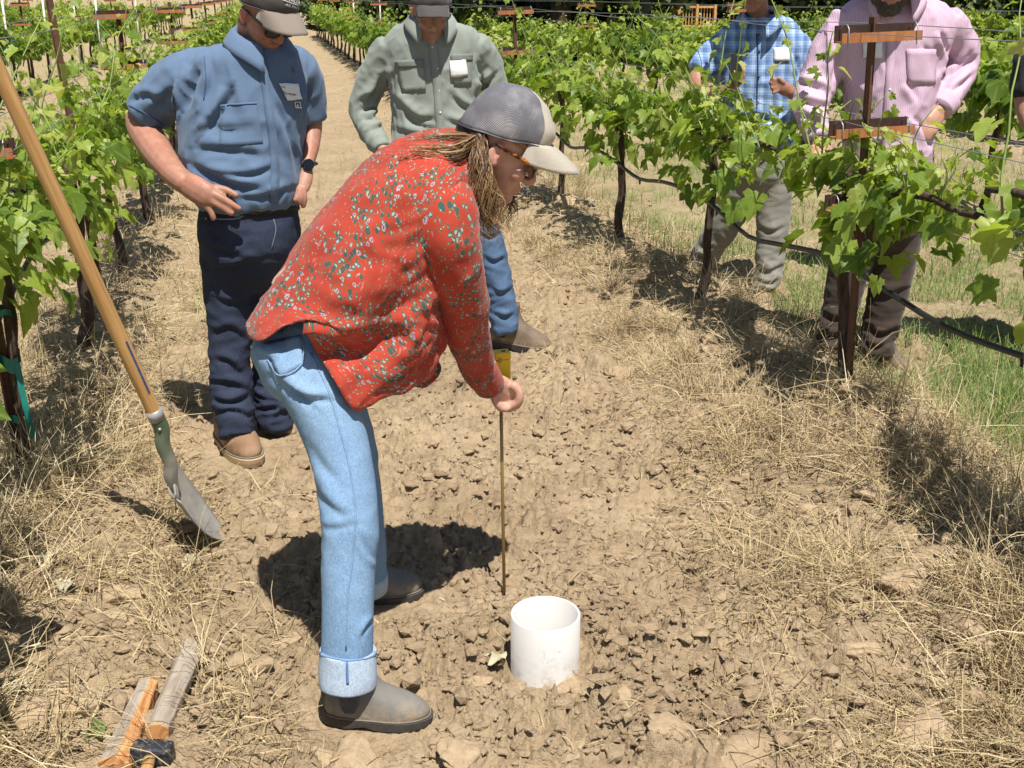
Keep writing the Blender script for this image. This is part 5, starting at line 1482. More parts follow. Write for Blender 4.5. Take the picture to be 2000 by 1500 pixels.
# ---- man in the blue work shirt
M_blue = fabric('blue_work_cloth', (.118, .180, .285), 900, .07)
M_navy = denim('navy_denim', (.016, .021, .042), (.048, .060, .102))
hc = W(520, 26, 3.86); hR = head_R(45, 32)
r1, b1, s1, t1, cs1, ct1 = standing('man in short sleeved blue work shirt, dark jeans and taupe cap, hands on hips', ((470, 895), (535, 842)), 3.93, M_blue,
    [(72, 478, 545, .07), (86, 440, 560, .095), (98, 402, 582, .115), (122, 372, 596, .135), (180, 355, 600, .15), (240, 352, 597, .16), (300, 357, 590, .17), (350, 370, 590, .178), (382, 383, 586, .175), (400, 396, 578, .165), (408, 415, 565, .14)],
    [[(412, 132, 3.93, 38), (356, 154, 3.96, 48), (314, 190, 4.0, 46), (288, 224, 4.02, 44)], [(560, 118, 3.96, 40), (592, 150, 4.0, 38), (606, 195, 4.03, 32), (611, 236, 4.04, 26)]],
    [[(345, 150, 3.96, 30), (294, 215, 4.03, 32), (278, 242, 4.03, 32), (304, 292, 3.93, 31), (338, 337, 3.81, 25), (362, 358, 3.76, 22)], [(606, 195, 4.03, 20), (610, 240, 4.05, 20), (606, 285, 4.0, 18), (600, 318, 3.95, 14), (597, 332, 3.93, 13)]],
    [([(360, 357, 3.76, 23), (385, 371, 3.735, 27), (406, 384, 3.725, 25)], [[(408, 368, 3.735, 9), (438, 370, 3.735, 7.5), (462, 382, 3.73, 6)], [(416, 378, 3.72, 9), (443, 393, 3.715, 7.5), (467, 408, 3.72, 6)], [(410, 389, 3.72, 9), (434, 404, 3.715, 7.5), (453, 417, 3.715, 6)], [(400, 396, 3.725, 8.5), (412, 413, 3.72, 7), (417, 428, 3.72, 5.5)]]),
     ([(597, 332, 3.93, 14), (594, 350, 3.91, 17), (588, 368, 3.89, 16)], [[(592, 370, 3.88, 6.5), (595, 388, 3.87, 6), (592, 404, 3.87, 5)], [(585, 370, 3.87, 6.5), (587, 386, 3.86, 6), (585, 397, 3.86, 5)], [(579, 366, 3.88, 6.5), (580, 382, 3.86, 6), (576, 392, 3.85, 5)]])],
    M_skinA, (hc, hR), M_navy,
    [(388, 396, 578, .145), (405, 391, 581, .15), (440, 389, 584, .158), (475, 394, 584, .155), (510, 410, 572, .13), (545, 440, 545, .09), (570, 470, 515, .05)],
    [[(442, 440, 3.93, 48), (441, 490, 3.93, 50), (445, 550, 3.93, 49), (449, 620, 3.93, 44), (450, 690, 3.92, 41), (452, 750, 3.91, 39), (456, 800, 3.89, 37), (462, 850, 3.86, 33)], [(532, 440, 3.95, 48), (535, 490, 3.96, 50), (537, 550, 3.99, 46), (532, 640, 4.03, 40), (528, 720, 4.06, 36), (532, 790, 4.06, 35), (538, 832, 4.06, 32)]],
    voxel=(.0048, .0075, .0085), seed=1, stubble=.16, neck=.062,
    folds=[([(384, 132), (366, 172), (355, 215)], 13, .030), ([(450, 172), (432, 212), (398, 260)], 12, .022), ([(407, 112), (412, 150), (405, 190)], 10, .010), ([(385, 287), (430, 290), (520, 300)], 12, .010),
           ([(372, 318), (453, 358), (515, 368)], 12, .018), ([(533, 200), (563, 267), (577, 333)], 10, .013), ([(415, 335), (483, 340), (535, 325)], 9, .012), ([(290, 225), (318, 190), (345, 165)], 12, .012), ([(250, 195), (290, 185), (330, 200)], 10, .010), ([(470, 385), (520, 382), (570, 365)], 9, .012), ([(600, 160), (598, 190), (590, 225)], 8, .016), ([(395, 225), (440, 250), (500, 240)], 10, .008)],
    tfolds=[([(414, 745), (450, 748), (485, 760)], 8, .012), ([(415, 778), (450, 785), (488, 770)], 8, .014), ([(420, 805), (455, 800), (488, 812)], 7, .012), ([(416, 700), (445, 705), (470, 728)], 9, .011), ([(402, 478), (440, 490), (480, 500)], 10, .010), ([(410, 522), (455, 520), (500, 506)], 10, .012), ([(395, 450), (420, 455), (440, 470)], 8, .008), ([(420, 580), (450, 590), (490, 575)], 10, .008), ([(415, 650), (450, 640), (480, 660)], 9, .009), ([(510, 800), (535, 795), (560, 805)], 7, .010)])
M_taupe = fabric('taupe_twill', (.235, .195, .165), 900, .06); M_dkcap = fabric('charcoal_twill', (.075, .068, .062), 900, .08)
cp = cap(r1, hc, hR, 1.04, M_dkcap, M_dkcap, M_taupe, None, 52, .085, .24)
sunglasses(r1, hc, hR, 1.0, M_lens, M_frame)
collar(s1, W(508, 82, 3.905), 40, .072, M_blue, .048, .050, 24, .5, .012)
# pocket, placket, belt, tag, label
M_blue_d = fabric('blue_work_cloth_stitch', (.07, .12, .22), 900, .07)
piece('pocket', cs1.patch([(430, 204), (502, 199), (514, 280), (428, 287)], 10, 10, .0015), M_blue, s1, None, .0012)
piece('pocket_hem', cs1.strip([(430, 207), (466, 204), (502, 202)], 3, 12, .0032), M_blue_d, s1, None, .001)
piece('placket', cs1.strip([(512, 118), (522, 190), (530, 250), (536, 320), (536, 395)], 16, 30, .0035), M_blue, s1, None, .002)
piece('sleeve_hem', cs1.strip([(252, 205), (285, 222), (322, 246)], 3, 14, .0015), M_blue_d, s1, None, .0008)
piece('shoulder_seam', cs1.strip([(360, 98), (400, 78), (440, 66)], 1.6, 14, .002), M_blue_d, s1, None, .0005)
piece('sleeve_seam', cs1.strip([(399, 110), (402, 150), (398, 195)], 2.2, 14, .002), M_blue_d, s1, None, .0005)
M_belt = leather('black_belt', (.018, .015, .013), .2, .05)
tg = piece('name_tag', cs1.patch([(543, 162), (581, 164), (591, 194), (560, 197)], 6, 6, .006), M_tag, s1, None, .0008)
ctag = Cast(eval_mesh(tg)); 
for txt, tl, tr, bl_ in (('Nic', (546, 166), (556, 168), (547, 170)), ('Bauman', (549, 177), (575, 181), (550, 183))):
    r_ = cs1.text(txt, tl, tr, bl_, .0085)
    if r_: piece('handwriting', r_, M_ink, tg, None, 0)
M_lred = simple('label_red', (.16, .012, .018), .7); lb = piece('brand_label', cs1.patch([(574, 199), (587, 199), (588, 211), (575, 211)], 4, 4, .005), M_tag, s1, None, .0008)
piece('label_field', cs1.patch([(576, 200.5), (585.5, 200.5), (586.5, 209), (577, 209)], 4, 4, .0065), M_lred, lb, None, .0004)
piece('label_mark', cs1.patch([(580.5, 202.5), (581.5, 202.5), (584, 208), (578.5, 208)], 3, 3, .0078), M_tag, lb, None, .0003)
piece('belt', ct1.strip([(392, 398), (430, 408), (480, 413), (530, 412), (580, 402)], 16, 24, .006), M_belt, t1, None, .003)
piece('belt_buckle', ct1.patch([(498, 402), (516, 402), (516, 411), (498, 411)], 3, 3, .011), simple('brass_buckle', (.30, .22, .10), .35, .8), t1, None, .002)
M_stitch = simple('grey_stitching', (.20, .23, .28), .8)
piece('pocket_edge', ct1.strip([(418, 428), (445, 428), (468, 425), (481, 415)], 3, 16, .003), M_stitch, t1, None, .001)
piece('fly_seam', ct1.strip([(534, 428), (538, 450), (530, 485)], 1.6, 12, .003), M_stitch, t1, None, .0006)
for u, v in ((459, 412), (405, 427)):
    h, n = ct1.hit(u, v)
    if h is not None: V, f = ellipsoid(h + n * .004, (.005, .005, .005)); link('rivet', MB().add(V, f).mesh('rivet'), MATS['brass_buckle'], t1)
# watch
wc = W(599, 320, 3.945); ring = [wc + np.array((.030 * math.cos(a), .024 * math.sin(a), .004 * math.sin(a))) for a in np.linspace(0, 2 * PI, 20)]
wo = link('watch', MB().add(*tube(ring, .010, 6, 0, False, flat=.3)).mesh('watch'), M_black, r1); wo.location = -r1.location
V, f, _ = tube([wc + np.array((.010, -.024, 0)), wc + np.array((.014, -.038, .004))], [.021, .019], 18); wf = link('watch_case', MB().add(V, f).mesh('watch_case', False), M_lens, wo)
# cap lettering
cc = Cast(cp.data.copy()); 
M_wthread = simple('white_thread', (.62, .60, .57), .8)
vl = get_v(cp.data) + np.array(r1.location); tmpm = cp.data.copy(); set_v(tmpm, vl); cc = Cast(tmpm)
for txt, tl, tr, bl_ in (('VALLEY', (562, -5), (592, 4), (561, 1.5)), ('AG PRO', (557, 6), (583, 15), (556, 10)),):
    r_ = cc.text(txt, tl, tr, bl_, .003)
    if r_: o = piece('cap_lettering', r_, M_wthread, cp, None, 0); o.location = -r1.location
o = piece('cap_stripe', cc.strip([(551, 0), (568, 6), (585, 12)], 1.2, 10, .003), M_wthread, cp, None, .0004); o.location = -r1.location
# boots
M_boot1 = leather('brown_nubuck', (.22, .125, .07)); M_sole1 = leather('tan_crepe_sole', (.42, .32, .19), .1, .2)
boot(r1, G(430, 852), G(499, 912), M_boot1, M_sole1, None, .13, laces=True); boot(r1, G(508, 838), G(578, 856), M_boot1, M_sole1, None, .13, laces=True)

# ---- man in the grey green shirt
M_green = fabric('grey_green_cotton', (.265, .295, .26), 900, .20, .9, .2)
M_mid = denim('mid_blue_denim', (.055, .10, .19), (.12, .195, .33))
hc = W(842, 26, 5.12); hR = head_R(10, 16)
r2, b2, s2, t2, cs2, ct2 = standing('man in grey green button shirt and blue jeans behind the bending woman', ((1010, 683), (812, 690)), 5.2, M_green,
    [(36, 806, 882, .065), (46, 788, 905, .085), (58, 765, 930, .105), (85, 750, 942, .125), (130, 756, 940, .13), (170, 763, 936, .135), (220, 765, 934, .138), (280, 766, 930, .14), (340, 770, 925, .14)],
    [[(765, 88, 5.2, 30), (738, 130, 5.24, 31), (718, 180, 5.26, 28), (709, 216, 5.26, 26), (722, 252, 5.2, 24), (747, 292, 5.12, 19)], [(925, 82, 5.2, 30), (950, 120, 5.24, 29), (966, 165, 5.26, 26), (970, 210, 5.26, 25), (955, 255, 5.2, 22), (930, 290, 5.14, 19)]],
    [[(738, 130, 5.25, 12), (718, 180, 5.27, 8), (711, 214, 5.27, 9), (745, 288, 5.12, 12)], [(950, 120, 5.25, 12), (966, 165, 5.27, 8), (968, 210, 5.27, 10), (932, 288, 5.14, 12)]],
    [([(747, 292, 5.12, 14), (760, 312, 5.09, 16), (770, 328, 5.07, 14)], [[(774, 332, 5.06, 6), (780, 345, 5.06, 5)], [(768, 334, 5.06, 6), (773, 348, 5.06, 5)], [(762, 334, 5.07, 6), (765, 346, 5.07, 5)], [(757, 330, 5.07, 5.5), (758, 342, 5.07, 4.5)], [(772, 314, 5.07, 6), (782, 326, 5.06, 5)]]),
     ([(930, 290, 5.14, 14), (922, 312, 5.10, 16), (915, 328, 5.08, 14)], [[(912, 332, 5.07, 6), (908, 346, 5.07, 5)], [(918, 334, 5.07, 6), (915, 349, 5.07, 5)], [(924, 333, 5.08, 6), (922, 346, 5.08, 5)], [(910, 314, 5.07, 6), (902, 326, 5.06, 5)]])],
    M_skinC, (hc, hR), M_mid,
    [(325, 775, 925, .13), (370, 772, 930, .14), (400, 780, 932, .135), (430, 800, 915, .10), (452, 835, 880, .05)],
    [[(815, 400, 5.2, 40), (815, 520, 5.2, 34), (812, 655, 5.2, 28)], [(905, 400, 5.2, 38), (942, 455, 5.2, 37), (962, 520, 5.2, 33), (976, 580, 5.2, 30), (988, 645, 5.2, 27)]], seed=7, stubble=.12, shirt_w=(.014, (8, 8, 5), .006, (20, 20, 14)),
    folds=[([(745, 150), (728, 180), (708, 212)], 8, .016), ([(750, 170), (725, 182), (700, 198)], 7, .014), ([(708, 232), (732, 226), (755, 212)], 7, .018), ([(704, 214), (725, 210), (748, 200)], 6, .013), ([(718, 255), (735, 248), (755, 240)], 6, .012), ([(767, 187), (813, 227), (847, 232)], 9, .016), ([(785, 213), (815, 240), (850, 250)], 8, .012), ([(883, 185), (905, 205), (930, 215)], 8, .012), ([(770, 250), (810, 262), (850, 262)], 9, .012), ([(935, 175), (950, 160), (966, 143)], 8, .018), ([(928, 150), (945, 175), (965, 190)], 7, .014), ([(870, 230), (895, 240), (925, 235)], 8, .010), ([(768, 130), (762, 160), (768, 185)], 7, .016), ([(930, 120), (936, 150), (934, 185)], 7, .014)],
    tfolds=[([(930, 450), (955, 462), (980, 452)], 7, .012), ([(945, 500), (965, 510), (990, 500)], 7, .010), ([(958, 560), (978, 572), (1000, 562)], 7, .010), ([(965, 610), (985, 618), (1005, 610)], 6, .010)])
cap(r2, hc, hR, 1.02, M_dkcap, M_dkcap, M_dkcap, None, 52, .08, .24)
collar(s2, W(842, 44, 5.15), 8, .070, M_green, .050, .060, 26, .45, .022)
M_green_d = fabric('grey_green_stitch', (.20, .225, .20), 900, .1)
piece('placket', cs2.strip([(845, 78), (850, 130), (855, 180), (860, 260), (862, 330)], 16, 30, .003), M_green, s2, None, .0025)
M_btn = simple('pale_button', (.62, .60, .55), .4)
buttons(s2, cs2, [(845, 92), (855, 134), (858, 177), (860, 220), (861, 262)], M_btn)
for q, fl in (([(772, 118), (828, 115), (832, 178), (786, 181)], [(772, 118), (828, 115), (829, 131), (776, 133)]), ([(880, 106), (922, 104), (920, 166), (886, 168)], [(880, 106), (922, 104), (922, 119), (881, 121)])):
    pk = piece('pocket', cs2.patch(q, 6, 6, .003), M_green, s2, None, .002); piece('pocket_flap', cs2.patch(fl, 6, 3, .0065), M_green_d, pk, None, .002)
buttons(s2, cs2, [(797, 124), (903, 112)], M_btn)
piece('name_tag', cs2.patch([(877, 119), (908, 117), (913, 147), (880, 151)], 6, 6, .010), M_tag, s2, None, .0008)
M_under = fabric('grey_undershirt', (.20, .19, .20), 900)
M_boot2 = leather('grey_brown_leather', (.125, .092, .068)); boot(r2, G(958, 672), G(1077, 690), M_boot2, M_blackrub, MATS['matt_black'], .16); boot(r2, G(790, 684), G(800, 712), M_boot2, M_blackrub, MATS['matt_black'], .16)

# ---- man in the blue plaid shirt
m, nt, b = mat('blue_plaid'); co = coord(nt); sx = nd(nt, 'ShaderNodeSeparateXYZ'); nt.links.new(mapping(nt, co, (1, 1, 1)), sx.inputs[0])
def band(sock, period, stops):
    return ramp(nt, math_n(nt, 'FRACT', math_n(nt, 'DIVIDE', sock, period)), stops).outputs[0]
va = band(math_n(nt, 'ADD', sx.outputs[0], 20.0), .052, [(0, .15), (.30, .25), (.34, .8), (.38, .3), (.62, .95), (.68, .5), (.8, .9), (.84, .2), (1, .15)])
vb = band(math_n(nt, 'ADD', sx.outputs[2], 20.0), .058, [(0, .2), (.25, .15), (.3, .75), (.36, .25), (.6, .9), (.64, .45), (.8, .85), (.86, .2), (1, .2)])
pl_ = math_n(nt, 'MULTIPLY', math_n(nt, 'ADD', va, vb), .5)
c = ramp(nt, pl_, [(.12, (.075, .14, .31)), (.45, (.21, .34, .57)), (.7, (.38, .51, .70)), (.95, (.56, .66, .79))]).outputs[0]
nt.links.new(c, b.inputs['Base Color']); b.inputs['Roughness'].default_value = .85; bump(nt, b, noise(nt, co, 350, 2), .2, .001); M_plaid = m
M_khaki = fabric('grey_khaki_cotton', (.265, .255, .225), 900, .1)
hc = W(1474, -26, 6.08); hR = head_R(-28, 8)
r3, b3, s3, t3, cs3, ct3 = standing('man in blue plaid short sleeved shirt and grey trousers behind the vine', ((1510, 585), (1335, 562)), 6.2, M_plaid,
    [(30, 1444, 1530, .068), (42, 1430, 1548, .09), (56, 1408, 1562, .115), (90, 1394, 1574, .138), (140, 1397, 1566, .15), (190, 1402, 1560, .16), (240, 1410, 1555, .162), (285, 1418, 1550, .155)],
    [[(1418, 86, 6.2, 28), (1388, 112, 6.2, 28), (1366, 142, 6.16, 26)], [(1550, 80, 6.2, 28), (1570, 112, 6.2, 27), (1579, 142, 6.16, 25)]],
    [[(1388, 112, 6.2, 17), (1362, 158, 6.14, 19), (1385, 184, 6.02, 16), (1418, 176, 5.92, 12), (1430, 166, 5.9, 11)], [(1570, 112, 6.2, 17), (1578, 168, 6.1, 18), (1560, 186, 5.98, 14), (1540, 178, 5.92, 11)]],
    [([(1428, 167, 5.9, 11), (1438, 158, 5.89, 13), (1443, 148, 5.89, 11)], [[(1446, 150, 5.87, 4), (1452, 142, 5.86, 3.5), (1450, 134, 5.86, 3)], [(1446, 156, 5.87, 4), (1453, 150, 5.86, 3.5), (1452, 143, 5.86, 3)], [(1444, 162, 5.87, 4), (1452, 158, 5.86, 3.5)], [(1436, 150, 5.87, 4.5), (1433, 138, 5.87, 4)]]),
     ([(1542, 178, 5.92, 12), (1530, 172, 5.9, 14), (1520, 166, 5.89, 12)], [[(1518, 158, 5.88, 4.5), (1506, 154, 5.87, 4)], [(1516, 164, 5.88, 4.5), (1504, 162, 5.87, 4)], [(1516, 170, 5.88, 4.5), (1506, 172, 5.87, 4)], [(1518, 177, 5.88, 4.5), (1510, 182, 5.87, 4)], [(1530, 162, 5.88, 5), (1520, 152, 5.87, 4)]])],
    M_skinA, (hc, hR), M_khaki,
    [(275, 1422, 1546, .14), (320, 1418, 1548, .15), (345, 1420, 1542, .145), (375, 1440, 1525, .10), (395, 1468, 1500, .05)],
    [[(1452, 350, 6.2, 36), (1424, 420, 6.24, 33), (1388, 480, 6.32, 28), (1364, 520, 6.38, 25), (1354, 548, 6.4, 23)], [(1514, 350, 6.17, 36), (1510, 430, 6.16, 32), (1503, 500, 6.14, 28), (1497, 562, 6.12, 25)]], seed=13, stubble=.1,
    folds=[([(1400, 90), (1430, 105), (1465, 95)], 8, .016), ([(1398, 120), (1430, 125), (1460, 112)], 8, .014), ([(1395, 150), (1410, 130), (1415, 105)], 7, .016), ([(1560, 150), (1555, 125), (1548, 100)], 7, .016), ([(1440, 230), (1480, 225), (1530, 240)], 9, .014), ([(1470, 255), (1510, 250), (1545, 235)], 8, .016)],
    tfolds=[([(1350, 490), (1375, 500), (1400, 490)], 6, .014), ([(1345, 520), (1362, 530), (1385, 520)], 6, .014), ([(1480, 520), (1500, 530), (1525, 518)], 6, .012), ([(1478, 545), (1500, 552), (1520, 545)], 5, .012), ([(1480, 440), (1505, 452), (1535, 440)], 7, .010)])
collar(s3, W(1485, 40, 6.14), -22, .072, M_plaid, .050, .055, 26, .45, .022)
brim_hat(r3, hc, head_R(-28, 8), 1.0, fabric('straw_hat', (.45, .36, .22)), .165)
piece('placket', cs3.strip([(1478, 66), (1480, 120), (1478, 200), (1474, 280)], 2.2, 24, .003), M_navy, s3, None, .001)
buttons(s3, cs3, [(1482, 68), (1483, 100), (1482, 150), (1480, 200)], M_dkcap, .006)
piece('name_tag', cs3.patch([(1511, 93), (1542, 92), (1542, 119), (1511, 120)], 5, 5, .006), M_tag, s3, None, .0008)
ph_c = W(1437, 134, 5.875); ph_o = bevel_mod(MB().add(*box((0, 0, 0), (.075, .010, .15))).build('mobile_phone', M_black, None, False, None, Vector(ph_c)), .006, 2); ph_o.rotation_euler = (-.25, .12, .35)
tag(ph_o, 'black mobile phone held upright by the man in plaid', 'phone')
M_boot3 = leather('tan_suede_boot', (.27, .185, .11)); boot(r3, G(1350, 556), G(1322, 584), M_boot1, M_sole1, None, .13); boot(r3, G(1488, 574), G(1540, 600), M_boot3, M_sole1, None, .13)

# ---- man in the pink striped shirt
m, nt, b = mat('pink_stripe'); co = coord(nt); sx = nd(nt, 'ShaderNodeSeparateXYZ'); nt.links.new(co, sx.inputs[0])
st_ = ramp(nt, math_n(nt, 'FRACT', math_n(nt, 'DIVIDE', math_n(nt, 'ADD', sx.outputs[0], math_n(nt, 'MULTIPLY', noise(nt, co, 3, 2), .03)), .0070)), [(0, (.48, .30, .42)), (.22, (.50, .32, .44)), (.36, (.59, .43, .54)), (.86, (.61, .45, .56)), (1, (.48, .30, .42))])
nt.links.new(st_.outputs[0], b.inputs['Base Color']); b.inputs['Roughness'].default_value = .85; bump(nt, b, noise(nt, co, 350, 2), .2, .001); M_pink = m
M_brown = fabric('dark_brown_canvas', (.060, .043, .034), 700, .12)
hc = W(1742, -44, 4.72); hR = head_R(-12, 18)
r4, b4, s4, t4, cs4, ct4 = standing('bearded man in pink striped long sleeved shirt behind the rusty post', ((1740, 725), (1605, 725)), 4.85, M_pink,
    [(-18, 1702, 1788, .068), (-6, 1682, 1815, .09), (8, 1655, 1842, .115), (40, 1634, 1862, .138), (90, 1632, 1850, .15), (150, 1642, 1834, .155), (200, 1650, 1826, .16), (260, 1650, 1820, .165), (320, 1648, 1815, .165), (370, 1645, 1810, .16)],
    [[(1664, 40, 4.85, 40), (1624, 100, 4.85, 40), (1598, 160, 4.83, 37), (1584, 202, 4.78, 34), (1588, 242, 4.71, 29), (1600, 274, 4.66, 24)], [(1842, 40, 4.86, 38), (1874, 85, 4.9, 33), (1882, 118, 4.92, 30), (1868, 158, 4.87, 28), (1850, 194, 4.8, 25), (1836, 212, 4.77, 23)]],
    [[(1624, 100, 4.85, 22), (1584, 200, 4.78, 19), (1600, 278, 4.65, 17)], [(1872, 85, 4.91, 13), (1881, 118, 4.94, 8), (1866, 160, 4.88, 9), (1832, 216, 4.765, 15)]],
    [([(1600, 276, 4.65, 17), (1606, 292, 4.63, 22), (1606, 306, 4.62, 19)], [[(1595, 300, 4.60, 8), (1588, 316, 4.58, 7), (1600, 324, 4.59, 6)], [(1604, 304, 4.595, 8), (1600, 322, 4.58, 7), (1612, 328, 4.59, 6)], [(1613, 304, 4.60, 8), (1612, 322, 4.585, 7), (1622, 326, 4.6, 6)], [(1621, 300, 4.61, 7.5), (1624, 316, 4.6, 6.5)], [(1590, 288, 4.61, 8), (1580, 302, 4.60, 7)]]),
     ([(1836, 212, 4.77, 16), (1826, 228, 4.75, 20), (1818, 242, 4.735, 18)], [[(1808, 246, 4.725, 7), (1800, 258, 4.72, 6.5), (1796, 268, 4.72, 5.5)], [(1815, 250, 4.72, 7), (1808, 263, 4.715, 6.5), (1803, 274, 4.715, 5.5)], [(1822, 250, 4.72, 7), (1816, 264, 4.715, 6.5), (1812, 274, 4.715, 5.5)], [(1828, 248, 4.725, 6.5), (1824, 260, 4.72, 6)], [(1810, 228, 4.735, 7), (1800, 240, 4.73, 6)]])],
    M_skinC, (hc, hR), M_brown,
    [(360, 1650, 1806, .15), (410, 1646, 1806, .155), (440, 1652, 1798, .14), (475, 1675, 1775, .10), (500, 1705, 1745, .05)],
    [[(1688, 440, 4.85, 44), (1660, 520, 4.85, 40), (1642, 600, 4.85, 35), (1628, 655, 4.84, 33), (1622, 698, 4.83, 30)], [(1762, 440, 4.85, 44), (1744, 520, 4.86, 42), (1730, 600, 4.87, 37), (1718, 650, 4.87, 35), (1712, 695, 4.85, 31)]], seed=21, stubble=.0, trouser_w=(.010, (6, 6, 9), .008, (9, 9, 22)),
    folds=[([(1560, 158), (1590, 165), (1620, 178)], 8, .020), ([(1556, 188), (1585, 200), (1618, 206)], 8, .020), ([(1560, 217), (1588, 232), (1614, 246)], 8, .018), ([(1572, 245), (1595, 250), (1618, 262)], 7, .014), ([(1640, 70), (1632, 120), (1622, 165)], 10, .022), ([(1768, 160), (1780, 178), (1790, 198)], 9, .013), ([(1836, 60), (1840, 80), (1848, 104)], 8, .022), ([(1842, 150), (1870, 132), (1900, 112)], 8, .022), ([(1845, 128), (1868, 122), (1895, 100)], 7, .014), ([(1856, 178), (1880, 160), (1900, 142)], 7, .018), ([(1660, 260), (1700, 280), (1760, 270)], 10, .012), ([(1690, 310), (1740, 320), (1800, 300)], 10, .014), ([(1780, 230), (1800, 250), (1815, 285)], 9, .014), ([(1800, 90), (1815, 115), (1820, 150)], 8, .012)],
    tfolds=[([(1605, 610), (1635, 622), (1665, 610)], 9, .014), ([(1602, 650), (1630, 655), (1655, 642)], 8, .016), ([(1600, 678), (1625, 684), (1650, 676)], 7, .014), ([(1700, 640), (1720, 652), (1750, 640)], 8, .018), ([(1690, 670), (1715, 676), (1742, 664)], 7, .016), ([(1700, 560), (1735, 575), (1770, 560)], 9, .012)])
collar(s4, W(1748, -6, 4.80), -12, .075, M_pink, .055, .065, 30, .45, .022)
brim_hat(r4, hc, hR, 1.0, MATS['straw_hat'], .15)
piece('placket', cs4.strip([(1740, 60), (1738, 150), (1732, 250), (1728, 360)], 17, 26, .003), M_pink, s4, None, .0025)
buttons(s4, cs4, [(1742, 130), (1738, 175), (1736, 230)], M_btn, .006)
piece('pocket', cs4.patch([(1770, 95), (1830, 95), (1826, 165), (1772, 165)], 6, 6, .003), M_pink, s4, None, .002)
piece('name_tag', cs4.patch([(1686, 82), (1722, 82), (1722, 114), (1686, 112)], 5, 5, .006), M_tag, s4, None, .0008)
for (uu, vv_, dd, rr) in ((1835, 213, 4.77, 26), (1600, 274, 4.66, 27)):
    a_ = W(uu, vv_, dd); q_ = W(uu + (14 if uu > 1700 else -4), vv_ - 18, dd + .03); v, f, _ = tube([a_, (a_ + q_) / 2, q_], [rr * px(dd, 1.1) * k for k in (.98, 1.06, 1.10)], 20, 3); o = link('cuff', MB().add(v, f).mesh('cuff'), M_pink, s4)
# beard
def hair_strands(roots, ends_fn, n_seg, rad, seed):
    pass
bm_ = union_remesh('beard', [((ellipsoid((0, .058, -.098), (.046, .036, .036))[0]) @ hR.T + hc, ellipsoid((0, 0, 0), (1, 1, 1))[1]), ((ellipsoid((.045, .03, -.066), (.026, .034, .036))[0]) @ hR.T + hc, ellipsoid((0, 0, 0), (1, 1, 1))[1]), ((ellipsoid((-.045, .03, -.066), (.026, .034, .036))[0]) @ hR.T + hc, ellipsoid((0, 0, 0), (1, 1, 1))[1])], .006, 2)
wrinkle(bm_, 5, .010, (40, 40, 25), .008, (90, 90, 40))
child('beard', bm_, simple('grey_brown_beard', (.075, .058, .048), .8, 0, 150, .6), r4)
boot(r4, G(1622, 712), G(1590, 738), M_boot2, M_blackrub, None, .15); boot(r4, G(1700, 708), G(1782, 734), M_boot2, M_blackrub, None, .15)

# ---- two people mostly hidden
M_ltblue = fabric('light_blue_tee', (.17, .30, .42), 900, .08); M_dark = fabric('dark_tee', (.028, .026, .030), 900, .1)
hc = W(1762, -34, 6.5); hR = head_R(-10, 8)
r5, *_ = standing('person in light blue shirt almost hidden behind the man in pink', ((1740, 570), (1790, 570)), 6.6, M_ltblue,
    [(22, 1725, 1800, .068), (34, 1712, 1812, .09), (46, 1695, 1828, .11), (80, 1688, 1836, .13), (140, 1698, 1826, .14), (200, 1704, 1820, .14), (270, 1706, 1818, .14)],
    [[(1700, 76, 6.6, 24), (1690, 100, 6.6, 23), (1684, 122, 6.6, 21)], [(1822, 74, 6.6, 24), (1832, 96, 6.6, 23), (1838, 118, 6.6, 21)]],
    [[(1690, 100, 6.6, 14), (1686, 150, 6.58, 14), (1700, 200, 6.5, 10)], [(1832, 96, 6.6, 15), (1836, 145, 6.58, 15), (1826, 190, 6.5, 11)]],
    [([(1826, 190, 6.5, 10), (1822, 204, 6.48, 12)], [[(1820, 212, 6.47, 4), (1818, 222, 6.47, 3.5)], [(1825, 212, 6.47, 4), (1824, 222, 6.47, 3.5)]])], M_skinC, (hc, hR), M_navy,
    [(265, 1706, 1818, .13), (310, 1704, 1820, .14), (345, 1710, 1812, .12)], [[(1738, 330, 6.6, 30), (1732, 430, 6.6, 24), (1726, 550, 6.6, 20)], [(1786, 330, 6.6, 30), (1768, 430, 6.6, 24), (1752, 550, 6.6, 20)]], (.009, .012, .012), seed=31)
boot(r5, G(1727, 562), G(1724, 590), M_boot2, M_blackrub); boot(r5, G(1751, 562), G(1754, 590), M_boot2, M_blackrub)
hc = W(2120, -60, 4.9); hR = head_R(-20, 10)
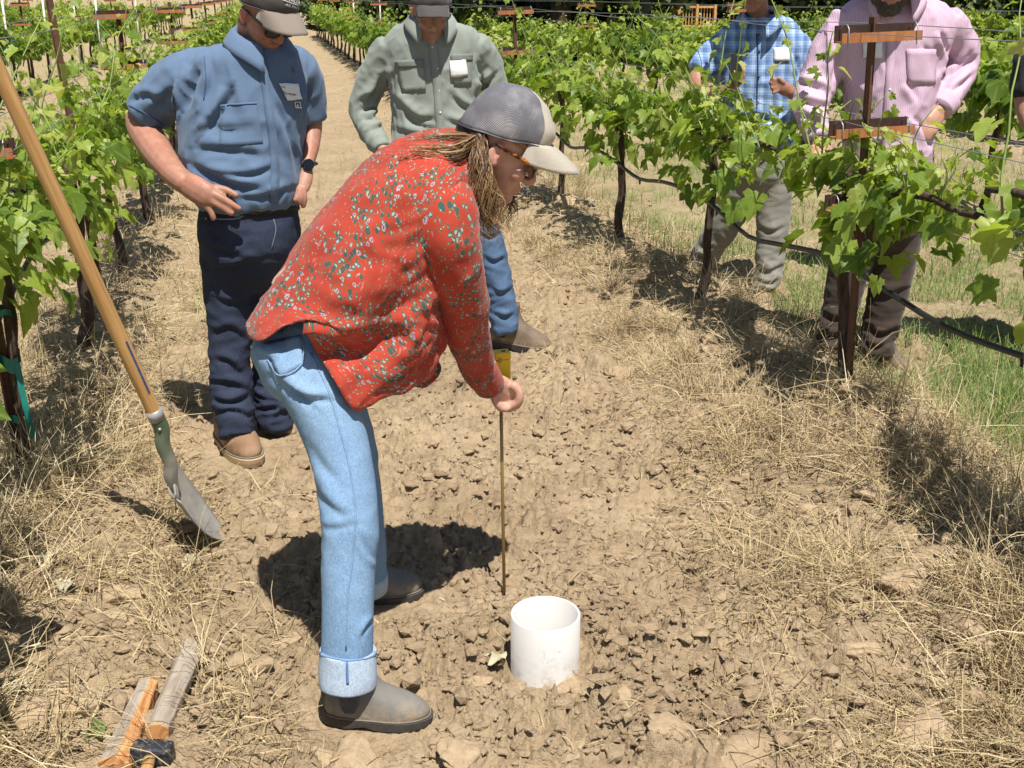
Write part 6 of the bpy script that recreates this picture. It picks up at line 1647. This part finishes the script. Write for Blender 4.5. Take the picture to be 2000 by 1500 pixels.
r6, *_ = standing('person in dark shirt at the picture edge with only an elbow showing', ((2090, 730), (2150, 730)), 4.95, M_dark,
    [(-22, 2075, 2160, .068), (-8, 2058, 2180, .09), (8, 2040, 2200, .115), (50, 2026, 2214, .138), (120, 2036, 2204, .15), (200, 2042, 2196, .15), (300, 2042, 2196, .15)],
    [[(2045, 50, 4.95, 36), (2022, 100, 4.95, 36), (2010, 150, 4.95, 34), (2006, 190, 4.93, 30)], [(2195, 50, 4.95, 36), (2215, 110, 4.95, 34), (2225, 170, 4.95, 32)]],
    [[(2022, 100, 4.95, 24), (2006, 195, 4.93, 24), (2020, 250, 4.85, 19), (2045, 280, 4.78, 15)], [(2215, 110, 4.95, 24), (2228, 200, 4.95, 22), (2220, 270, 4.9, 16)]],
    [([(2045, 280, 4.78, 15), (2058, 290, 4.76, 17)], [[(2068, 294, 4.75, 6), (2080, 300, 4.75, 5)], [(2066, 300, 4.75, 6), (2078, 308, 4.75, 5)]])], M_skinC, (hc, hR), M_brown,
    [(295, 2045, 2195, .14), (360, 2042, 2198, .15), (400, 2050, 2190, .13)], [[(2080, 390, 4.95, 40), (2082, 520, 4.95, 36), (2085, 700, 4.95, 29)], [(2160, 390, 4.95, 40), (2160, 520, 4.95, 36), (2158, 700, 4.95, 29)]], (.010, .012, .012), seed=37)
boot(r6, G(2088, 712), G(2084, 745), M_boot2, M_blackrub); boot(r6, G(2158, 712), G(2164, 745), M_boot2, M_blackrub)
# ------------------------------------------------------------------ the bending woman
wbase = base_of(((730, 1400), (760, 1172))); r0 = empty('person', wbase)
tag(r0, 'woman in red floral shirt, light jeans and trucker cap bending over the probe', 'person', 'people standing in the vineyard')
whc = W(981, 290, 2.60); whR = head_R(88, 29); WS = .92
# floral print
m, nt, b = mat('red_floral_corduroy')
uvn = nd(nt, 'ShaderNodeUVMap').outputs[0]
wob = nd(nt, 'ShaderNodeTexNoise', i_Scale=60.0, i_Detail=2.0); nt.links.new(uvn, wob.inputs[0])
def vec_add(a, sock, k):
    s_ = nd(nt, 'ShaderNodeVectorMath', operation='MULTIPLY_ADD'); nt.links.new(sock, s_.inputs[0]); s_.inputs[1].default_value = (k, k, k); nt.links.new(a, s_.inputs[2]); return s_.outputs[0]
wob2 = nd(nt, 'ShaderNodeTexNoise', i_Scale=170.0, i_Detail=2.0); nt.links.new(uvn, wob2.inputs[0])
uvd = vec_add(vec_add(uvn, wob.outputs['Color'], .010), wob2.outputs['Color'], .007)
def cells(scale, rnd=1.0, vec=None):
    v_ = nd(nt, 'ShaderNodeTexVoronoi', voronoi_dimensions='2D', i_Scale=scale, i_Randomness=rnd); nt.links.new(vec or uvd, v_.inputs['Vector'])
    sp_ = nd(nt, 'ShaderNodeSeparateColor'); nt.links.new(v_.outputs['Color'], sp_.inputs[0]); return v_.outputs['Distance'], sp_.outputs
red = mixc(nt, ramp(nt, noise(nt, uvn, 14, 4), [(.35, 0), (.65, 1)]).outputs[0], (.37, .050, .032), (.45, .068, .045))
def lt(a, t): return math_n(nt, 'LESS_THAN', a, t)
def gt(a, t): return math_n(nt, 'GREATER_THAN', a, t)
def AND(a, b_): return math_n(nt, 'MULTIPLY', a, b_)
c = red
# pale pink brush strokes
stv = noise(nt, mapping(nt, uvn, (150, 45, 1), (0, 0, .7)), 1.0, 2, .5); pat = noise(nt, uvn, 26, 2)
c = mixc(nt, AND(AND(gt(stv, .63), gt(pat, .54)), .6), c, (.56, .22, .22))
# small green buds
dS, cS = cells(140); c = mixc(nt, AND(lt(dS, .34), gt(cS[0], .68)), c, (.40, .13, .04)); c = mixc(nt, AND(lt(dS, .27), gt(cS[0], .68)), c, (.040, .105, .075)); c = mixc(nt, AND(lt(dS, .13), gt(cS[0], .76)), c, (.50, .50, .42))
# flower heads: petals edged in dark teal with pale hearts, set in loose groups
grp = noise(nt, uvn, 10, 1)
for sc_, th_, off_ in ((80, .46, 0.0), (66, .54, 3.7)):
    vv_ = nd(nt, 'ShaderNodeVectorMath', operation='ADD'); nt.links.new(uvd, vv_.inputs[0]); vv_.inputs[1].default_value = (off_, off_, 0)
    dM, cM = cells(sc_, 1.0, vv_.outputs[0])
    on = AND(gt(cM[0], th_), gt(grp, .51 if off_ else .48))
    c = mixc(nt, AND(lt(dM, .40), on), c, (.36, .11, .035)); c = mixc(nt, AND(lt(dM, .345), on), c, (.055, .095, .088))
    c = mixc(nt, AND(AND(lt(dM, .22), on), gt(cM[1], .42)), c, (.20, .28, .22)); c = mixc(nt, AND(AND(lt(dM, .16), on), gt(cM[1], .42)), c, (.37, .38, .37)); c = mixc(nt, AND(AND(lt(dM, .33), on), gt(cM[1], .88)), c, (.46, .33, .40)); c = mixc(nt, AND(AND(lt(dM, .14), on), gt(cM[1], .88)), c, (.09, .10, .17))
hs = nd(nt, 'ShaderNodeHueSaturation', i_Saturation=1.02, i_Value=1.0); nt.links.new(c, hs.inputs['Color'])
nt.links.new(hs.outputs[0], b.inputs['Base Color']); b.inputs['Roughness'].default_value = .85; b.inputs['Specular IOR Level'].default_value = .15; b.inputs['Sheen Weight'].default_value = .12
cord = nd(nt, 'ShaderNodeTexWave', i_Scale=150.0, bands_direction='X'); nt.links.new(uvn, cord.inputs[0])
bump(nt, b, math_n(nt, 'ADD', math_n(nt, 'MULTIPLY', cord.outputs[1], .35), noise(nt, uvn, 40, 4)), .3, .002)
M_floral = m
M_redseam = fabric('red_seam', (.42, .040, .020), 900, .08)

def surf(points, su, sv, closed):
    """catmull surface through a control net points[row][col]"""
    P = np.array(points, float); rows = [catmull(P[i], su, closed) for i in range(len(P))]; R_ = np.array(rows)
    return catmull(R_, sv)
def surf_normals(S, closed):
    du = (np.roll(S, -1, 1) - np.roll(S, 1, 1)) if closed else np.gradient(S, axis=1); dv = np.gradient(S, axis=0)
    n = np.cross(du, dv); return n / (np.linalg.norm(n, axis=2)[..., None] + 1e-9)
def surf_mesh(name, S, closed, cap_=False):
    nr, nc = S.shape[:2]
    L = np.concatenate([[0], np.cumsum(np.linalg.norm(np.diff(S, axis=0), axis=2).mean(1))])
    per = np.linalg.norm(np.roll(S, -1, 1) - S, axis=2).sum(1).mean()
    if closed:                                      # repeat the first column so that the print has a clean seam
        S = np.concatenate([S, S[:, :1]], 1); nc += 1
    uv = np.stack([np.tile(np.linspace(0, per, nc), nr), np.repeat(L, nc)], 1)
    f = grid_faces(nr, nc, False)
    mb = MB().add(S.reshape(-1, 3), f, uv); return mb.mesh(name)
phis = [0, 30, 60, 84, 96, 120, 145, 165, 180, 200, 225, 250, 290, 330]
rings = [((914, 262), (958, 342), 2.60, .058), ((880, 255), (948, 372), 2.59, .105), ((832, 258), (925, 435), 2.57, .165), ((768, 282), (892, 520), 2.56, .185), ((700, 335), (872, 605), 2.55, .185), ((632, 412), (862, 672), 2.54, .18), ((575, 490), (838, 728), 2.54, .182)]
hem = [(481, 640, 2.54), (486, 660, 2.44), (522, 668, 2.37), (588, 641, 2.335), (600, 650, 2.335), (644, 728, 2.335), (691, 797, 2.36), (735, 738, 2.40), (758, 712, 2.46), (776, 737, 2.56), (828, 757, 2.66), (846, 705, 2.72), (620, 650, 2.75), (500, 640, 2.66)]
net = []
for B, F, dc, bb in rings:
    b3_, f3 = W(*B, dc), W(*F, dc); cc_ = (b3_ + f3) / 2; a3 = (b3_ - f3) / 2
    net.append([cc_ + a3 * math.cos(math.radians(p)) + np.array((0, -bb, 0)) * math.sin(math.radians(p)) for p in phis])
net.append([W(*h) for h in hem])
S = surf(net, 12, 14, True); nr, nc = S.shape[:2]
N_ = surf_normals(S, True); ctr = S.mean(1, keepdims=True)
if ((S - ctr) * N_).sum() < 0: N_ = -N_
ph = np.interp(np.arange(nc) / nc * len(phis), range(len(phis) + 1), phis + [360]); rowt = np.arange(nr) / (nr - 1)
PH, RT = np.meshgrid(ph, rowt)
# overlap fold of the back panel over the front panel, low on the near side
step = (.020 * np.exp(-((PH - 78) / 22) ** 2) - .030 * np.exp(-((PH - 106) / 13) ** 2)) * sstep(.45, .78, RT)
flat_ = S.reshape(-1, 3)
q = flat_ + .03 * np.stack([perlin3(flat_ * 5), perlin3(flat_ * 5 + 20), perlin3(flat_ * 5 + 40)], 1)
# long drag folds run from the armpit down and back along the side
ax1 = W(500, 650, 2.4) - W(860, 560, 2.4); ax1 /= np.linalg.norm(ax1); al_ = q @ ax1; ac = q - np.outer(al_, ax1)
fold = .011 * (ridged(ac * 9 + np.outer(al_, ax1) * 2.2 + 3) - .55) + .005 * (ridged(q * 14 + 8) - .55) + .005 * (ridged(ac * 26 + np.outer(al_, ax1) * 6) - .5)
under = .5 + 1.1 * np.exp(-((PH - 120) / 70) ** 2); fold = fold.reshape(nr, nc) * (under * (.45 + .9 * sstep(.15, .6, RT)))
S = S + N_ * (step + fold)[..., None]
shm = surf_mesh('shirt', S, True)
creases(shm, [([(600, 640), (720, 648), (860, 592)], 17, .022), ([(870, 560), (810, 620), (700, 690)], 15, .014), ([(845, 480), (775, 555), (690, 600)], 15, .012), ([(820, 410), (745, 465), (650, 500)], 14, .008), ([(690, 745), (780, 700), (865, 640)], 13, .018), ([(650, 700), (720, 690), (790, 650)], 12, .014), ([(540, 590), (620, 560), (720, 530)], 16, .008), ([(800, 300), (805, 350), (812, 400)], 9, .010), ([(850, 540), (835, 600), (850, 660)], 10, .016)])
sh = child('shirt', shm, M_floral, r0); sd = sh.modifiers.new('t', 'SOLIDIFY'); sd.thickness = .003; sd.offset = -1
def sleeve(pts, name, seed, amp=.010, seg=36, sub=12):
    c = np.array([W(u, v, d) for u, v, d, r in pts]); rr = np.array([r * px(d, W(u, v, d)[2]) for u, v, d, r in pts])
    both = catmull(np.concatenate([c, rr[:, None]], 1), sub); path, rad = both[:, :3], both[:, 3]; t, N, B = frames(path, (0, 1, .01)); a = np.arange(seg) * 2 * PI / seg
    S = path[:, None, :] + (np.cos(a)[None, :, None] * N[:, None, :] + np.sin(a)[None, :, None] * B[:, None, :]) * rad[:, None, None]
    nrm = (np.cos(a)[None, :, None] * N[:, None, :] + np.sin(a)[None, :, None] * B[:, None, :]); Lp = np.concatenate([[0], np.cumsum(np.linalg.norm(np.diff(path, axis=0), axis=1))])
    fl = S.reshape(-1, 3); ring_ = (np.repeat(Lp, seg) * 17 + 1.4 * perlin3(fl * 6 + seed) + .8 * np.tile(np.cos(a + 1), len(path)))
    tl = np.repeat(Lp / Lp[-1], seg)
    f_ = amp * (1 - np.abs(np.sin(ring_))) ** 1.5 * (.25 + 1.0 * np.clip(perlin3(fl * 7 + seed + 9) + .45, 0, 1)) * sstep(.18, .5, tl) * sstep(1.0, .93, tl) + .006 * (ridged(fl * 10 + seed) - .55) + .003 * (ridged(fl * 24 + seed) - .5)
    S = S + nrm * f_.reshape(len(path), seg)[..., None]
    return surf_mesh(name, S[:, ::-1], True)
slm = sleeve([(846, 372, 2.50, 74), (864, 430, 2.44, 72), (882, 505, 2.45, 60), (897, 570, 2.50, 51), (911, 642, 2.58, 43), (930, 704, 2.68, 35), (943, 738, 2.73, 30)], 'sleeve', 2)
creases(slm, [([(848, 545), (880, 555), (930, 540)], 8, .014), ([(858, 585), (895, 590), (940, 578)], 8, .014), ([(872, 625), (905, 622), (950, 612)], 7, .014), ([(885, 655), (920, 655), (955, 640)], 7, .014), ([(900, 685), (930, 682), (962, 668)], 6, .014), ([(910, 705), (935, 706), (966, 694)], 5, .010), ([(845, 450), (860, 500), (868, 560)], 10, .012), ([(840, 400), (850, 440), (845, 500)], 9, .016)])
sl = link('sleeve', slm, M_floral, sh)
sl2 = link('sleeve', sleeve([(852, 380, 2.64, 66), (850, 440, 2.72, 58), (820, 560, 2.78, 46), (785, 640, 2.80, 40), (735, 720, 2.74, 32), (705, 765, 2.70, 27)], 'sleeve', 12), M_floral, sh)
ca = W(935, 716, 2.70); cb_ = W(956, 752, 2.755); v, f, uv = tube([ca, ca * .5 + cb_ * .5, cb_, cb_ + (cb_ - ca) * .02], [.0445, .0425, .0405, .034], 28, 3, True, (0, 1, .01)); mb = MB().add(v, f, uv); link('cuff', mb.mesh('cuff'), M_floral, sh)
# collar folded round the neck
cl_net = []
for t_, rr_ in ((0, .050), (.5, .060), (1, .072)):
    row = []
    for p in range(0, 360, 24):
        base_c = W(918, 290, 2.60) * (1 - t_) + W(902, 302, 2.59) * t_
        a_ = math.radians(p); tdir = (W(960, 330, 2.6) - W(860, 270, 2.6)); tdir /= np.linalg.norm(tdir); u1 = np.cross(tdir, (0, 1, 0)); u1 /= np.linalg.norm(u1)
        row.append(base_c + u1 * rr_ * math.cos(a_) + np.array((0, rr_, 0)) * math.sin(a_))
    cl_net.append(row)
link('collar', surf_mesh('collar', surf(cl_net, 3, 5, True), True), M_floral, sh).modifiers.new('t', 'SOLIDIFY').thickness = .003
shw = sh.data; cs0 = Cast(shw)
piece('hem_band', cs0.strip([(600, 655), (645, 728), (690, 792)], 9, 20, .002), M_redseam, sh, None, .001)
piece('front_band', cs0.strip([(694, 790), (725, 748), (754, 712)], 20, 20, .002), M_floral, sh, None, .0015)
piece('yoke_seam', cs0.strip([(800, 275), (790, 330), (800, 385)], 3, 16, .0015), M_redseam, sh, None, .0006)
csl = Cast(sl.data)
piece('sleeve_seam', csl.strip([(868, 385), (880, 470), (895, 560), (915, 625)], 3.5, 24, .0012), M_redseam, sl, None, .0006)
# jeans
M_lightd = denim('light_blue_denim', (.125, .24, .425), (.255, .395, .58), (.3, .72))
pel = [((W(578, 700, 2.54)), (.085, .165, .095)), (W(560, 675, 2.54), (.075, .16, .085)), (W(610, 655, 2.54), (.080, .155, .09))]
jp = [ellipsoid(c_, r_, None, 24, 14) for c_, r_ in pel]
jp.append(limb([(583, 690, 2.45, 66), (612, 740, 2.43, 74), (640, 810, 2.40, 66), (665, 890, 2.37, 59), (679, 960, 2.34, 57), (683, 1030, 2.315, 56), (681, 1110, 2.29, 53), (680, 1200, 2.265, 51), (680, 1275, 2.25, 51)], 28, 6, 1.0, False))
jp.append(limb([(590, 690, 2.62, 64), (630, 750, 2.64, 68), (668, 850, 2.68, 60), (695, 950, 2.72, 50), (706, 1040, 2.75, 45), (711, 1105, 2.78, 44), (713, 1135, 2.79, 43)], 24, 6, 1.0, False))
jm = union_remesh('jeans', jp, .0065, 6)
wrinkle(jm, 4, .007, (6, 6, 5), .003, (13, 13, 12), mask=lambda v: .35 + .8 * np.exp(-((v[:, 2] - .50) / .10) ** 2) + .9 * np.exp(-((v[:, 2] - .86) / .08) ** 2) + .5 * np.exp(-((v[:, 2] - .2) / .07) ** 2))
creases(jm, [([(618, 958), (645, 985), (680, 1012)], 13, .006), ([(622, 1025), (650, 1030), (700, 1020)], 11, .004), ([(598, 870), (625, 915), (660, 950)], 15, .006), ([(552, 752), (600, 775), (650, 780)], 11, .010), ([(535, 735), (580, 765), (620, 800)], 10, .008), ([(700, 1050), (722, 1085), (738, 1100)], 8, .006), ([(705, 1245), (718, 1220), (733, 1205)], 6, .007), ([(500, 690), (540, 700), (580, 690)], 9, .006)])
je = child('jeans', jm, M_lightd, r0); cj = Cast(jm)
M_dseam = denim('denim_seam', (.12, .22, .38), (.26, .39, .57))
piece('side_seam', cj.strip([(606, 690), (640, 760), (664, 840), (684, 920), (694, 1000), (690, 1080), (680, 1160), (676, 1270)], 3.2, 60, .0010), M_dseam, je, None, .001)
M_cuff = denim('pale_denim_cuff', (.36, .46, .60), (.52, .62, .74)); M_selv = simple('blue_selvedge', (.10, .20, .42), .8)
ct_ = W(680, 1268, 2.252); cb2 = W(679, 1338, 2.238)
cu = [ct_ + (cb2 - ct_) * t for t in (0, .08, .5, .95, 1.0)]; v, f, uv = tube(cu, [.0645, .0660, .0668, .0662, .063], 40, 3, True, (0, 1, .01)); v = v + .0025 * np.stack([perlin3(v * 18), perlin3(v * 18 + 7), 0 * v[:, 0]], 1); cuf = child('rolled_cuff', MB().add(v, f, uv).mesh('rolled_cuff'), M_cuff, r0); ccu = Cast(cuf.data)
cuf.parent = je; cuf.location = (0, 0, 0)
piece('cuff_edge', ccu.strip([(626, 1276), (650, 1284), (680, 1288), (712, 1284), (733, 1276)], 7, 24, .0015), M_dseam, cuf, None, .0012)
piece('selvedge', ccu.strip([(678, 1292), (678, 1315), (679, 1336)], 5, 10, .0015), M_selv, cuf, None, .0008)
ct2_ = W(713, 1120, 2.785); cb3 = W(714, 1150, 2.79); v, f, uv = tube([ct2_, (ct2_ + cb3) / 2, cb3], [.062, .064, .062], 32, 2, True, (0, 1, .01)); cu2 = link('rolled_cuff', MB().add(v, f, uv).mesh('rolled_cuff'), M_cuff, je)
pk = piece('back_pocket', cj.patch([(515, 672), (588, 655), (592, 712), (548, 738)], 8, 8, .002), M_lightd, je, None, .002)
piece('pocket_stitch', cj.strip([(590, 662), (591, 710), (550, 734), (522, 700)], 2.6, 24, .0048), M_dseam, pk, None, .0006)
# boots
M_boot0 = leather('grey_nubuck', (.175, .168, .155), .12, .06); M_gore0 = simple('grey_elastic', (.085, .083, .080), .9, 0, 200, .3); M_sole0 = simple('dark_grey_sole', (.055, .050, .045), .8, 0, 70, .35)
hb_ = G(632, 1404); tb_ = G(842, 1409); bt1 = boot(r0, hb_, tb_, M_boot0, M_sole0, M_gore0, .13); boot(r0, G(640, 1180), G(826, 1160), M_boot0, M_sole0, M_gore0, .13)
# body with both hands
wp = head_pieces(whc, whR, WS, True)
nb = whc + whR @ np.array((0, -.035, -.05)) * WS; v, f, _ = tube([nb, W(925, 300, 2.60), W(880, 325, 2.58)], [.048, .050, .07], 18, 4); wp.append((v, f))
c1_, c2_ = W(850, 350, 2.57), W(600, 610, 2.54); wp.append((tube([c1_, c1_ * .6 + c2_ * .4, c2_], [.10, .12, .11], 18, 4)[0], tube([c1_, c1_ * .6 + c2_ * .4, c2_], [.10, .12, .11], 18, 4)[1]))
wp.append(limb([(864, 430, 2.46, 40), (896, 570, 2.51, 34), (940, 704, 2.69, 24), (962, 748, 2.755, 21)])); wp.append(limb([(852, 440, 2.70, 38), (790, 640, 2.79, 30), (705, 765, 2.70, 20)]))
wp += hand_fist([(960, 745, 2.752, 21), (980, 758, 2.775, 25), (997, 772, 2.790, 24)],
    [[(1002, 752, 2.765, 10), (1013, 766, 2.762, 9.5), (1012, 784, 2.762, 9), (996, 795, 2.768, 8), (982, 792, 2.775, 7.5)], [(1002, 756, 2.785, 10), (1014, 770, 2.784, 9.5), (1011, 789, 2.784, 9), (994, 798, 2.788, 8), (980, 794, 2.794, 7.5)],
     [(1000, 758, 2.805, 10), (1012, 772, 2.806, 9.5), (1008, 790, 2.806, 8.5), (990, 797, 2.808, 8)], [(997, 758, 2.823, 9), (1008, 772, 2.826, 8.5), (1003, 788, 2.826, 8), (988, 793, 2.824, 7)], [(970, 758, 2.76, 10), (967, 778, 2.752, 9.5), (976, 794, 2.754, 8.5), (988, 799, 2.76, 7.5)]])
wp += hand_fist([(705, 765, 2.70, 19), (690, 785, 2.68, 21), (682, 800, 2.665, 18)], [[(678, 805, 2.65, 8), (672, 820, 2.64, 7)], [(686, 808, 2.655, 8), (682, 826, 2.645, 7)], [(693, 807, 2.665, 8), (690, 824, 2.655, 7)], [(700, 804, 2.675, 7), (699, 818, 2.67, 6)], [(675, 788, 2.66, 8), (664, 800, 2.65, 7)]])
make_body('body', wp, .0042, M_skinB, r0, whc, whR, WS, 0, 2)
# cap with mesh back
m, nt, b = mat('cap_mesh'); co = coord(nt); uvn = nd(nt, 'ShaderNodeUVMap').outputs[0]
wv = nd(nt, 'ShaderNodeTexWave', i_Scale=105.0, bands_direction='Y', i_Distortion=1.2); nt.links.new(uvn, wv.inputs[0]); wx = nd(nt, 'ShaderNodeTexWave', i_Scale=150.0, bands_direction='X'); nt.links.new(uvn, wx.inputs[0])
c = mixc(nt, wv.outputs[1], (.052, .052, .070), (.20, .195, .215)); c = mixc(nt, math_n(nt, 'MULTIPLY', ramp(nt, noise(nt, co, 22, 3), [(.45, 0), (.7, 1)]).outputs[0], .5), c, (.33, .31, .30))
nt.links.new(c, b.inputs['Base Color']); b.inputs['Roughness'].default_value = .7; bump(nt, b, math_n(nt, 'ADD', wv.outputs[1], wx.outputs[1]), .5, .0015); M_mesh = m
M_beige = fabric('beige_canvas', (.45, .405, .335), 900, .08)
cp0 = cap(r0, whc, whR, 1.0, M_beige, M_mesh, M_beige, None, 48, .088, .26, M_beige)
sunglasses(r0, whc, whR, WS, M_lens, M_tort, -.002)
V, f = ellipsoid(whc + whR @ np.array((.079, -.006, -.036)) * WS, (.0025, .0025, .0025)); link('earring', MB().add(V - np.array(r0.location), f).mesh('earring'), MATS['brass_rod'], r0)
# hair
m, nt, b = mat('brown_blond_hair'); a = nd(nt, 'ShaderNodeVertexColor', layer_name='tint')
r_ = ramp(nt, a.outputs[0], [(0, (.050, .026, .013)), (.35, (.115, .062, .030)), (.65, (.27, .155, .070)), (.9, (.50, .33, .165)), (1, (.60, .42, .23))])
nt.links.new(r_.outputs[0], b.inputs['Base Color']); b.inputs['Roughness'].default_value = .38; b.inputs['Specular IOR Level'].default_value = .5; M_hair = m
hrng = np.random.default_rng(77); HB = MB()
def strands(n, ctrl, spread, rad=(.0010, .0005), tint=(.25, .8), wave=.006, lock=9):
    """n wavy strands following control points (u, v, d) with a spread (px, px, m) that may change along the strand; grouped in locks"""
    ctrl = np.array(ctrl, float); spread = np.array(spread, float)
    for i in range(n):
        if i % lock == 0: lo = hrng.normal(size=3) * .75; ph_ = hrng.uniform(0, 6.3); fq = hrng.uniform(5, 8); lt_ = hrng.uniform(*tint)
        o_ = np.clip(lo + hrng.normal(size=3) * .50, -1.5, 1.1); P = np.array([W(*(c_ + o_ * s_)) for c_, s_ in zip(ctrl, spread)]); P = catmull(P, 5); k = len(P); t = np.linspace(0, 1, k)
        w_ = wave * t * np.sin(t * fq * 2 + ph_); P[:, 0] += w_; P[:, 1] += wave * t * np.cos(t * fq * 1.7 + ph_)
        cut_ = max(4, int(k * hrng.uniform(.72, 1.0))); P = P[:cut_]; t = t[:cut_]; k = cut_
        v, f, uv = tube(P, np.linspace(rad[0], rad[1], k) * hrng.uniform(.7, 1.3), 3); tv = np.clip(lt_ + hrng.normal(0, .13) + .25 * np.repeat(t, 3) - .15, 0, 1); HB.add(v, f, uv, tv)
strands(460, [(934, 272, 2.545), (937, 304, 2.512), (939, 350, 2.495), (946, 400, 2.50), (950, 462, 2.51)], [(10, 6, .02), (12, 10, .02), (14, 14, .022), (18, 18, .028), (22, 30, .032)], tint=(.25, .85), wave=.016, lock=7)
strands(260, [(944, 278, 2.525), (947, 312, 2.502), (951, 355, 2.496), (957, 395, 2.50), (966, 440, 2.505)], [(7, 5, .01), (6, 8, .010), (9, 10, .012), (15, 14, .016), (22, 26, .02)], tint=(.45, 1.0), wave=.014, lock=7)
strands(160, [(938, 280, 2.52), (926, 320, 2.50), (934, 370, 2.485), (950, 420, 2.49), (985, 470, 2.50)], [(6, 5, .01), (7, 8, .010), (9, 10, .012), (12, 14, .016), (18, 20, .02)], tint=(.5, 1.0), wave=.02, lock=14)
strands(300, [(926, 276, 2.56), (904, 292, 2.515), (878, 306, 2.475), (838, 304, 2.468), (800, 296, 2.475)], [(6, 8, .025), (9, 12, .022), (14, 14, .016), (20, 14, .018), (26, 12, .02)], tint=(.25, 1.0), wave=.018, lock=7)
strands(230, [(926, 270, 2.60), (893, 266, 2.585), (850, 268, 2.57), (802, 280, 2.56)], [(6, 5, .04), (9, 5, .045), (16, 5, .05), (24, 6, .05)], tint=(.25, .9), wave=.012, lock=7)
strands(110, [(948, 290, 2.66), (965, 340, 2.68), (990, 395, 2.67), (985, 445, 2.665)], [(10, 8, .02), (10, 10, .02), (11, 12, .02), (14, 30, .02)], tint=(.1, .55), wave=.014, lock=14)
strands(36, [(1000, 268, 2.525), (1016, 282, 2.53), (1030, 296, 2.54)], [(6, 3, .004), (6, 3, .004), (6, 3, .004)], tint=(.5, .9), wave=.001)
hr = HB.build('hair', M_hair, r0); hr.location = -r0.location
hm = union_remesh('hair_mass', [ellipsoid(whc + whR @ np.array((0, -.055, -.02)) * WS, (.062, .060, .075), None, 18, 12), ellipsoid(W(938, 285, 2.57), (.028, .055, .055), None, 18, 12), ellipsoid(W(944, 332, 2.55), (.020, .036, .07), None, 18, 12)], .006, 3); wrinkle(hm, 9, .006, (30, 30, 8), .004, (60, 60, 14))
link('hair_underlayer', hm, simple('dark_hair', (.060, .034, .018), .5, 0, 60, .4), hr)
